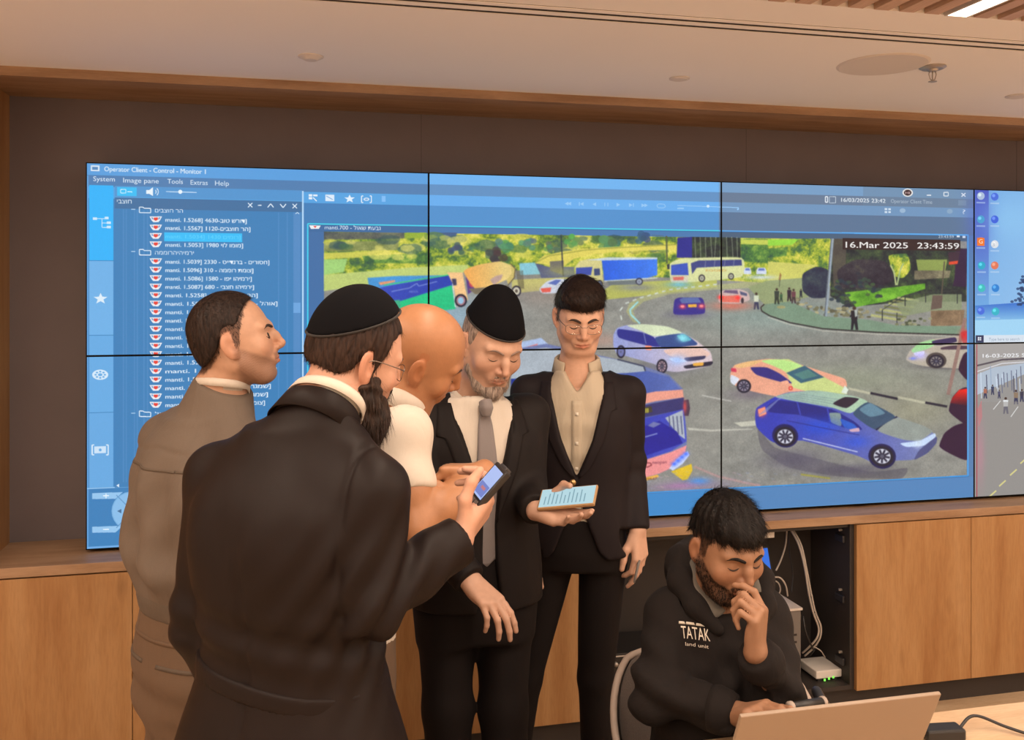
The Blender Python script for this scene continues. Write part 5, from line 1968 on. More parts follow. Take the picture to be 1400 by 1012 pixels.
def hand(b, W, Y, Zd, right=True, curls=((10, 15, 10),) * 4, thumb=((0.62, 0.72, -0.25), (0.40, 0.85, -0.25), (0.25, 0.9, -0.2)), sc=1.0, spread=0.0, k=0.008):
    """hand at wrist W: Y towards the fingers, Zd out of the back of the hand; curls: bends in degrees index to little finger"""
    Y = nrm(Y)
    Zd = nrm(np.asarray(Zd) - Y * np.dot(Zd, Y))
    X = np.cross(Y, Zd) * (-1 if right else 1)          # towards the thumb
    R = np.stack((X, Y, Zd), 1)

    def L(t, y, z):
        return np.asarray(W) + R @ (np.array((t, y, z)) * sc)
    bases = [(0.027, 0.088), (0.009, 0.092), (-0.010, 0.087), (-0.027, 0.078)]
    lens = [(0.044, 0.026, 0.021), (0.049, 0.030, 0.022), (0.045, 0.028, 0.022), (0.035, 0.021, 0.019)]
    rads = [(0.0098, 0.0088, 0.0078, 0.0066), (0.0100, 0.0090, 0.0080, 0.0068), (0.0095, 0.0086, 0.0076, 0.0064), (0.0085, 0.0076, 0.0068, 0.0058)]
    for (t, y), rr in zip(bases, rads):
        b.add(rc(L(t * 0.62, 0.004, 0), L(t, y, 0.0015), 0.0145 * sc, 0.0112 * sc), 0.012)
    b.add(ell(L(0.020, 0.038, -0.010), np.array((0.017, 0.030, 0.013)) * sc, R), 0.012)
    b.add(ell(L(-0.018, 0.040, -0.009), np.array((0.014, 0.032, 0.011)) * sc, R), 0.012)
    tips = []
    for i in range(4):
        t, y = bases[i]
        p = L(t, y, 0.001)
        a = 0.0
        sp = math.radians(spread) * (1.2 - 0.8 * i)
        pts = [p]
        for ln, cu in zip(lens[i], curls[i]):
            a += math.radians(cu)
            d = R @ np.array((math.sin(sp) * math.cos(a), math.cos(a) * math.cos(sp), -math.sin(a)))
            p = p + d * ln * sc
            pts.append(p)
        b.chain(pts, [r * sc for r in rads[i]], 0.0035)
        tips.append(pts[-1])
    p = L(0.020, 0.024, -0.006)
    pts = [p]
    for d, ln in zip(thumb, (0.044, 0.034, 0.027)):
        p = p + R @ nrm(d) * ln * sc
        pts.append(p)
    b.chain(pts, [0.0145 * sc, 0.0118 * sc, 0.0105 * sc, 0.0085 * sc], 0.007)
    tips.append(pts[-1])
    return R, tips


def strands(p, on, O, R, sc, n, comb, mat, length=0.018, width=0.0011, lift=0.25, jit=0.35, seg=3, seed=1, parent=None, region=None, sink=0.002, droop=0.0, name='hair_strands'):
    """single hairs combed over a hair mass so that it ends in hairs, not in an edge"""
    V, Fq = p.geom[on]
    r = np.random.default_rng(seed)
    A = V[Fq[:, 0]]
    fn = np.cross(V[Fq[:, 2]] - A, V[Fq[:, 3]] - V[Fq[:, 1]])
    area = np.linalg.norm(fn, axis=1)
    fn = fn / (area[:, None] + 1e-12)
    ctr = V[Fq].mean(1)
    Lc = head_local(ctr, O, R, sc)
    w = area.copy()
    # inner side of the shell never shows
    if on != 'head':
        w[np.einsum('ij,ij->i', (Lc - np.array((0, -0.012, 0.02))) @ R.T, fn) < 0] = 0
    if region is not None:
        w = w * region(Lc[:, 0], Lc[:, 1], Lc[:, 2])
    idx = r.choice(len(w), n, p=w / w.sum())
    c, nn, lc = ctr[idx], fn[idx], Lc[idx]
    d = comb(lc[:, 0], lc[:, 1], lc[:, 2]) @ R.T
    d = d + r.normal(size=(n, 3)) * jit * 0.5
    d = d - nn * np.einsum('ij,ij->i', d, nn)[:, None]
    d = d / (np.linalg.norm(d, axis=1)[:, None] + 1e-9)
    pos = c - nn * sink + r.normal(size=(n, 3)) * 0.0012
    L_ = length * r.uniform(0.6, 1.25, n)[:, None]
    lf = lift * r.uniform(0.5, 1.3, n)[:, None]
    side = np.cross(d, nn)
    rows = []
    for i in range(seg + 1):
        wd = width * (1 - 0.85 * i / seg)
        rows.append((pos - side * wd * 0.5, pos + side * wd * 0.5))
        dd = d + nn * lf * (1 - 1.3 * i / seg) + np.array((0, 0, -droop)) * i / seg
        dd = dd / np.linalg.norm(dd, axis=1)[:, None]
        pos = pos + dd * L_ / seg
    VV = np.stack([q for row in rows for q in row], 1).reshape(-1, 3)
    k = 2 * (seg + 1)
    base = np.arange(n)[:, None] * k
    Fs = np.concatenate([base + np.array((2 * i, 2 * i + 1, 2 * i + 3, 2 * i + 2)) for i in range(seg)])
    ob = p.part(name, VV, Fs, mat, parent)
    ob['kind'] = 'stuff'
    return ob


def crown_comb(fwd=0.0, sidew=0.0, down=0.0):
    """hair falling away from the crown, pushed forward / sideways on top"""
    def f(x, y, z):
        d = np.stack((x, y + 0.055, (z - 0.115) * 0.9), 1)
        d = d / (np.linalg.norm(d, axis=1)[:, None] + 1e-9)
        t = np.clip((z - 0.05) / 0.05, 0, 1)[:, None]
        return d * (1 - 0.6 * t) + t * np.array((sidew, fwd, 0.0)) + (1 - t) * np.array((0, -0.15, -down))
    return f


def shoulder_line(b, neck, S_, r0=0.050, r1=0.052, k=0.04, back=None):
    """slope from the neck to the shoulder joint"""
    b.add(rc(neck, S_, r0, r1), k)
# ------------------------------------------------------------------ people: shared pieces
skin_like('skin_fair', (0.52, 0.300, 0.200))
skin_like('skin_fair_rosy', (0.54, 0.300, 0.210))
skin_like('skin_young', (0.64, 0.385, 0.275))
skin_like('skin_tan', (0.41, 0.195, 0.098), rough=0.4)
skin_like('skin_light_old', (0.53, 0.320, 0.230))
skin_like('skin_brown', (0.31, 0.160, 0.092))
hair_mat('hair_dark_brown', (0.012, 0.007, 0.006), (0.036, 0.021, 0.016))
hair_mat('hair_black', (0.006, 0.0045, 0.0045), (0.018, 0.013, 0.011))
hair_mat('hair_brown', (0.016, 0.008, 0.006), (0.046, 0.025, 0.018))
hair_mat('hair_grey', (0.16, 0.12, 0.10), (0.46, 0.37, 0.31))
hair_mat('beard_dark', (0.014, 0.008, 0.006), (0.050, 0.029, 0.021), scale=110)
plain('brow_hair', (0.035, 0.02, 0.015), 0.8, vary=0.3, scale=400)
plain('brow_grey', (0.22, 0.15, 0.12), 0.8, vary=0.3, scale=400)
cloth('velvet_black', (0.0045, 0.0045, 0.006), 0.9, sheen=0.004, weave=900, fold=0.05, spec=0.1)
cloth('kippah_trim', (0.022, 0.019, 0.018), 0.7, sheen=0.1, fold=0.0)
cloth('coat_black', (0.0105, 0.0062, 0.0056), 0.52, sheen=0.003, weave=800, fold=0.10, fs=6, stretch=(1, 1, 0.2), spec=0.17)
cloth('suit_black', (0.0085, 0.0058, 0.0058), 0.66, sheen=0.003, weave=800, fold=0.18, fs=7, spec=0.22)
cloth('suit_navy', (0.0120, 0.0082, 0.0102), 0.66, sheen=0.003, weave=800, fold=0.18, fs=7, spec=0.22)
cloth('trousers_black', (0.0075, 0.0050, 0.0050), 0.78, sheen=0.002, weave=800, fold=0.15, fs=7, spec=0.2)
cloth('jacket_grey', (0.140, 0.107, 0.083), 0.8, sheen=0.04, weave=500, bump=0.25, fold=0.35, fs=8)
cloth('jacket_rib', (0.110, 0.084, 0.064), 0.85, sheen=0.03, weave=300, bump=0.3, fold=0.1, stretch=(6, 6, 0.3))
cloth('trousers_khaki', (0.130, 0.083, 0.053), 0.8, sheen=0.03, weave=500, bump=0.2, fold=0.3, fs=9)
cloth('shirt_white', (0.62, 0.56, 0.49), 0.7, sheen=0.02, weave=900, bump=0.06, fold=0.35, fs=9)
cloth('shirt_cream', (0.50, 0.43, 0.33), 0.7, sheen=0.02, weave=900, bump=0.06, fold=0.4, fs=10)
cloth('tie_grey', (0.21, 0.185, 0.185), 0.55, sheen=0.2, weave=600, bump=0.15, fold=0.1)
cloth('hoodie_black', (0.0105, 0.0074, 0.0068), 0.9, sheen=0.004, weave=500, bump=0.2, fold=0.4, fs=7, stretch=(1, 1, 0.7))
cloth('hood_lining', (0.14, 0.125, 0.105), 0.9, sheen=0.2, weave=500, bump=0.2, fold=0.1)
plain('shoe_leather', (0.012, 0.010, 0.010), 0.35, vary=0.1, scale=80)
plain('glasses_metal', (0.28, 0.23, 0.20), 0.3, metal=1.0, vary=0.05, scale=80)
plain('button_gold', (0.50, 0.33, 0.14), 0.35, metal=0.8, vary=0.1, scale=80)
plain('button_dark', (0.02, 0.018, 0.018), 0.4, vary=0.1, scale=80)
plain('print_white', (0.72, 0.66, 0.56), 0.8, vary=0.05, scale=200)
mg, ntg, bg = new_mat('clear_lens')
ntg.nodes.remove(bg)
tr_ = ntg.nodes.new('ShaderNodeBsdfTransparent')
gl_ = ntg.nodes.new('ShaderNodeBsdfGlossy')
gl_.inputs['Roughness'].default_value = 0.05
mi_ = ntg.nodes.new('ShaderNodeMixShader')
mi_.inputs[0].default_value = 0.03
ntg.links.new(tr_.outputs[0], mi_.inputs[1])
ntg.links.new(gl_.outputs[0], mi_.inputs[2])
ntg.links.new(mi_.outputs[0], ntg.nodes['Material Output'].inputs['Surface'])


def add_head(p, O, R, sc, neck, skin_opts=None, h=0.0028, brow='brow_hair', brow_r=1.0, soft=1, lash=1.0, **kw):
    b = head_body(O, R, sc, neck, **kw)
    V, Fq = b.mesh(h)
    V = relax(V, Fq, soft, 0.4)
    p.add_skin(V, Fq, skin_tint(head_local(V, O, R, sc), **(skin_opts or {})))
    L = lambda x, y, z: O + R @ (np.array((x, y, z)) * sc)
    hb = BVHTree.FromPolygons([tuple(v) for v in V], [tuple(f) for f in Fq])
    p.bvh['head'] = hb
    p.geom['head'] = (V, Fq)

    def on(x, z, lift):
        """point on the face surface"""
        st = L(x, 0.2, z)
        hit = hb.ray_cast(Vector(st), Vector(-R[:, 1]))
        q = np.array(hit[0]) if hit[0] is not None else L(x, 0.08, z)
        return q + R[:, 1] * lift
    p.on = on
    p.L = L
    for s in (-1, 1):
        pts = [on(s * x, z, -0.0006) for x, z in ((0.011, 0.0215), (0.019, 0.0245), (0.029, 0.0275), (0.039, 0.0270), (0.050, 0.0205))]
        p.tube('eyebrow', pts, [0.0026 * brow_r, 0.0034 * brow_r, 0.0034 * brow_r, 0.0026 * brow_r, 0.0010], brow, n=6)
        pts = [on(s * x, z, 0.0001) for x, z in ((0.0185, 0.0005), (0.025, -0.0028), (0.0315, -0.0042), (0.038, -0.0030), (0.045, 0.0010))]
        p.tube('eyelashes', pts, [0.0006 * lash, 0.0013 * lash, 0.0015 * lash, 0.0013 * lash, 0.0006 * lash], 'brow_hair', n=5)
    return L


def add_hair(p, O, R, sc, line, mat, thick=0.007, seed=3, bump=0.003, cran=(1, 1, 1), top=0.0, name='hair', extra=None, h=0.0035, widen=0.0, ns=3500, slen=0.016, comb=None, lift=0.18, sreg=None):
    """short hair shell: line gives hairline height z over y (front positive)"""
    L = lambda x, y, z: O + R @ (np.array((x, y, z)) * sc)
    b = Body()
    b.add(ell(L(0, -0.012, 0.037 + top * 0.5), (np.array((0.0745 * cran[0], 0.097 * cran[1], 0.088 * cran[2])) + thick + np.array((widen, 0, top * 0.5))) * sc, R), 0.01)
    b.add(ell(L(0, -0.030, -0.010), (np.array((0.064, 0.066, 0.070)) + thick * 0.7) * sc, R), 0.03)
    if extra:
        extra(b, L)
    ly = np.array([q[0] for q in line])
    lz = np.array([q[1] for q in line])

    def cut(X, Y, Z):
        x, y, z = X - O[0], Y - O[1], Z - O[2]
        ly_ = (R[0, 1] * x + R[1, 1] * y + R[2, 1] * z) / sc
        lz_ = (R[0, 2] * x + R[1, 2] * y + R[2, 2] * z) / sc
        return (np.interp(ly_, ly, lz) - lz_) * sc * 0.8
    b.keep(field(cut), 0.008)

    def disp(V):
        Lc = head_local(V, O, R, sc)
        a = np.arctan2(Lc[:, 0], Lc[:, 1] + 0.03)
        r = np.random.default_rng(seed)
        d = np.zeros(len(V))
        for i in range(6):
            d += np.sin(a * r.integers(14, 46) + Lc[:, 2] * r.uniform(-90, 90) + r.uniform(0, 6)) * r.uniform(0.3, 1)
        return d / 6 * bump * 2
    ob = p.garment(name, b, h, mat, it=1, dispf=disp)
    strands(p, name, O, R, sc, ns, comb or crown_comb(), mat, length=slen, parent=ob, seed=seed, lift=lift, region=sreg)
    return ob


HAIR_STD = [(-0.2, -0.075), (-0.085, -0.070), (-0.06, -0.055), (-0.035, -0.030), (-0.016, 0.030), (-0.004, 0.033), (0.004, -0.012), (0.022, -0.012), (0.028, 0.030), (0.042, 0.048), (0.06, 0.062), (0.2, 0.066)]


def add_eyes(p):
    for s in (-1, 1):
        for nm, y, r, mt in (('eyeball', 0.0722, 0.0116, 'eye_white'), ('iris', 0.0772, 0.0084, 'button_dark')):
            bm = bmesh.new()
            bmesh.ops.create_uvsphere(bm, u_segments=14, v_segments=10, radius=r)
            c = p.L(s * 0.0315, y, 0.0035) - p.o
            for v in bm.verts:
                v.co += Vector(c)
            bm_obj(nm, bm, mt, p.root, smooth=True)


plain('eye_white', (0.30, 0.22, 0.18), 0.3, vary=0.03, scale=90)


def hair_line_mask(line):
    ly = np.array([q[0] for q in line])
    lz = np.array([q[1] for q in line])

    def f(x, y, z):
        return sstep(-0.003, 0.006, z - np.interp(y, ly, lz)) * sstep(0.16, 0.10, np.abs(x))
    return f


def add_buzz(p, O, R, sc, line, mat, n=6000, ln=0.006, upto=0.075, seed=2, parent=None, width=0.0011):
    """closely cropped sides: short hairs straight from the scalp"""
    m = hair_line_mask(line)
    return strands(p, 'head', O, R, sc, n, crown_comb(down=0.9), mat, length=ln, lift=0.30, seed=seed, sink=0.001, width=width, parent=parent, name='cropped_sides',
                   region=lambda x, y, z: m(x, y, z) * sstep(upto + 0.01, upto, z) * (np.abs(x) < 0.0785))


TOP_LINE = [(-0.2, 0.035), (-0.09, 0.035), (-0.05, 0.045), (0.0, 0.050), (0.03, 0.052), (0.045, 0.054), (0.06, 0.058), (0.2, 0.060)]


def add_kippah(p, O, R, sc, tilt, dist, grow=0.012, tall=0.0, mat='velvet_black', cy=-0.014, peak=0.0):
    """skull cap: part of a dome above a tilted plane (tilt in degrees, front edge up)"""
    L = lambda x, y, z: O + R @ (np.array((x, y, z)) * sc)
    c = np.array((0, cy, 0.037))
    r = (np.array((0.0745, 0.097, 0.088)) + grow + np.array((0, 0, tall)))
    t = math.radians(tilt)
    n = np.array((0, -math.sin(t), math.cos(t)))
    b = Body()
    b.add(ell(L(*c), r * sc, R), 0.01)
    if peak:
        b.add(ell(L(0, cy - 0.01, 0.037 + r[2] * 0.75), np.array((0.045, 0.055, 0.035 + peak)) * sc, R), 0.04)
    cw = L(*(c + n * dist))
    nw = R @ n
    b.keep(field(lambda X, Y, Z: -((X - cw[0]) * nw[0] + (Y - cw[1]) * nw[1] + (Z - cw[2]) * nw[2])), 0.003)
    k = p.garment('kippah', b, 0.0035, mat, amp=0.0015, freq=26, seed=5, it=2)
    # piped edge
    e1 = np.array((1.0, 0, 0))
    e2 = np.cross(n, e1)
    pts = []
    for i in range(48):
        a = 2 * math.pi * i / 48
        d = e1 * math.cos(a) + e2 * math.sin(a)
        q0 = n * dist
        A = ((d / r) ** 2).sum()
        B = 2 * (d * q0 / r ** 2).sum()
        Cc = ((q0 / r) ** 2).sum() - 1
        rho = (-B + math.sqrt(max(0, B * B - 4 * A * Cc))) / (2 * A)
        pts.append(L(*(c + q0 + d * rho * 1.0)))
    V, Fc = tube_geo(pts, 0.0026 * sc, 6, True)
    p.geo('edge_piping', V, Fc, 'kippah_trim', k)
    return k


def add_collar(p, base, R, mat, r0=0.066, r1=0.060, hgt=0.045, tilt=10, fold=0.020, gap=22, name='shirt_collar', squash=0.92, back=0.0):
    """folded shirt collar round the neck, open at the front by gap degrees"""
    t = math.radians(tilt)
    Rt = R @ np.array(((1, 0, 0), (0, math.cos(t), -math.sin(t)), (0, math.sin(t), math.cos(t)))).T
    V, Fc = [], []
    n = 40
    for i in range(n + 1):
        a = math.radians(90 + gap + (360 - 2 * gap) * i / n)
        u = np.array((math.cos(a), math.sin(a) * squash, 0))
        fr = abs(i / n - 0.5) * 2
        dip = 0.016 * fr ** 2
        point = max(0.0, fr - 0.72) / 0.28
        drop = fold + 0.028 * point
        ring = [(r0, -0.012 - dip * 0.3), (r1, hgt - dip), (r1 + 0.005, hgt + 0.003 - dip), (r1 + 0.010, hgt - 0.002 - dip), (r0 + 0.013 + 0.004 * point, hgt - drop - 0.012 - dip), (r0 + 0.010, hgt - drop - 0.012 - dip), (r1 + 0.004, hgt - 0.006 - dip), (r0 + 0.004, -0.010 - dip * 0.3)]
        for rr, z in ring:
            V.append(np.asarray(base) + Rt @ (u * rr + np.array((0, back, z))))
    m = 8
    for i in range(n):
        for j in range(m):
            a, b_ = i * m + j, i * m + (j + 1) % m
            Fc.append((a, a + m, b_ + m, b_))
    Fc.append(tuple(range(m)))
    Fc.append(tuple(n * m + j for j in range(m))[::-1])
    return p.geo(name, V, Fc, mat)


def add_core(p, pts_torso, legs, arms):
    """what is under the clothes, so that the body is whole"""
    b = Body()
    b.chain([np.asarray(q) for q, r in pts_torso], [min(r, 0.072) for q, r in pts_torso], 0.05)
    for q, r in legs:
        b.chain(q, r, 0.04)
    for q, r in arms:
        b.chain(q, [v * 0.8 for v in r], 0.03)
    V, Fq = b.mesh(0.014)
    p.add_skin(V, Fq, (1, 1, 1))


def add_shoes(p, feet, fwd):
    f = nrm(np.array((fwd[0], fwd[1], 0)))
    for q in feet:
        q = np.array((q[0], q[1], 0.0))
        b = Body()
        b.add(rc(q + f * -0.05 + (0, 0, 0.05), q + f * 0.02 + (0, 0, 0.05), 0.042, 0.045), 0.02)
        b.add(rc(q + f * 0.02 + (0, 0, 0.035), q + f * 0.16 + (0, 0, 0.032), 0.042, 0.038), 0.03)
        b.keep(field(lambda X, Y, Z: 0.002 - Z + 0 * X + 0 * Y), 0.004)
        p.garment('shoe', b, 0.006, 'shoe_leather', it=2)


def glasses(p, mat='glasses_metal', w=0.026, hgt=0.017, y=0.100, z=0.003, arms=True, lens=True, r=0.0009):
    L = p.L
    for s in (-1, 1):
        pts = []
        for i in range(28):
            a = 2 * math.pi * i / 28
            ca, sa = math.cos(a), math.sin(a)
            q = (abs(ca) ** 2.6 + abs(sa) ** 2.6) ** (-1 / 2.6)
            x = s * 0.033 + w * q * ca
            pts.append(L(x, y - 6.0 * (abs(x) - 0.012) ** 2 - 0.002, z - 0.004 + hgt * q * sa))
        V, Fc = tube_geo(pts, r, 6, True)
        g = p.geo('glasses_rim', V, Fc, mat)
        if lens:
            c = np.mean(pts, 0)
            off = p.on and (L(0, 0.0006, 0) - L(0, 0, 0))
            V = [c + off] + [q + off for q in pts] + [c - off] + [q - off for q in pts]
            n = len(pts)
            Fc = [(0, 1 + i, 1 + (i + 1) % n) for i in range(n)] + [(n + 1, n + 2 + (i + 1) % n, n + 2 + i) for i in range(n)] + [(1 + i, n + 2 + i, n + 2 + (i + 1) % n, 1 + (i + 1) % n) for i in range(n)]
            p.geo('lens', V, Fc, 'clear_lens', g)
        if arms:
            p.tube('glasses_arm', [L(s * (0.033 + w), y - 0.014, z + 0.004), L(s * 0.072, 0.055, z + 0.008), L(s * 0.079, 0.0, z + 0.010), L(s * 0.079, -0.018, z - 0.004)], 0.0011, mat, n=6)
    p.tube('glasses_bridge', [L(-0.0085, y - 0.001, z + 0.003), L(0, y + 0.003, z + 0.006), L(0.0085, y - 0.001, z + 0.003)], r, mat, n=6)


def neck_cut(b, neck, upn, off, rad=0.105):
    """flat opening for the neck, only near its axis"""
    neck = np.asarray(neck)
    b.sub(field(lambda X, Y, Z: np.maximum(off - ((X - neck[0]) * upn[0] + (Y - neck[1]) * upn[1] + (Z - neck[2]) * upn[2]),
                                           np.sqrt((X - neck[0]) ** 2 + (Y - neck[1]) ** 2 + (Z - neck[2]) ** 2) - rad), neck - rad, neck + rad), 0.004)


def cuff_cut(b, E_, W_, off, rad=0.085):
    d = nrm(np.asarray(W_) - E_)
    q = np.asarray(W_) + d * off
    b.sub(field(lambda X, Y, Z: np.maximum(-((X - q[0]) * d[0] + (Y - q[1]) * d[1] + (Z - q[2]) * d[2]),
                                           np.sqrt((X - q[0]) ** 2 + (Y - q[1]) ** 2 + (Z - q[2]) ** 2) - rad), q - rad, q + rad), 0.003)


def BVH_pt(p, on, T0, Rt, x, z):
    st = T0 + Rt @ np.array((x, 0, z)) + Rt[:, 1] * 0.6
    hit = p.bvh[on].ray_cast(Vector(st), Vector(-Rt[:, 1]))
    return np.array(hit[0]) if hit[0] is not None else st - Rt[:, 1] * 0.47


def logo_word(p, on, T0, Rt, word, cx, cz, width, hgt):
    """flat printed word on a garment; x runs towards the wearer's right, so it is mirrored to read from the front"""
    v, f = glyphs(word)
    w0, w1 = v[:, 0].min(), v[:, 0].max()
    V = []
    for q in v:
        x = cx - (q[0] - (w0 + w1) / 2) / (w1 - w0) * width
        z = cz + q[1] / 0.7 * hgt
        V.append(BVH_pt(p, on, T0, Rt, x, z) + Rt[:, 1] * 0.0015)
    p.geo('chest_print', V, [tuple(t) for t in f], 'print_white', smooth=False)
PHONE = {}


# ================================================================== man in the grey jacket, seen from behind
LINE_A = [(-0.2, -0.062), (-0.088, -0.058), (-0.065, -0.045), (-0.04, -0.018), (-0.022, 0.030), (-0.004, 0.034), (0.003, -0.012), (0.014, -0.004), (0.020, 0.030), (0.028, 0.050), (0.040, 0.080), (0.055, 0.096), (0.2, 0.100)]


def man_grey():
    c = P(276, 402, 2.32)
    p = Person(c, 'man in grey-brown jacket and khaki trousers standing in profile before the camera list')
    Rt = frame(Dv(0.62, 0.78))
    T0 = np.array((c[0], c[1], 0.0))
    l = lambda x, y, z: T0 + Rt @ np.array((x, y, z))
    O = P(322, 469, 2.31)
    R = head_frame(0.97, 0.24, -12, 0)
    sc = 1.0
    neck = P(303, 528, 2.33)
    sL, eL, wL = l(-0.165, 0.0, 1.350), l(-0.205, 0.02, 1.10), l(-0.15, 0.24, 1.02)
    sR, eR, wR = l(0.170, 0.0, 1.350), l(0.20, 0.06, 1.10), l(0.12, 0.27, 1.03)
    add_head(p, O, R, sc, neck, dict(stubble=0.72, stubble_col=(0.30, 0.25, 0.24),
             scalp=lambda x, y, z: 0.85 * hair_line_mask(LINE_A)(x, y, z), scalp_col=(0.16, 0.13, 0.13)), neck_r=(0.050, 0.058), nose=1.3, brow_r=1.2, lash=1.5)
    hr = add_hair(p, O, R, sc, [(-0.2, -0.045), (-0.088, -0.042), (-0.065, -0.030), (-0.04, -0.004), (-0.022, 0.040), (-0.004, 0.046), (0.008, 0.040), (0.020, 0.052), (0.03, 0.070), (0.042, 0.090), (0.055, 0.100), (0.2, 0.103)], 'hair_dark_brown', thick=0.0022, top=0.008, bump=0.0015, slen=0.013, ns=6500, comb=crown_comb(fwd=1.0, down=0.6), lift=0.32)
    add_buzz(p, O, R, sc, LINE_A, 'hair_dark_brown', 7000, 0.0065, parent=hr, seed=12)
    add_eyes(p)
    # light inner collar and jacket
    j = Body()
    j.add(stack(T0, Rt, [(0.965, 0, 0.0, 0.166, 0.126), (1.0, 0, 0.0, 0.180, 0.140), (1.05, 0, 0.0, 0.202, 0.158), (1.12, 0, 0.0, 0.203, 0.158), (1.20, 0, -0.005, 0.195, 0.150), (1.30, 0, -0.01, 0.185, 0.135),
                         (1.37, 0, -0.005, 0.155, 0.110), (1.42, 0, 0.01, 0.100, 0.085)]), 0.02)
    j.chain([sL, eL, wL], [0.062, 0.064, 0.050], 0.035)
    j.chain([sR, eR, wR], [0.062, 0.062, 0.050], 0.035)
    shoulder_line(j, neck - np.array((0, 0, 0.05)), sL, 0.062, 0.058)
    shoulder_line(j, neck - np.array((0, 0, 0.05)), sR, 0.062, 0.058)
    j.add(rc(l(0, 0.0, 1.38), neck, 0.075, 0.070), 0.04)
    upn = nrm(O - neck)
    neck_cut(j, neck, upn, 0.008)

    def creases(V):
        Lc = (V - T0) @ Rt
        d = 0.010 * np.sin(Lc[:, 0] * 46 + 2.4 * np.sin(Lc[:, 2] * 6)) * np.clip((1.36 - Lc[:, 2]) / 0.1, 0, 1) * np.clip((Lc[:, 2] - 0.99) / 0.06, 0, 1)
        d += 0.009 * np.sin(Lc[:, 2] * 42 + Lc[:, 0] * 9) * np.exp(-((Lc[:, 2] - 1.07) / 0.07) ** 2)
        d += 0.007 * np.sin(Lc[:, 2] * 30 - Lc[:, 0] * 38) * np.exp(-((Lc[:, 2] - 1.20) / 0.09) ** 2)
        d -= 0.004 * np.exp(-((Lc[:, 2] - 1.36 + 0.10 * np.abs(Lc[:, 0])) / 0.005) ** 2) * (Lc[:, 1] < 0.0)
        return d
    p.garment('jacket', j, 0.0065, 'jacket_grey', amp=0.010, freq=15, seed=21, dispf=creases)
    bk = frame(-Rt[:, 1])
    p.patch('yoke_seam', 'jacket', T0, bk, [(1.318, -0.17, -0.085), (1.312, -0.17, -0.085)], 'jacket_rib', lift=0.0015, thick=0.003, nx=10)
    p.patch('yoke_seam', 'jacket', T0, bk, [(1.316, -0.085, 0.165), (1.310, -0.085, 0.165)], 'jacket_rib', lift=0.0015, thick=0.003, nx=22)
    hb = Body()
    hb.add(stack(T0, Rt, [(0.942, 0, 0, 0.168, 0.130), (0.985, 0, 0, 0.178, 0.138), (1.005, 0, 0, 0.174, 0.134)]), 0.01)
    p.garment('jacket_hem', hb, 0.007, 'jacket_rib', amp=0.002, freq=20, seed=2)
    add_collar(p, neck + upn * 0.004, np.stack((Rt[:, 0], np.cross(upn, Rt[:, 0]), upn), 1), 'shirt_white', r0=0.068, r1=0.066, hgt=0.018, tilt=0, fold=0.006, gap=20)
    # trousers
    t = Body()
    hL, hR = l(-0.085, 0, 0.80), l(0.085, 0, 0.80)
    kL, kR = l(-0.115, 0.02, 0.47), l(0.105, 0.03, 0.47)
    aL, aR = l(-0.11, -0.02, 0.09), l(0.11, 0.0, 0.09)
    t.add(stack(T0, Rt, [(0.60, 0, -0.01, 0.120, 0.090), (0.70, 0, -0.01, 0.165, 0.124), (0.80, 0, -0.01, 0.182, 0.140), (0.90, 0, 0, 0.176, 0.138), (1.0, 0, 0, 0.158, 0.120)]), 0.02)
    t.chain([hL, kL, aL], [0.100, 0.086, 0.070], 0.05)
    t.chain([hR, kR, aR], [0.100, 0.086, 0.070], 0.05)

    def tf(V):
        Lc = (V - T0) @ Rt
        return 0.006 * np.sin(Lc[:, 2] * 40 + 2 * np.sin(Lc[:, 0] * 14)) * np.clip((0.80 - Lc[:, 2]) / 0.1, 0, 1) + 0.006 * np.sin(Lc[:, 2] * 55 + 9 * Lc[:, 0]) * np.exp(-((Lc[:, 2] - 0.76) / 0.06) ** 2)
    tr = p.garment('trousers', t, 0.008, 'trousers_khaki', amp=0.008, freq=17, seed=5, dispf=tf)
    back = frame(-Rt[:, 1])
    for sx in (-1, 1):
        p.patch('pocket_welt', 'trousers', T0, back, [(0.850, sx * 0.085 - 0.055, sx * 0.085 + 0.055), (0.841, sx * 0.085 - 0.055, sx * 0.085 + 0.055)], 'jacket_rib', lift=0.002, thick=0.004, nx=8)
    p.patch('waist_band', 'trousers', T0, back, [(0.905, -0.155, 0.155), (0.896, -0.155, 0.155)], 'trousers_khaki', lift=0.002, thick=0.004, nx=14)
    add_shoes(p, [aL, aR], Rt[:, 1])
    # hands and core
    hb_ = Body()
    hb_.chain([eL, wL], [0.04, 0.027], 0.02)
    hand(hb_, wL, Rt @ np.array((0.5, 0.8, -0.3)), Rt @ np.array((-0.5, 0.2, 0.8)), False)
    hb_.chain([eR, wR], [0.04, 0.027], 0.02)
    hand(hb_, wR, Rt @ np.array((-0.5, 0.8, -0.3)), Rt @ np.array((0.5, 0.2, 0.8)), True)
    V, Fq = hb_.mesh(0.004)
    p.add_skin(V, Fq, (1, 1, 1))
    add_core(p, [(l(0, 0, 0.88), 0.10), (l(0, 0, 1.1), 0.10), (l(0, -0.01, 1.34), 0.10), (neck, 0.045)],
             [([hL, kL, aL], [0.07, 0.05, 0.04]), ([hR, kR, aR], [0.07, 0.05, 0.04])], [([sL, eL], [0.045, 0.04]), ([sR, eR], [0.045, 0.04])])
    p.finish('skin_fair')


man_grey()


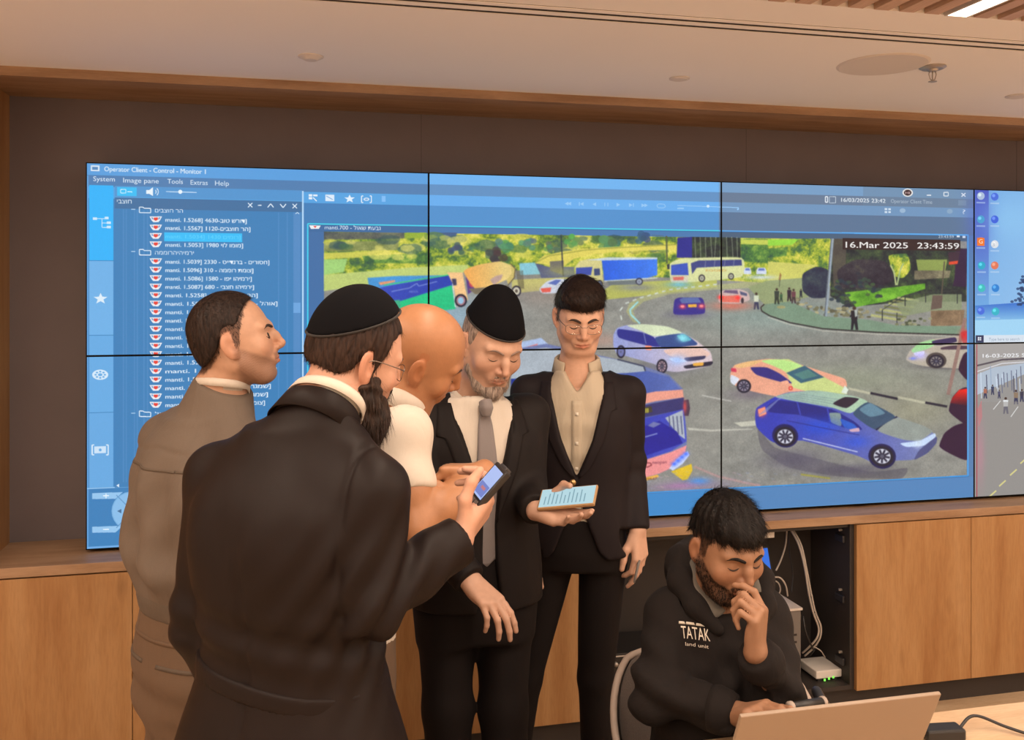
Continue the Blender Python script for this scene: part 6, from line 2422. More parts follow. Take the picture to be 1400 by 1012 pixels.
# ================================================================== man in the long black coat, back to the camera
def man_coat():
    c = P(398, 402, 1.70)
    p = Person(c, 'man in long black belted coat and black kippah seen from behind holding a small phone')
    Rt = frame(Dv(0.42, 0.91))
    T0 = np.array((c[0], c[1], 0.0))
    l = lambda x, y, z: T0 + Rt @ np.array((x, y, z))
    O = P(486, 490, 1.77)
    R = head_frame(0.80, 0.60, 16, 10)
    sc = 0.93
    neck = P(440, 562, 1.71)
    sL, eL, wL = l(-0.170, -0.005, 1.385), l(-0.205, -0.015, 1.10), l(-0.19, 0.10, 0.86)
    sR = l(0.180, 0.0, 1.385)
    eR = P(506, 822, 1.60)
    wR = P(628, 738, 1.70)
    add_head(p, O, R, sc, neck, dict(), neck_r=(0.058, 0.063), jaw=0.95)
    line = [(-0.2, -0.030), (-0.088, -0.030), (-0.06, -0.036), (-0.035, -0.018), (-0.018, 0.028), (-0.004, 0.030), (0.002, -0.045), (0.022, -0.045), (0.026, 0.02), (0.036, 0.055), (0.055, 0.075), (0.2, 0.085)]
    add_hair(p, O, R, sc, line, 'hair_brown', thick=0.005, seed=8, bump=0.003, slen=0.015, comb=crown_comb(down=0.8), sreg=lambda x, y, z: (z < 0.035 + 0.6 * (y + 0.02)) * 1.0)
    add_kippah(p, O, R, sc, 31, 0.040, grow=0.0075, tall=0.022, peak=0.0)
    # beard
    L = p.L
    bd = Body()
    for s in (-1, 1):
        bd.chain([L(s * 0.066, 0.012, -0.020), L(s * 0.060, 0.022, -0.060), L(s * 0.040, 0.055, -0.095)], [0.010, 0.020, 0.024], 0.02)
    bd.chain([L(-0.040, 0.05, -0.098), L(0, 0.075, -0.108), L(0.040, 0.05, -0.098)], [0.022, 0.024, 0.022], 0.02)
    bd.chain([L(0, 0.068, -0.105), L(0.0, 0.072, -0.150), L(0.005, 0.066, -0.200)], [0.036, 0.034, 0.014], 0.03)
    for s_ in (-1, 1):
        bd.chain([L(s_ * 0.060, 0.012, -0.050), L(s_ * 0.052, 0.035, -0.100), L(s_ * 0.040, 0.040, -0.150), L(s_ * 0.028, 0.045, -0.195)], [0.017, 0.028, 0.030, 0.010], 0.03)
    bd.chain([L(-0.026, 0.083, -0.058), L(0, 0.096, -0.047), L(0.026, 0.083, -0.058)], [0.006, 0.007, 0.006], 0.008)
    def bdf(V):
        Lc = head_local(V, O, R, sc)
        return 0.004 * np.sin(Lc[:, 0] * 260 + 3 * np.sin(Lc[:, 2] * 70)) + 0.003 * np.sin(Lc[:, 1] * 300 + Lc[:, 2] * 60)
    bo = p.garment('beard', bd, 0.004, 'beard_dark', amp=0.006, freq=45, seed=4, it=1, dispf=bdf)
    strands(p, 'beard', O, R, sc, 4200, lambda x, y, z: np.stack((x * 0.5, 0.2 + 0 * x, -1 + 0 * x), 1), 'beard_dark', length=0.034, lift=0.28, parent=bo, seed=5, droop=0.5, name='beard_strands')
    glasses(p, lens=False)
    # coat: jacket top, belt, skirt
    j = Body()
    j.add(stack(T0, Rt, [(0.33, 0, 0.0, 0.310, 0.240), (0.70, 0, 0.0, 0.265, 0.200), (0.92, 0, 0.0, 0.222, 0.160), (1.06, 0, 0.005, 0.178, 0.125), (1.13, 0, 0.0, 0.178, 0.125), (1.22, 0, -0.01, 0.190, 0.135),
                         (1.32, 0, -0.015, 0.198, 0.135), (1.40, 0, -0.01, 0.175, 0.110), (1.445, 0, 0.0, 0.115, 0.085), (1.485, 0, 0.015, 0.072, 0.068)]), 0.02)
    shoulder_line(j, neck - np.array((0, 0, 0.045)), sL, 0.062, 0.058)
    j.chain([sL, eL, wL], [0.062, 0.056, 0.048], 0.025)
    shoulder_line(j, neck - np.array((0, 0, 0.045)), sR, 0.062, 0.060)
    j.chain([sR, eR], [0.064, 0.058], 0.022)
    j.chain([eR, wR], [0.058, 0.047], 0.018)
    j.add(rc(l(0, 0.0, 1.43), neck - np.array((0, 0, 0.01)), 0.075, 0.072), 0.04)
    upn = nrm(O - neck)
    neck_cut(j, neck, upn, 0.004)
    fwd = nrm(wR - eR)
    fend = wR + fwd * 0.006
    # square cut at the cuff
    j.sub(field(lambda X, Y, Z: np.maximum(-((X - fend[0]) * fwd[0] + (Y - fend[1]) * fwd[1] + (Z - fend[2]) * fwd[2]),
                                          np.sqrt((X - fend[0]) ** 2 + (Y - fend[1]) ** 2 + (Z - fend[2]) ** 2) - 0.10), fend - 0.1, fend + 0.1), 0.003)

    def cf(V):
        Lc = (V - T0) @ Rt
        x, y, z = Lc[:, 0], Lc[:, 1], Lc[:, 2]
        d = -0.010 * np.exp(-(x / 0.010) ** 2) * (y < 0) * np.clip((1.34 - z) / 0.1, 0, 1) * (z > 0.0) * 0.5
        d += 0.010 * np.sin(x * 34 + 1.3) * np.clip((0.98 - z) / 0.25, 0, 1)
        # elbow creases
        de = np.linalg.norm(V - eR, axis=1)
        d += 0.009 * np.sin(((V - eR) @ nrm(sR - wR)) * 120) * np.exp(-(de / 0.13) ** 2)
        # drag lines below the neck, waist creases
        d += 0.004 * np.sin(x * 40) * np.exp(-((z - 1.30) / 0.07) ** 2) * (y < 0)
        d += 0.006 * np.sin(z * 75 + x * 12) * np.exp(-((z - 1.13) / 0.05) ** 2)
        ds = np.abs((V - sR) @ Rt[:, 0] + 0.012)
        d -= 0.007 * np.exp(-(ds / 0.006) ** 2) * (z > 1.18) * (y < 0.02) * (x > 0.1)
        return d
    p.garment('coat', j, 0.0065, 'coat_black', amp=0.007, freq=9, seed=9, dispf=cf, stretch=(1, 1, 0.25))
    # belt round the waist
    be = Body()
    be.add(stack(T0, Rt, [(1.026, 0, 0.004, 0.187, 0.1365), (1.060, 0, 0.004, 0.185, 0.134)]), 0.004)
    V, Fq = be.mesh(0.006)
    V = relax(V, Fq, 1)
    V = V + np.outer(((V - T0) @ Rt)[:, 0], (0, 0, -0.10))
    p.part('belt', V, Fq, 'coat_black')
    # coat collar: folded band behind the neck
    add_collar(p, neck - upn * 0.020 + R[:, 1] * 0.0, np.stack((Rt[:, 0], np.cross(upn, Rt[:, 0]), upn), 1), 'coat_black', r0=0.074, r1=0.070, hgt=0.030, tilt=0, fold=0.034, gap=48, name='coat_collar')
    add_collar(p, neck + upn * 0.006, np.stack((Rt[:, 0], np.cross(upn, Rt[:, 0]), upn), 1), 'shirt_white', r0=0.066, r1=0.065, hgt=0.030, tilt=0, fold=0.008, gap=20)
    # hand with the phone
    hb = Body()
    hb.chain([eR, wR], [0.040, 0.027], 0.02)
    yd = nrm(Dv(0.50, 0.50, 0.55))
    zd = Dv(0.80, -0.30, -0.45)
    hand(hb, wR, yd, zd, True, curls=((38, 52, 30), (42, 55, 30), (46, 58, 30), (50, 60, 30)), thumb=((0.75, 0.60, -0.45), (0.45, 0.85, -0.20), (0.25, 0.95, 0.0)), sc=1.0)
    PHONE.update(w=wR, y=yd, z=zd)
    hb.chain([eL, wL], [0.040, 0.027], 0.02)
    hand(hb, wL, Rt @ np.array((0.1, 0.2, -1)), Rt @ np.array((-1, 0, 0)), False, curls=((20, 25, 15),) * 4)
    V, Fq = hb.mesh(0.003)
    p.add_skin(V, Fq, (1, 1, 1))
    hL, hR, kL, kR, aL, aR = l(-0.09, 0, 0.88), l(0.09, 0, 0.88), l(-0.1, 0.02, 0.48), l(0.1, 0.02, 0.48), l(-0.1, 0, 0.09), l(0.1, 0.02, 0.09)
    t = Body()
    t.chain([hL, kL, aL], [0.09, 0.07, 0.06], 0.03)
    t.chain([hR, kR, aR], [0.09, 0.07, 0.06], 0.03)
    p.garment('trousers', t, 0.01, 'trousers_black')
    add_shoes(p, [aL, aR], Rt[:, 1])
    add_core(p, [(l(0, 0, 0.88), 0.10), (l(0, 0, 1.1), 0.10), (l(0, -0.01, 1.34), 0.10), (neck, 0.045)],
             [([hL, kL, aL], [0.07, 0.05, 0.04]), ([hR, kR, aR], [0.07, 0.05, 0.04])], [([sL, eL], [0.045, 0.04]), ([sR, eR], [0.045, 0.04])])
    p.finish('skin_fair_rosy')
    return p


man_coat()


# ================================================================== bald man in the white short-sleeved shirt
def man_bald():
    c = P(500, 402, 2.20)
    p = Person(c, 'bald man in white short-sleeved shirt with one forearm raised, head bowed')
    Rt = frame(Dv(0.78, 0.62))
    T0 = np.array((c[0], c[1], 0.0))
    l = lambda x, y, z: T0 + Rt @ np.array((x, y, z))
    O = P(574, 490, 2.15)
    R = head_frame(0.94, 0.34, 26, 24)
    sc = 1.04
    neck = P(540, 552, 2.15)
    sR = P(549, 592, 2.06)
    eR = P(566, 722, 2.00)
    wR = P(662, 644, 2.12)
    sL = l(-0.17, 0.02, 1.37)
    eL = l(-0.14, 0.12, 1.13)
    wL = P(625, 700, 2.20)
    add_head(p, O, R, sc, neck, dict(stubble=0.30, stubble_col=(0.5, 0.42, 0.4)), neck_r=(0.060, 0.064), nose=0.9)
    s = Body()
    s.add(stack(T0, Rt, [(0.90, 0, -0.07, 0.150, 0.110), (1.00, 0, -0.06, 0.152, 0.112), (1.12, 0, -0.04, 0.152, 0.115), (1.25, 0, -0.01, 0.165, 0.122), (1.34, 0, 0.01, 0.168, 0.118), (1.40, 0, 0.02, 0.145, 0.095), (1.44, 0, 0.03, 0.09, 0.075)]), 0.02)
    dn = nrm(eR - sR)
    hemR = sR + dn * (np.linalg.norm(eR - sR) * 0.62)
    s.chain([sR, hemR], [0.062, 0.058], 0.03)
    shoulder_line(s, neck - np.array((0, 0, 0.045)), sR, 0.06, 0.058)
    shoulder_line(s, neck - np.array((0, 0, 0.045)), sL, 0.06, 0.058)
    s.chain([sL, sL + (eL - sL) * 0.6], [0.062, 0.060], 0.03)
    s.add(rc(l(0, 0.01, 1.42), neck, 0.07, 0.066), 0.04)
    upn = nrm(O - neck)
    neck_cut(s, neck, upn, 0.0)
    s.sub(field(lambda X, Y, Z: np.maximum(-((X - hemR[0]) * dn[0] + (Y - hemR[1]) * dn[1] + (Z - hemR[2]) * dn[2]),
                                          np.sqrt((X - hemR[0]) ** 2 + (Y - hemR[1]) ** 2 + (Z - hemR[2]) ** 2) - 0.085), hemR - 0.09, hemR + 0.09), 0.003)

    def sf(V):
        d = 0.005 * np.sin(((V - sR) @ nrm(np.array((0.3, 0.2, 1)))) * 55) * np.exp(-(np.linalg.norm(V - hemR, axis=1) / 0.12) ** 2)
        return d
    sh = p.garment('shirt', s, 0.006, 'shirt_white', amp=0.011, freq=16, seed=31, dispf=sf)
    add_collar(p, neck - upn * 0.004, np.stack((Rt[:, 0], np.cross(upn, Rt[:, 0]), upn), 1), 'shirt_white', r0=0.072, r1=0.068, hgt=0.030, tilt=4, fold=0.030, gap=26)
    # arms
    a = Body()
    a.chain([sR, hemR, eR], [0.052, 0.048, 0.043], 0.02)
    mid = eR + (wR - eR) * 0.35
    a.chain([eR, mid, wR], [0.043, 0.043, 0.027], 0.02)
    hd = nrm(P(628, 640, 2.10) - wR)
    hand(a, wR, Dv(-0.80, -0.1, 0.05), Dv(0.0, 0.1, 1.0), True, curls=((40, 55, 30), (50, 60, 30), (55, 60, 30), (58, 60, 30)), thumb=((0.5, 0.8, -0.5), (0.2, 0.9, -0.4), (0.0, 0.9, -0.4)), sc=0.98)
    a.chain([sL, eL], [0.050, 0.042], 0.02)
    a.chain([eL, eL + (wL - eL) * 0.35, wL], [0.042, 0.042, 0.028], 0.02)
    # other hand round the raised arm
    hand(a, P(628, 708, 2.12), nrm(P(604, 680, 2.02) - P(628, 708, 2.12)), Dv(0.10, -0.85, 0.45), False, curls=((25, 30, 15), (22, 30, 15), (22, 30, 15), (25, 30, 15)), sc=0.98)
    V, Fq = a.mesh(0.003)
    V = relax(V, Fq, 1, 0.4)
    p.add_skin(V, Fq, (1, 1, 1))
    t = Body()
    hL, hR, kL, kR, aL, aR = l(-0.08, -0.08, 0.86), l(0.08, -0.08, 0.86), l(-0.09, -0.06, 0.47), l(0.09, -0.06, 0.47), l(-0.09, -0.08, 0.09), l(0.09, -0.08, 0.09)
    t.add(stack(T0, Rt, [(0.76, 0, -0.08, 0.150, 0.110), (0.84, 0, -0.08, 0.158, 0.118), (0.95, 0, -0.07, 0.156, 0.116)]), 0.02)
    t.chain([hL, kL, aL], [0.085, 0.068, 0.060], 0.04)
    t.chain([hR, kR, aR], [0.085, 0.068, 0.060], 0.04)
    p.garment('trousers', t, 0.009, 'trousers_khaki', amp=0.006, freq=15, seed=3)
    add_shoes(p, [aL, aR], Rt[:, 1])
    add_core(p, [(l(0, 0, 0.88), 0.10), (l(0, 0, 1.1), 0.10), (l(0, -0.01, 1.34), 0.10), (neck, 0.045)],
             [([hL, kL, aL], [0.07, 0.05, 0.04]), ([hR, kR, aR], [0.07, 0.05, 0.04])], [([l(0, 0, 1.38), sL], [0.05, 0.045]), ([l(0, 0, 1.38), sR], [0.05, 0.045])])
    p.finish('skin_tan')


man_bald()
U2 = nrm(Dv(0.131, -0.045, 0.022))
W2 = nrm(Dv(0.030, 0.052, 0.036) - U2 * np.dot(Dv(0.030, 0.052, 0.036), U2))
N2 = np.cross(U2, W2)
PD = P(776, 680, 2.43)


# ================================================================== older man with grey beard, black suit, grey tie
def man_old():
    c = P(650, 402, 2.64)
    p = Person(c, 'older man with grey beard, black kippah, dark suit and grey tie looking at a phone')
    Rt = frame(Dv(0.30, -0.95))
    T0 = np.array((c[0], c[1], 0.0))
    l = lambda x, y, z: T0 + Rt @ np.array((x, y, z))
    O = P(672, 472, 2.60)
    R = head_frame(0.45, -0.89, 26, -4)
    sc = 1.04
    neck = P(652, 538, 2.68)
    sR, eR, wR = l(0.170, 0.0, 1.375), P(580, 716, 2.50), P(643, 794, 2.38)
    sL, eL, wL = l(-0.165, -0.01, 1.380), P(720, 668, 2.64), PD - U2 * 0.098 - N2 * 0.030 - W2 * 0.004
    add_head(p, O, R, sc, neck, dict(stubble=0.35, stubble_col=(0.85, 0.80, 0.78)), neck_r=(0.055, 0.06), jaw=0.9, nose=1.6, brow='brow_grey')
    line = [(-0.2, -0.055), (-0.088, -0.052), (-0.06, -0.04), (-0.035, -0.018), (-0.018, 0.028), (-0.004, 0.030), (0.002, -0.030), (0.020, -0.030), (0.026, 0.03), (0.034, 0.07), (0.055, 0.10), (0.2, 0.12)]
    add_hair(p, O, R, sc, line, 'hair_grey', thick=0.003, seed=14, bump=0.0015, ns=1800, slen=0.010, comb=crown_comb(down=0.8), sreg=lambda x, y, z: (z < 0.07) * 1.0)
    add_kippah(p, O, R, sc, -4, 0.028, grow=0.0065, tall=0.014, peak=0.010)
    L = p.L
    bd = Body()
    for s in (-1, 1):
        bd.chain([L(s * 0.063, 0.012, -0.030), L(s * 0.055, 0.022, -0.062), L(s * 0.036, 0.052, -0.094)], [0.007, 0.013, 0.018], 0.02)
    bd.chain([L(-0.030, 0.055, -0.094), L(0, 0.075, -0.103), L(0.030, 0.055, -0.094)], [0.017, 0.018, 0.017], 0.02)
    bd.chain([L(0, 0.068, -0.105), L(0, 0.066, -0.135)], [0.024, 0.010], 0.02)
    bd.chain([L(-0.028, 0.079, -0.060), L(-0.012, 0.091, -0.0475), L(0.012, 0.091, -0.0475), L(0.028, 0.079, -0.060)], [0.004, 0.0045, 0.0045, 0.004], 0.006)
    bo = p.garment('beard', bd, 0.0035, 'hair_grey', amp=0.004, freq=60, seed=4, it=1)
    strands(p, 'beard', O, R, sc, 2200, lambda x, y, z: np.stack((x * 0.5, 0.25 + 0 * x, -1 + 0 * x), 1), 'hair_grey', length=0.016, lift=0.25, parent=bo, seed=5, name='beard_strands')
    # shirt, tie
    s = Body()
    s.add(stack(T0, Rt, [(0.90, 0, 0, 0.150, 0.105), (1.10, 0, 0, 0.150, 0.110), (1.28, 0, 0, 0.165, 0.115), (1.38, 0, 0, 0.150, 0.095), (1.44, 0, 0.0, 0.085, 0.075)]), 0.02)
    s.add(rc(l(0, 0, 1.42), neck, 0.068, 0.064), 0.04)
    upn = nrm(O - R[:, 1] * 0.05 - neck)
    neck_cut(s, neck, upn, 0.0)
    p.garment('shirt', s, 0.007, 'shirt_white', amp=0.004, freq=18, seed=6)
    add_collar(p, neck - upn * 0.008, np.stack((Rt[:, 0], np.cross(upn, Rt[:, 0]), upn), 1), 'shirt_white', r0=0.070, r1=0.065, hgt=0.030, tilt=6, fold=0.034, gap=20)
    p.patch('tie', 'shirt', T0, Rt, [(1.425, 0.016, -0.016), (1.40, 0.014, -0.014), (1.37, 0.020, -0.020), (1.25, 0.030, -0.030), (1.10, 0.038, -0.038), (1.02, 0.042, -0.042), (0.985, 0.002, -0.002)], 'tie_grey', lift=0.014, thick=0.008, nx=6, ny=20)
    p.tube('tie_knot', [l(0, 0.105, 1.437), l(0, 0.115, 1.42), l(0, 0.118, 1.398)], [0.019, 0.020, 0.012], 'tie_grey', n=10)
    # jacket
    j = Body()
    j.add(stack(T0, Rt, [(0.86, 0, 0, 0.195, 0.145), (0.96, 0, 0, 0.190, 0.145), (1.08, 0, 0, 0.180, 0.138), (1.22, 0, 0, 0.190, 0.140), (1.32, 0, -0.005, 0.188, 0.132), (1.385, 0, -0.01, 0.150, 0.108), (1.43, 0, -0.015, 0.100, 0.085), (1.465, 0, -0.02, 0.075, 0.066)]), 0.02)
    shoulder_line(j, neck - np.array((0, 0, 0.05)) - Rt[:, 1] * 0.02, sR, 0.056, 0.056)
    j.chain([sR, eR, wR], [0.060, 0.055, 0.045], 0.025)
    shoulder_line(j, neck - np.array((0, 0, 0.05)) - Rt[:, 1] * 0.02, sL, 0.056, 0.056)
    j.chain([sL, eL, wL], [0.060, 0.055, 0.044], 0.025)

    def vcut(X, Y, Z):
        x, y, z = X - T0[0], Y - T0[1], Z - T0[2]
        lx = Rt[0, 0] * x + Rt[1, 0] * y + Rt[2, 0] * z
        ly = Rt[0, 1] * x + Rt[1, 1] * y + Rt[2, 1] * z
        w = np.interp(Z, [0.80, 0.98, 1.10, 1.20, 1.40, 1.5], [0.045, 0.020, 0.016, 0.024, 0.082, 0.085])
        return np.maximum(np.abs(lx + 0.004) - w, -(ly - 0.02))
    j.sub(field(vcut), 0.004)
    neck_cut(j, neck, upn, -0.016)
    cuff_cut(j, eR, wR, 0.0)
    cuff_cut(j, eL, wL, 0.0)
    p.garment('suit_jacket', j, 0.0065, 'suit_black', amp=0.008, freq=13, seed=41)
    for sx in (-1, 1):
        p.patch('lapel', 'suit_jacket', T0, Rt, [(1.43, sx * 0.084, sx * 0.120), (1.38, sx * 0.080, sx * 0.128), (1.345, sx * 0.070, sx * 0.135), (1.34, sx * 0.069, sx * 0.112), (1.25, sx * 0.043, sx * 0.085), (1.15, sx * 0.021, sx * 0.040), (1.10, sx * 0.018, sx * 0.022)], 'suit_black', lift=0.006, thick=0.005, nx=5, ny=22)
    # hands
    a = Body()
    a.chain([eR, wR], [0.04, 0.027], 0.02)
    hand(a, wR, nrm(P(690, 842, 2.30) - wR), Dv(0.40, -0.55, 0.72), True, curls=((18, 25, 12), (22, 28, 14), (26, 32, 16), (34, 36, 18)), thumb=((0.55, 0.78, -0.4), (0.3, 0.9, -0.35), (0.2, 0.9, -0.3)), spread=4, sc=1.0)
    a.chain([eL, wL], [0.04, 0.026], 0.02)
    hand(a, wL, U2 - W2 * 0.42, -N2, False, curls=((2, 14, 12), (4, 20, 16), (6, 26, 18), (10, 30, 20)), thumb=((0.85, 0.42, -0.45), (0.45, 0.70, -0.60), (-0.20, 0.95, -0.25)), sc=0.98)
    V, Fq = a.mesh(0.003)
    p.add_skin(V, Fq, (1, 1, 1))
    t = Body()
    hL, hR = l(-0.088, 0, 0.86), l(0.088, 0, 0.86)
    kR, kL = P(612, 968, 2.56), P(688, 968, 2.60)
    aR, aL = np.array((kR[0], kR[1] - 0.06, 0.09)), np.array((kL[0], kL[1] - 0.10, 0.09))
    t.add(stack(T0, Rt, [(0.76, 0, 0, 0.165, 0.125), (0.84, 0, 0, 0.172, 0.132), (1.02, 0, 0, 0.158, 0.116)]), 0.02)
    t.chain([hL, kL, aL], [0.090, 0.066, 0.060], 0.03)
    t.chain([hR, kR, aR], [0.090, 0.066, 0.060], 0.03)
    p.garment('trousers', t, 0.008, 'trousers_black', amp=0.007, freq=14, seed=7)
    add_shoes(p, [aL, aR], Rt[:, 1])
    add_core(p, [(l(0, 0, 0.88), 0.09), (l(0, 0, 1.1), 0.085), (l(0, -0.01, 1.32), 0.085), (neck, 0.045)],
             [([hL, kL, aL], [0.07, 0.05, 0.04]), ([hR, kR, aR], [0.07, 0.05, 0.04])], [([sL, eL], [0.045, 0.04]), ([sR, eR], [0.045, 0.04])])
    p.finish('skin_light_old')


man_old()


# ================================================================== youngest standing man, open jacket, cream shirt
LINE_E = [(-0.2, -0.065), (-0.085, -0.060), (-0.06, -0.048), (-0.035, -0.025), (-0.018, 0.030), (-0.004, 0.033), (0.004, -0.010), (0.020, -0.006), (0.026, 0.030), (0.038, 0.046), (0.06, 0.056), (0.2, 0.060)]


def man_young():
    c = P(790, 402, 2.97)
    p = Person(c, 'young clean-shaven man with glasses in dark jacket over open cream shirt')
    Rt = frame(Dv(-0.10, -0.99))
    T0 = np.array((c[0], c[1], 0.0))
    l = lambda x, y, z: T0 + Rt @ np.array((x, y, z))
    O = P(792, 434, 2.95)
    R = head_frame(0.10, -1.0, 22, 0)
    sc = 0.97
    neck = P(789, 500, 2.99)
    sL, eL, wL = l(-0.165, -0.01, 1.415), P(862, 634, 3.00), P(872, 724, 2.92)
    sR, eR, wR = l(0.165, -0.01, 1.415), l(0.19, 0.0, 1.15), l(0.17, 0.05, 0.92)
    add_head(p, O, R, sc, neck, dict(lips=(0.85, 0.50, 0.48), scalp=lambda x, y, z: 0.85 * hair_line_mask(LINE_E)(x, y, z), scalp_col=(0.14, 0.12, 0.12)), neck_r=(0.052, 0.055), jaw=1.15, nose=0.9, soft=3, brow_r=1.35, lash=1.4)

    def quiff(b, LL):
        b.add(ell(LL(0.020, 0.045, 0.088), np.array((0.052, 0.046, 0.026)), R), 0.03)
        b.add(ell(LL(-0.03, 0.02, 0.094), np.array((0.042, 0.055, 0.024)), R), 0.03)
    hr = add_hair(p, O, R, sc, [(-0.2, -0.01), (-0.09, -0.01), (-0.05, 0.02), (0.0, 0.040), (0.03, 0.046), (0.045, 0.050), (0.06, 0.053), (0.2, 0.055)], 'hair_dark_brown', thick=0.005, top=0.010, bump=0.002, seed=17, extra=quiff, ns=6000, slen=0.026, comb=crown_comb(fwd=0.7, sidew=-0.8, down=0.5), lift=0.18)
    add_buzz(p, O, R, sc, LINE_E, 'hair_dark_brown', 7000, 0.008, parent=hr, seed=18)
    add_kippah(p, O, R, sc, -44, 0.078, grow=0.012, tall=0.004, mat='velvet_black', cy=-0.034)
    glasses(p, y=0.103)
    s = Body()
    s.add(stack(T0, Rt, [(0.92, 0, 0, 0.150, 0.105), (1.10, 0, 0, 0.150, 0.108), (1.30, 0, 0, 0.165, 0.112), (1.40, 0, 0, 0.150, 0.095), (1.455, 0, 0.0, 0.095, 0.078), (1.49, 0, 0.0, 0.068, 0.064)]), 0.02)
    upn = nrm(O - R[:, 1] * 0.05 - neck)
    neck_cut(s, neck + np.array((0, 0, 0.01)), upn, 0.0)

    def vopen(X, Y, Z):
        x, y = X - T0[0], Y - T0[1]
        lx = Rt[0, 0] * x + Rt[1, 0] * y
        ly = Rt[0, 1] * x + Rt[1, 1] * y
        w = np.interp(Z, [1.40, 1.43, 1.50], [-0.02, 0.006, 0.050])
        return np.maximum(np.abs(lx) - w, -(ly - 0.03))
    s.sub(field(vopen), 0.004)

    def sf(V):
        z = V[:, 2]
        x = (V - T0) @ Rt[:, 0]
        return 0.004 * np.sin(z * 62 + 18 * np.abs(x)) * np.clip((1.38 - z) / 0.05, 0, 1)
    p.garment('shirt', s, 0.006, 'shirt_cream', amp=0.005, freq=18, seed=61, dispf=sf)
    add_collar(p, neck + upn * 0.004, np.stack((Rt[:, 0], np.cross(upn, Rt[:, 0]), upn), 1), 'shirt_cream', r0=0.070, r1=0.064, hgt=0.028, tilt=8, fold=0.030, gap=34)
    p.patch('placket', 'shirt', T0, Rt, [(1.40, 0.016, -0.016), (1.05, 0.016, -0.016)], 'shirt_cream', lift=0.003, thick=0.004, nx=3, ny=24)
    for z in (1.36, 1.27, 1.19):
        p.patch('shirt_button', 'shirt', T0, Rt, [(z + 0.005, 0.005, -0.005), (z - 0.005, 0.005, -0.005)], 'print_white', lift=0.006, thick=0.003, nx=2)
    j = Body()
    j.add(stack(T0, Rt, [(0.905, 0, 0, 0.178, 0.130), (0.98, 0, 0, 0.178, 0.132), (1.12, 0, 0, 0.162, 0.122), (1.25, 0, 0, 0.175, 0.130), (1.36, 0, -0.005, 0.178, 0.126), (1.42, 0, -0.01, 0.145, 0.100), (1.465, 0, -0.012, 0.100, 0.078), (1.505, 0, -0.02, 0.075, 0.066)]), 0.02)
    for S_, E_, W_ in ((sR, eR, wR), (sL, eL, wL)):
        shoulder_line(j, neck - np.array((0, 0, 0.045)) - Rt[:, 1] * 0.02, S_, 0.052, 0.050)
        j.chain([S_, E_, W_], [0.053, 0.047, 0.038], 0.022)

    def jcut(X, Y, Z):
        x, y = X - T0[0], Y - T0[1]
        lx = Rt[0, 0] * x + Rt[1, 0] * y
        ly = Rt[0, 1] * x + Rt[1, 1] * y
        w = np.interp(Z, [0.88, 0.93, 1.05, 1.150, 1.175, 1.28, 1.42, 1.52], [0.120, 0.070, 0.022, -0.002, 0.004, 0.048, 0.080, 0.085])
        return np.maximum(np.abs(lx) - w, -(ly - 0.02))
    j.sub(field(jcut), 0.004)
    neck_cut(j, neck, upn, -0.02)
    cuff_cut(j, eL, wL, 0.0)
    cuff_cut(j, eR, wR, 0.0)

    def jf(V):
        de = np.linalg.norm(V - eL, axis=1)
        return 0.005 * np.sin(V[:, 2] * 80) * np.exp(-(de / 0.08) ** 2)
    p.garment('suit_jacket', j, 0.006, 'suit_navy', amp=0.007, freq=13, seed=51, dispf=jf)
    for sx in (-1, 1):
        p.patch('lapel', 'suit_jacket', T0, Rt, [(1.455, sx * 0.084, sx * 0.115), (1.40, sx * 0.079, sx * 0.122), (1.375, sx * 0.073, sx * 0.126), (1.37, sx * 0.072, sx * 0.108), (1.28, sx * 0.051, sx * 0.086), (1.20, sx * 0.020, sx * 0.046), (1.165, sx * 0.006, sx * 0.012)], 'suit_navy', lift=0.006, thick=0.005, nx=5, ny=22)
    bt = BVH_pt(p, 'suit_jacket', T0, Rt, 0.012, 1.150)
    bm = bmesh.new()
    p.tube('jacket_button', [bt - Rt[:, 1] * 0.002, bt + Rt[:, 1] * 0.006], 0.010, 'button_gold', n=14)
    a = Body()
    a.chain([eL, wL], [0.04, 0.025], 0.02)
    hand(a, wL, Dv(0.05, -0.15, -1), Dv(0.72, -0.65, 0.1), False, curls=((24, 40, 20), (16, 22, 12), (18, 24, 12), (20, 26, 14)), thumb=((0.50, 0.82, -0.35), (0.20, 0.95, -0.25), (0.05, 0.95, -0.25)), sc=1.0)
    a.chain([eR, wR], [0.04, 0.026], 0.02)
    hand(a, wR, Dv(0.0, -0.2, -1), Dv(-0.9, -0.3, 0.1), True, curls=((20, 25, 15),) * 4)
    V, Fq = a.mesh(0.003)
    p.add_skin(V, Fq, (1, 1, 1))
    t = Body()
    hL, hR = l(-0.082, 0, 0.90), l(0.082, 0, 0.90)
    kL, kR = P(814, 927, 2.96), P(716, 927, 2.92)
    aL = P(818, 1100, 2.98)
    aR = P(690, 1100, 2.90)
    aL[2] = aR[2] = 0.09
    t.add(stack(T0, Rt, [(0.86, 0, 0, 0.150, 0.112), (0.92, 0, 0, 0.158, 0.120), (1.04, 0, 0, 0.150, 0.110)]), 0.02)
    t.chain([hL, kL, aL], [0.080, 0.056, 0.052], 0.02)
    t.chain([hR, kR, aR], [0.080, 0.056, 0.052], 0.02)
    p.garment('trousers', t, 0.008, 'trousers_black', amp=0.006, freq=14, seed=17)
    add_shoes(p, [aL, aR], Rt[:, 1])
    add_core(p, [(l(0, 0, 0.92), 0.085), (l(0, 0, 1.1), 0.085), (l(0, -0.01, 1.34), 0.085), (neck, 0.045)],
             [([hL, kL, aL], [0.06, 0.045, 0.04]), ([hR, kR, aR], [0.06, 0.045, 0.04])], [([sL, eL], [0.042, 0.038]), ([sR, eR], [0.042, 0.038])])
    p.finish('skin_young')


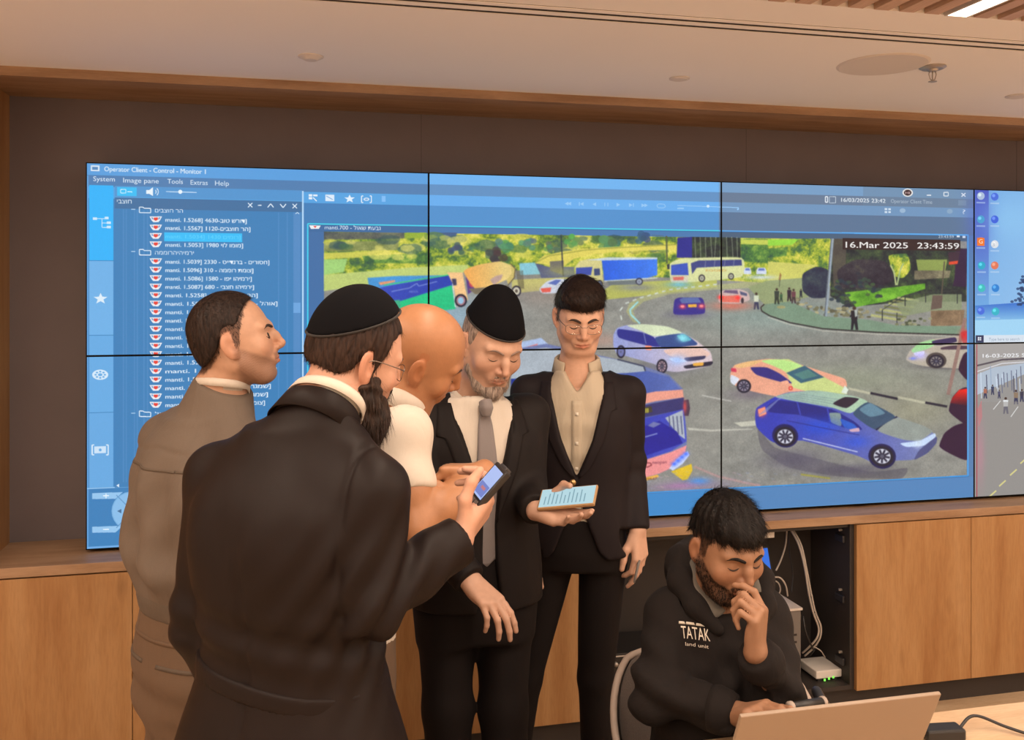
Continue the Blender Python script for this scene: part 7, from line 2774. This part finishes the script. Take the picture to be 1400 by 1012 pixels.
# ================================================================== seated man in the black hooded sweatshirt
def man_seated():
    c = P(988, 402, 2.26)
    p = Person(c, 'young man in black hooded sweatshirt sitting at the laptop with one hand at his mouth')
    Rt = frame(Dv(0.12, -0.99))
    T0 = np.array((c[0], c[1], 0.0))
    l = lambda x, y, z: T0 + Rt @ np.array((x, y, z))
    O = P(993, 750, 2.18)
    R = head_frame(0.34, -0.94, 17, 0)
    sc = 0.98
    neck = P(984, 812, 2.24)
    sR, eR, wR = P(918, 842, 2.26), P(896, 948, 2.12), P(1006, 976, 2.03)
    sL, eL, wL = P(1040, 842, 2.27), P(1066, 944, 2.10), P(1033, 892, 2.02)
    add_head(p, O, R, sc, neck, dict(stubble=0.92, stubble_col=(0.16, 0.13, 0.13), lips=(0.80, 0.50, 0.48), scalp=lambda x, y, z: 0.85 * hair_line_mask(LINE_E)(x, y, z), scalp_col=(0.12, 0.10, 0.10)), neck_r=(0.054, 0.058), jaw=1.05, nose=1.1, brow_r=1.3, brow='hair_black', lash=1.5)

    def fringe(b, LL):
        b.add(ell(LL(0.006, 0.046, 0.082), np.array((0.052, 0.042, 0.024)), R), 0.03)
    hr = add_hair(p, O, R, sc, [(-0.2, 0.01), (-0.09, 0.01), (-0.05, 0.035), (0.0, 0.046), (0.03, 0.048), (0.045, 0.050), (0.06, 0.052), (0.2, 0.054)], 'hair_black', thick=0.004, top=0.014, bump=0.004, seed=27, extra=fringe, ns=6500, slen=0.026, comb=crown_comb(fwd=1.0, sidew=-0.45, down=0.6), lift=0.3)
    add_buzz(p, O, R, sc, LINE_E, 'hair_black', 8000, 0.006, parent=hr, seed=28)
    # short full beard along the jaw
    strands(p, 'head', O, R, sc, 6000, lambda x, y, z: np.stack((x * 0.5, 0.25 + 0 * x, -1 + 0 * x), 1), 'hair_black', length=0.0075, lift=0.35, seed=5, sink=0.001, width=0.0013, name='beard', region=beard_mask)
    # sweatshirt
    j = Body()
    j.add(stack(T0, Rt, [(0.47, 0, 0.02, 0.185, 0.140), (0.56, 0, 0.03, 0.195, 0.150), (0.70, 0, 0.025, 0.180, 0.138), (0.85, 0, 0.01, 0.158, 0.128), (0.94, 0, 0.0, 0.150, 0.116), (1.0, 0, 0.0, 0.115, 0.092), (1.04, 0, 0.01, 0.080, 0.075)]), 0.02)
    for S_, E_, W_ in ((sR, eR, wR), (sL, eL, wL)):
        shoulder_line(j, neck - np.array((0, 0, 0.06)), S_, 0.060, 0.060)
        j.chain([S_, E_, W_], [0.062, 0.054, 0.043], 0.03)
    upn = nrm(O - R[:, 1] * 0.04 - neck)
    neck_cut(j, neck, upn, -0.015)
    cuff_cut(j, eR, wR, -0.005)
    cuff_cut(j, eL, wL, -0.005)

    def jf(V):
        d = np.zeros(len(V))
        for E_ in (eR, eL):
            de = np.linalg.norm(V - E_, axis=1)
            d += 0.009 * np.sin(((V - E_) @ nrm(np.array((0.6, 0.1, 0.8)))) * 90) * np.exp(-(de / 0.13) ** 2)
        Lc = (V - T0) @ Rt
        d += 0.008 * np.sin(Lc[:, 2] * 60 + 8 * np.sin(Lc[:, 0] * 9)) * np.exp(-((Lc[:, 2] - 0.78) / 0.09) ** 2) * (Lc[:, 1] > 0)
        return d
    p.garment('sweatshirt', j, 0.0065, 'hoodie_black', amp=0.009, freq=12, seed=71, dispf=jf)
    for E_, W_ in ((eR, wR), (eL, wL)):
        d = nrm(W_ - E_)
        V, Fc = tube_geo([W_ - d * 0.055, W_ - d * 0.04, W_ - d * 0.012, W_ - d * 0.002], [0.050, 0.052, 0.046, 0.040], 18)
        p.geo('cuff', V, Fc, 'hoodie_black')
    # hood lying round the neck
    hd = Body()
    pts = [l(0.050, 0.110, 0.950), l(0.088, 0.065, 0.990), l(0.102, -0.005, 1.030), l(0.080, -0.070, 1.060), l(0.0, -0.105, 1.060), l(-0.080, -0.070, 1.055), l(-0.098, -0.005, 1.025), l(-0.082, 0.065, 0.985), l(-0.045, 0.110, 0.950)]
    hd.chain(pts, [0.016, 0.023, 0.030, 0.036, 0.040, 0.036, 0.030, 0.023, 0.016], 0.03)
    hd.add(ell(l(0, -0.125, 1.02), (0.11, 0.05, 0.09), Rt), 0.04)
    ho = p.garment('hood', hd, 0.006, 'hoodie_black', amp=0.006, freq=18, seed=73)
    p.tube('hood_lining', [l(0.040, 0.090, 0.975), l(0.070, 0.050, 1.008), l(0.078, -0.010, 1.046), l(0.058, -0.060, 1.072), l(0, -0.085, 1.072), l(-0.058, -0.060, 1.068), l(-0.075, -0.010, 1.042), l(-0.066, 0.050, 1.004)], 0.020, 'hood_lining', ho, n=8)
    # chest print: block letters with a line below
    cx, cz = 0.100, 0.925
    f_ = frame(Rt[:, 1])
    logo_word(p, 'sweatshirt', T0, Rt, 'TATAK', cx, cz, 0.060, 0.026)
    logo_word(p, 'sweatshirt', T0, Rt, 'land unit', cx - 0.001, cz - 0.016, 0.048, 0.008)
    for i, (dx, w_) in enumerate(((0.026, 0.012), (0.008, 0.016), (-0.014, 0.018))):
        p.patch('chest_print', 'sweatshirt', T0, Rt, [(cz + 0.034, cx + dx + w_ * 0.5, cx + dx - w_ * 0.5), (cz + 0.029, cx + dx + w_ * 0.6, cx + dx - w_ * 0.6)], 'print_white', lift=0.0015, thick=0.001, nx=3)
    # hands
    a = Body()
    a.chain([eR, wR], [0.033, 0.027], 0.02)
    hand(a, wR, nrm(P(1050, 968, 1.93) - wR), Dv(-0.05, -0.25, 0.95), True, curls=((18, 25, 15), (22, 28, 15), (26, 32, 16), (30, 36, 18)), thumb=((0.60, 0.78, -0.2), (0.30, 0.92, -0.2), (0.1, 0.98, -0.1)), sc=0.98)
    a.chain([eL, wL], [0.033, 0.027], 0.02)
    hand(a, wL, Dv(0.06, -0.05, 1.0), Dv(0.80, -0.58, 0.05), False, curls=((34, 42, 22), (58, 80, 45), (64, 84, 50), (70, 84, 50)), thumb=((0.55, 0.70, -0.55), (0.15, 0.85, -0.60), (0.0, 0.85, -0.60)), sc=0.98)
    V, Fq = a.mesh(0.003)
    V = relax(V, Fq, 1, 0.4)
    p.add_skin(V, Fq, (1, 1, 1))
    # legs under the desk
    t = Body()
    hL, hR = l(-0.09, 0.03, 0.545), l(0.09, 0.03, 0.545)
    kL, kR = l(-0.13, 0.45, 0.55), l(0.13, 0.45, 0.55)
    aL, aR = l(-0.13, 0.42, 0.09), l(0.13, 0.42, 0.09)
    t.add(rc(hL, hR, 0.10, 0.10), 0.03)
    t.chain([hL, kL, aL], [0.088, 0.066, 0.055], 0.03)
    t.chain([hR, kR, aR], [0.088, 0.066, 0.055], 0.03)
    p.garment('trousers', t, 0.01, 'trousers_black', amp=0.005, freq=14, seed=77)
    add_shoes(p, [aL, aR], Rt[:, 1])
    add_core(p, [(l(0, 0.02, 0.56), 0.09), (l(0, 0.02, 0.75), 0.09), (l(0, 0.0, 0.92), 0.085), (neck, 0.045)],
             [([hL, kL, aL], [0.06, 0.045, 0.04]), ([hR, kR, aR], [0.06, 0.045, 0.04])], [([sL, eL], [0.040, 0.034]), ([sR, eR], [0.040, 0.034])])
    p.finish('skin_brown')


man_young()
man_seated()
# ------------------------------------------------------------------ desk, laptop, chair
plain('laptop_lid', (0.285, 0.210, 0.152), 0.42, vary=0.04, scale=30, bump=0.02)
plain('laptop_emblem', (0.60, 0.47, 0.35), 0.3, vary=0.03, scale=60)
cloth('chair_mesh', (0.20, 0.165, 0.15), 0.85, sheen=0.05, weave=260, bump=0.5, fold=0.0, vary=0.25)
plain('chair_trim', (0.42, 0.34, 0.29), 0.6, vary=0.08, scale=90)
emit('phone_screen_blue', tuple(lin((178, 214, 224))), 1.0)
emit('phone_screen_text', tuple(lin((120, 160, 176))), 1.0)
emit('small_screen_a', tuple(lin((112, 130, 200))), 1.0)
emit('small_screen_b', tuple(lin((170, 190, 240))), 1.0)
emit('small_screen_c', tuple(lin((190, 120, 130))), 1.0)
emit('tablet_blue', tuple(lin((40, 110, 220))), 1.0)
emit('tablet_light', tuple(lin((120, 190, 245))), 1.0)
plain('case_tan', (0.40, 0.24, 0.11), 0.5, vary=0.08, scale=60)

DESK_Z = 0.74
DE = 1.897
dk = empty('desk', (1.5, 1.5, 0.0), 'light wooden desk carrying the laptop at the bottom of the picture', 'desk')
box('desk_top', (0.45, 1.10, DESK_Z - 0.028), (2.55, DE, DESK_Z), 'desk_wood', dk, bevel=0.002)
for x in (0.50, 2.44):
    for y in (1.14, DE - 0.10):
        box('leg', (x, y, 0.0), (x + 0.055, y + 0.055, DESK_Z - 0.0285), 'dark_metal', dk, bevel=0.002)
box('apron', (0.56, 1.20, DESK_Z - 0.10), (2.43, 1.22, DESK_Z - 0.0285), 'desk_wood', dk)

# laptop: lid leans towards the camera, keyboard faces the seated man
LX0, LX1 = 0.748, 1.148
lp = empty('laptop', ((LX0 + LX1) / 2, 1.70, DESK_Z), 'open champagne-coloured laptop on the desk, seen from behind its lid', 'laptop')
box('keyboard_base', (LX0, 1.572, DESK_Z + 0.001), (LX1, 1.842, DESK_Z + 0.019), 'laptop_lid', lp, bevel=0.004)
box('keyboard', (LX0 + 0.03, 1.60, DESK_Z + 0.0185), (LX1 - 0.03, 1.72, DESK_Z + 0.0200), 'black_plastic', lp)
box('touchpad', (LX0 + 0.14, 1.74, DESK_Z + 0.0185), (LX1 - 0.14, 1.83, DESK_Z + 0.0195), 'grey_plastic', lp)
o = np.array(lp.location)
lean = math.radians(25)
ax_u = np.array((1, 0, 0.0))
ax_v = np.array((0, -math.sin(lean), math.cos(lean)))
ax_n = np.cross(ax_u, ax_v)
H0 = np.array((LX0, 1.574, DESK_Z + 0.018))


def slab(name, org, u, v, n, a0, a1, b0, b1, t0, t1, mat, parent, bevel=0.0, o=None):
    bm = bmesh.new()
    M = Matrix(((u[0], v[0], n[0], 0), (u[1], v[1], n[1], 0), (u[2], v[2], n[2], 0), (0, 0, 0, 1)))
    add_box(bm, (a0, b0, t0), (a1, b1, t1), bevel)
    bmesh.ops.transform(bm, matrix=M, verts=bm.verts)
    off = Vector(np.asarray(org) - o)
    for v_ in bm.verts:
        v_.co += off
    return bm_obj(name, bm, mat, parent)


lid = slab('lid', H0, ax_u, ax_v, ax_n, 0, LX1 - LX0, 0, 0.272, -0.004, 0.004, 'laptop_lid', lp, 0.002, o)
slab('screen', H0, ax_u, ax_v, ax_n, 0.008, LX1 - LX0 - 0.008, 0.02, 0.264, -0.0052, -0.0042, 'black_plastic', lp, 0, o)
slab('lid_emblem', H0, ax_u, ax_v, ax_n, 0.192, 0.208, 0.135, 0.147, 0.0041, 0.0046, 'laptop_emblem', lid, 0, o)
tube('hinge', [(LX0 + 0.05, 1.574, DESK_Z + 0.017), (LX1 - 0.05, 1.574, DESK_Z + 0.017)], 0.006, 'dark_metal', lp, n=10)


def desk_pt(px, py, up=0.0):
    Z = (CAM_H - DESK_Z - up) * FPX / (py - HORIZON)
    return P(px, py, Z)


# power adapter and its leads
q = desk_pt(1288, 1009)
ad = empty('power_adapter', q, 'black power adapter with its leads lying on the desk beside the laptop', 'adapter')
slab('adapter_block', q, nrm((0.97, -0.12, 0)), nrm((0.12, 0.97, 0)), np.array((0, 0, 1.0)), -0.045, 0.045, -0.022, 0.022, 0.0, 0.026, 'black_plastic', ad, 0.005, q)
tube('lead', [q + (0.04, 0, 0.012), q + (0.10, 0.02, 0.03), q + (0.16, -0.01, 0.012), q + (0.22, -0.10, 0.004), q + (0.24, -0.25, 0.004)], 0.0035, 'cable_black', ad)
tube('lead', [q + (-0.044, 0, 0.012), q + (-0.075, -0.005, 0.008), q + (-0.12, -0.03, 0.005), q + (-0.17, -0.10, 0.005)], 0.0035, 'cable_black', ad)
tube('lead', [q + (-0.02, 0.03, 0.006), q + (-0.045, 0.055, 0.030), q + (-0.075, 0.05, 0.012), q + (-0.10, 0.03, 0.006)], 0.0035, 'cable_black', ad)

# office chair of the seated man
cc = P(990, 402, 2.27)
ch = empty('office_chair', (cc[0], cc[1], 0), 'grey mesh-back office chair the hooded man sits on', 'chair')
Rc = frame(Dv(0.12, -0.99))
C0 = np.array((cc[0], cc[1], 0.0))
cl = lambda x, y, z: C0 + Rc @ np.array((x, y, z))
nphi, nz = 36, 14
V, Fc = [], []
edge = []
for side_, thick in ((0, 0.0), (1, 0.014)):
    for j in range(nz + 1):
        for i in range(nphi + 1):
            ph = math.radians(-100 + 200 * i / nphi)
            zt = 0.77 - 0.20 * max(0.0, (abs(ph) - 0.75) / 1.0) ** 1.2
            z = 0.50 + (zt - 0.50) * j / nz
            rr = 0.215 + 0.045 * (z - 0.50) / 0.37 + thick
            V.append(cl(1.08 * rr * math.sin(ph), -0.02 - 0.92 * rr * math.cos(ph), z) - C0)
            if side_ == 1 and j == nz:
                edge.append(np.array(V[-1]) + C0)
n1 = (nz + 1) * (nphi + 1)
for s_ in (0, 1):
    for j in range(nz):
        for i in range(nphi):
            a = s_ * n1 + j * (nphi + 1) + i
            f = (a, a + 1, a + nphi + 2, a + nphi + 1)
            Fc.append(f if s_ else f[::-1])
mesh_obj('backrest', V, Fc, 'chair_mesh', ch, smooth=True)
lowL = [cl(1.08 * 0.232 * math.sin(math.radians(-100)), -0.02 - 0.92 * 0.232 * math.cos(math.radians(-100)), 0.50)]
lowR = [cl(1.08 * 0.232 * math.sin(math.radians(100)), -0.02 - 0.92 * 0.232 * math.cos(math.radians(100)), 0.50)]
tube('back_frame', lowL + edge + lowR, 0.0095, 'chair_trim', ch, n=8, smoothn=0)
b_ = Body()
b_.add(ell(cl(0, 0.02, 0.385), (0.24, 0.24, 0.05), Rc), 0.02)
V, Fq = b_.mesh(0.012)
mesh_obj('seat', V - C0, [tuple(f) for f in Fq], 'chair_mesh', ch, smooth=True)
tube('gas_lift', [cl(0, 0, 0.10), cl(0, 0, 0.35)], 0.028, 'dark_metal', ch, n=14)
for k in range(5):
    a = k * 2 * math.pi / 5 + 0.3
    tube('base_leg', [cl(0, 0, 0.12), cl(0.16 * math.cos(a), 0.16 * math.sin(a), 0.10), cl(0.29 * math.cos(a), 0.29 * math.sin(a), 0.075)], [0.026, 0.02, 0.014], 'black_plastic', ch)
    bm = bmesh.new()
    bmesh.ops.create_uvsphere(bm, u_segments=12, v_segments=8, radius=0.03)
    w = bm_obj('caster', bm, 'black_plastic', ch, smooth=True)
    w.location = Vector(cl(0.29 * math.cos(a), 0.29 * math.sin(a), 0.031) - C0)
# arm support with a dark pad
ap0, ap1 = P(1081, 967, 2.00), P(1125, 960, 2.04)
ar = tube('armrest', [ap0, ap1], 0.0105, 'black_plastic', ch, n=12)
for q_ in (ap0, ap1):
    d = nrm(ap1 - ap0)
    tube('armrest_cap', [q_ - d * 0.004, q_ + d * 0.004], 0.0125, 'chair_trim', ch, n=12)
tube('armrest_post', [ap1 - (0, 0, 0.006), ap1 + np.array((0.05, 0.10, -0.03)), cl(-0.30, 0.05, 0.60), cl(-0.28, 0.02, 0.41), cl(-0.18, 0.02, 0.375)], 0.012, 'black_plastic', ch, n=10)

# ------------------------------------------------------------------ phones and what else is held
# small keypad phone
n = nrm(-PHONE['z'] + PHONE['y'] * np.dot(PHONE['z'], PHONE['y']))
n = nrm(Dv(-0.62, -0.50, 0.60))
u = Dv(0.62, 0.05, 0.74)
u = nrm(u - n * np.dot(u, n))
w = np.cross(n, u)
pc_ = PHONE['w'] + PHONE['y'] * 0.075 + n * 0.026 + u * 0.030
ph = empty('mobile_phone', pc_, 'small dark keypad phone with lit bluish screen held by the long-coated man', 'phone')
slab('case', pc_, u, w, n, -0.056, 0.056, -0.024, 0.024, -0.007, 0.007, 'black_plastic', ph, 0.003, pc_)
slab('display', pc_, u, w, n, -0.016, 0.048, -0.019, 0.019, 0.0071, 0.0076, 'small_screen_b', ph, 0, pc_)
slab('display_line', pc_, u, w, n, -0.012, 0.012, -0.017, 0.017, 0.0077, 0.0080, 'small_screen_a', ph, 0, pc_)
slab('display_line', pc_, u, w, n, 0.0, 0.006, -0.010, 0.006, 0.0081, 0.0083, 'small_screen_c', ph, 0, pc_)
for i in range(3):
    for j in range(3):
        slab('key', pc_, u, w, n, -0.050 + i * 0.011, -0.043 + i * 0.011, -0.018 + j * 0.013, -0.008 + j * 0.013, 0.0068, 0.0084, 'grey_plastic', ph, 0, pc_)
slab('camera_bump', pc_, u, w, n, 0.050, 0.060, -0.012, 0.012, -0.010, 0.004, 'dark_metal', ph, 0.001, pc_)
# large phone in a tan case
pd = PD
u, w, n = U2, W2, N2
ph2 = empty('smartphone', pd, 'large smartphone in a tan case with a bright text screen held by the older man', 'phone')
slab('case', pd, u, w, n, -0.079, 0.079, -0.038, 0.038, -0.007, 0.003, 'case_tan', ph2, 0.003, pd)
slab('display', pd, u, w, n, -0.075, 0.075, -0.034, 0.034, 0.0031, 0.0036, 'phone_screen_blue', ph2, 0, pd)
for i in range(11):
    a = -0.062 + i * 0.011
    L1 = 0.026 * (0.6 + 0.4 * ((i * 7) % 5) / 4)
    slab('text_line', pd, u, w, n, a, a + 0.003, -0.026, -0.026 + 2 * L1, 0.0037, 0.0039, 'phone_screen_text', ph2, 0, pd)
# pen hanging from the young man's fingers
pa, pb = P(874, 766, 2.885), P(867, 797, 2.86)
pen = tube('pen', [pa, (pa + pb) / 2, pb], [0.0045, 0.0042, 0.0030], 'grey_plastic', None, n=8, smoothn=2, loc=pa)
tag(pen, 'short grey pen held in the lowered hand of the young man', 'pen')

# ------------------------------------------------------------------ inside the open cabinet
def wall_pt(px, py, y):
    a = (px - 700.0) / FPX
    Z = y / (CY - a * SY)
    return P(px, py, Z)


def box_px(name, x0, y0, x1, y1, ynear, depth, mat, parent=None, bevel=0.002):
    """box whose front face fills the pixel rectangle at room depth ynear"""
    a, b = wall_pt(x0, y1, ynear), wall_pt(x1, y0, ynear)
    z0, z1 = min(a[2], b[2]), max(a[2], b[2])
    return box(name, (a[0], ynear, z0), (b[0], ynear + depth, z1), mat, parent, bevel)


CB = 0.123
# grey computer case
a, b = wall_pt(1040, 838, 3.42), wall_pt(1096, 838, 3.42)
pcb = empty('computer_case', ((a[0] + b[0]) / 2, 3.52, CB), 'dark grey computer case standing in the open cabinet', 'computer')
box('casing', (a[0] - 0.02, 3.425, CB), (b[0], 3.63, a[2]), 'grey_plastic', pcb, bevel=0.003)
box('top_edge', (a[0] - 0.02, 3.418, a[2] - 0.004), (b[0] + 0.004, 3.64, a[2] + 0.006), 'aluminium', pcb, bevel=0.001)
for k in range(6):
    box('vent_slot', (a[0] + 0.02, 3.423, CB + 0.05 + 0.03 * k), (b[0] - 0.02, 3.426, CB + 0.058 + 0.03 * k), 'slot_dark', pcb)
# lit tablet leaning on the computer case
tz = a[2] + 0.006
ta = wall_pt(1061, 805, 3.585)
tb = empty('tablet', (ta[0] - 0.11, 3.58, tz), 'small lit tablet with a blue picture standing in the cabinet behind the seated man', 'tablet')
o = np.array(tb.location)
tu, tv = nrm((1, 0.04, 0)), nrm((-0.10, 0.16, 1.0))
tn = np.cross(tu, tv)
org = np.array((ta[0] - 0.235, 3.585, tz + 0.003))
slab('body', org, tu, tv, tn, 0, 0.245, 0, 0.205, -0.008, 0.0, 'black_plastic', tb, 0.002, o)
slab('display', org, tu, tv, tn, 0.010, 0.235, 0.012, 0.195, 0.0002, 0.0008, 'tablet_blue', tb, 0, o)
slab('display_picture', org, tu, tv, tn, 0.010, 0.235, 0.012, 0.070, 0.0009, 0.0012, 'tablet_light', tb, 0, o)
for k in range(5):
    slab('display_figure', org, tu, tv, tn, 0.195 + 0.008 * k, 0.200 + 0.008 * k, 0.05 + 0.006 * (k % 3), 0.085 + 0.008 * (k % 2), 0.0013, 0.0016, 'tablet_light', tb, 0, o)
# white network box with green lights
a, b = wall_pt(1116, 929, 3.42), wall_pt(1151, 929, 3.42)
rt = empty('network_box', ((a[0] + b[0]) / 2, 3.47, CB), 'white network box with small green lights on the cabinet floor', 'router')
box('casing', (a[0], 3.42, CB + 0.012), (b[0], 3.56, CB + 0.045), 'white_plastic', rt, bevel=0.004)
for k in range(2):
    box('foot', (a[0] + 0.01 + 0.07 * k, 3.425, CB), (a[0] + 0.03 + 0.07 * k, 3.55, CB + 0.0125), 'black_plastic', rt)
for k in range(3):
    box('indicator_light', (a[0] + 0.035 + 0.02 * k, 3.4185, CB + 0.002 + 0.004 * k), (a[0] + 0.043 + 0.02 * k, 3.421, CB + 0.011 + 0.004 * k), 'led_green', rt)
# socket block under the ledge
sk = box_px('power_socket', 1043, 721, 1059, 734, 3.42, 0.04, 'white_plastic')
sk.location.z = SHELF - 0.036 - 0.018 - (sk.dimensions.z if sk.dimensions.z else 0.04)
tag(sk, 'white power socket block fixed under the ledge inside the cabinet', 'socket')
# audio rack pieces near the young man
a, b = wall_pt(822, 938, 3.42), wall_pt(905, 938, 3.42)
for k, (za, zb, lab) in enumerate(((CB, CB + 0.105, 'low dark rack unit at the bottom of the open cabinet'), (CB + 0.106, CB + 0.195, 'upper dark rack unit with a bright strip in the open cabinet'))):
    ru = empty('rack_unit', ((a[0] + b[0]) / 2, 3.52, za), lab, 'rack unit')
    box('casing', (a[0] + 0.03, 3.425, za), (b[0] + 0.1, 3.64, zb), 'grey_plastic' if k == 0 else 'black_plastic', ru, bevel=0.002)
    box('front_strip', (a[0] + 0.03, 3.421, zb - 0.012), (b[0] + 0.1, 3.4252, zb - 0.008), 'aluminium', ru)
    for m_ in range(3):
        tube('knob', [(a[0] + 0.06 + 0.05 * m_, 3.425, za + 0.05), (a[0] + 0.06 + 0.05 * m_, 3.412, za + 0.05)], 0.009, 'chrome', ru, n=12, smoothn=0)


def cable(pts, y, r, mat, label):
    pp = [wall_pt(px, py, y + dy) for px, py, dy in pts]
    c = tube('cable', pp, r, mat, None, n=7, loc=pp[0])
    tag(c, label, 'cable', 'cables in the open cabinet')


cable([(1080, 722, 0.05), (1092, 745, 0.02), (1100, 775, 0.0), (1106, 812, 0.0), (1112, 838, 0), (1119, 858, 0), (1117, 872, 0), (1107, 884, 0.02), (1097, 893, 0.05)], 3.44, 0.0042, 'cable_grey', 'thick pale cable bent to the left at its lower end in the cabinet')
cable([(1083, 722, 0.05), (1095, 745, 0.02), (1102, 775, 0.0), (1109, 812, 0.0), (1115, 838, 0), (1122, 856, 0), (1121, 872, 0), (1112, 886, 0.02), (1100, 897, 0.05)], 3.445, 0.0042, 'cable_grey', 'outer pale cable of the tied pair in the cabinet')
cable([(1084, 724, 0.06), (1098, 752, 0.03), (1103, 790, 0.01), (1108, 820, 0.01), (1120, 850, 0.01), (1118, 880, 0.02), (1108, 896, 0.05)], 3.46, 0.003, 'cable_black', 'thin black cable behind the tied pale cables')
cable([(1076, 722, 0.08), (1074, 745, 0.08), (1068, 765, 0.06), (1061, 780, 0.03)], 3.45, 0.0035, 'cable_grey', 'short grey cable falling beside the tablet')
cable([(1078, 726, 0.10), (1080, 760, 0.12), (1084, 785, 0.13), (1082, 810, 0.10)], 3.46, 0.0028, 'cable_black', 'thin black cable hanging free behind the tablet')
cable([(1053, 790, 0.02), (1066, 790, 0.0), (1074, 800, 0.0), (1077, 815, 0.02)], 3.44, 0.0035, 'cable_grey', 'pale cable looped over the computer case')
cable([(1056, 793, 0.02), (1064, 797, 0.01), (1067, 806, 0.02), (1064, 815, 0.03)], 3.45, 0.003, 'cable_grey', 'small pale cable loop beside the tablet corner')
cable([(1098, 842, 0.02), (1101, 862, 0.0), (1108, 880, 0.0), (1113, 890, 0.02)], 3.43, 0.0035, 'cable_black', 'black cable running down the side of the computer case')
cable([(1112, 884, 0.02), (1122, 890, 0.0), (1128, 899, 0.03)], 3.43, 0.0025, 'cable_grey', 'thin pale cable plugged into the white network box')
for px, py in ((1109, 817), (1114, 838)):
    q = wall_pt(px, py, 3.436)
    t_ = tube('cable_tie', [q + (-0.012, 0.004, 0.001), q + (0.012, 0.010, -0.001)], 0.0035, 'cable_black', None, n=6, smoothn=0, loc=q)
    tag(t_, 'black tie round the pale cables, upper one' if py == 817 else 'black tie round the pale cables, lower one', 'cable tie', 'cable ties')
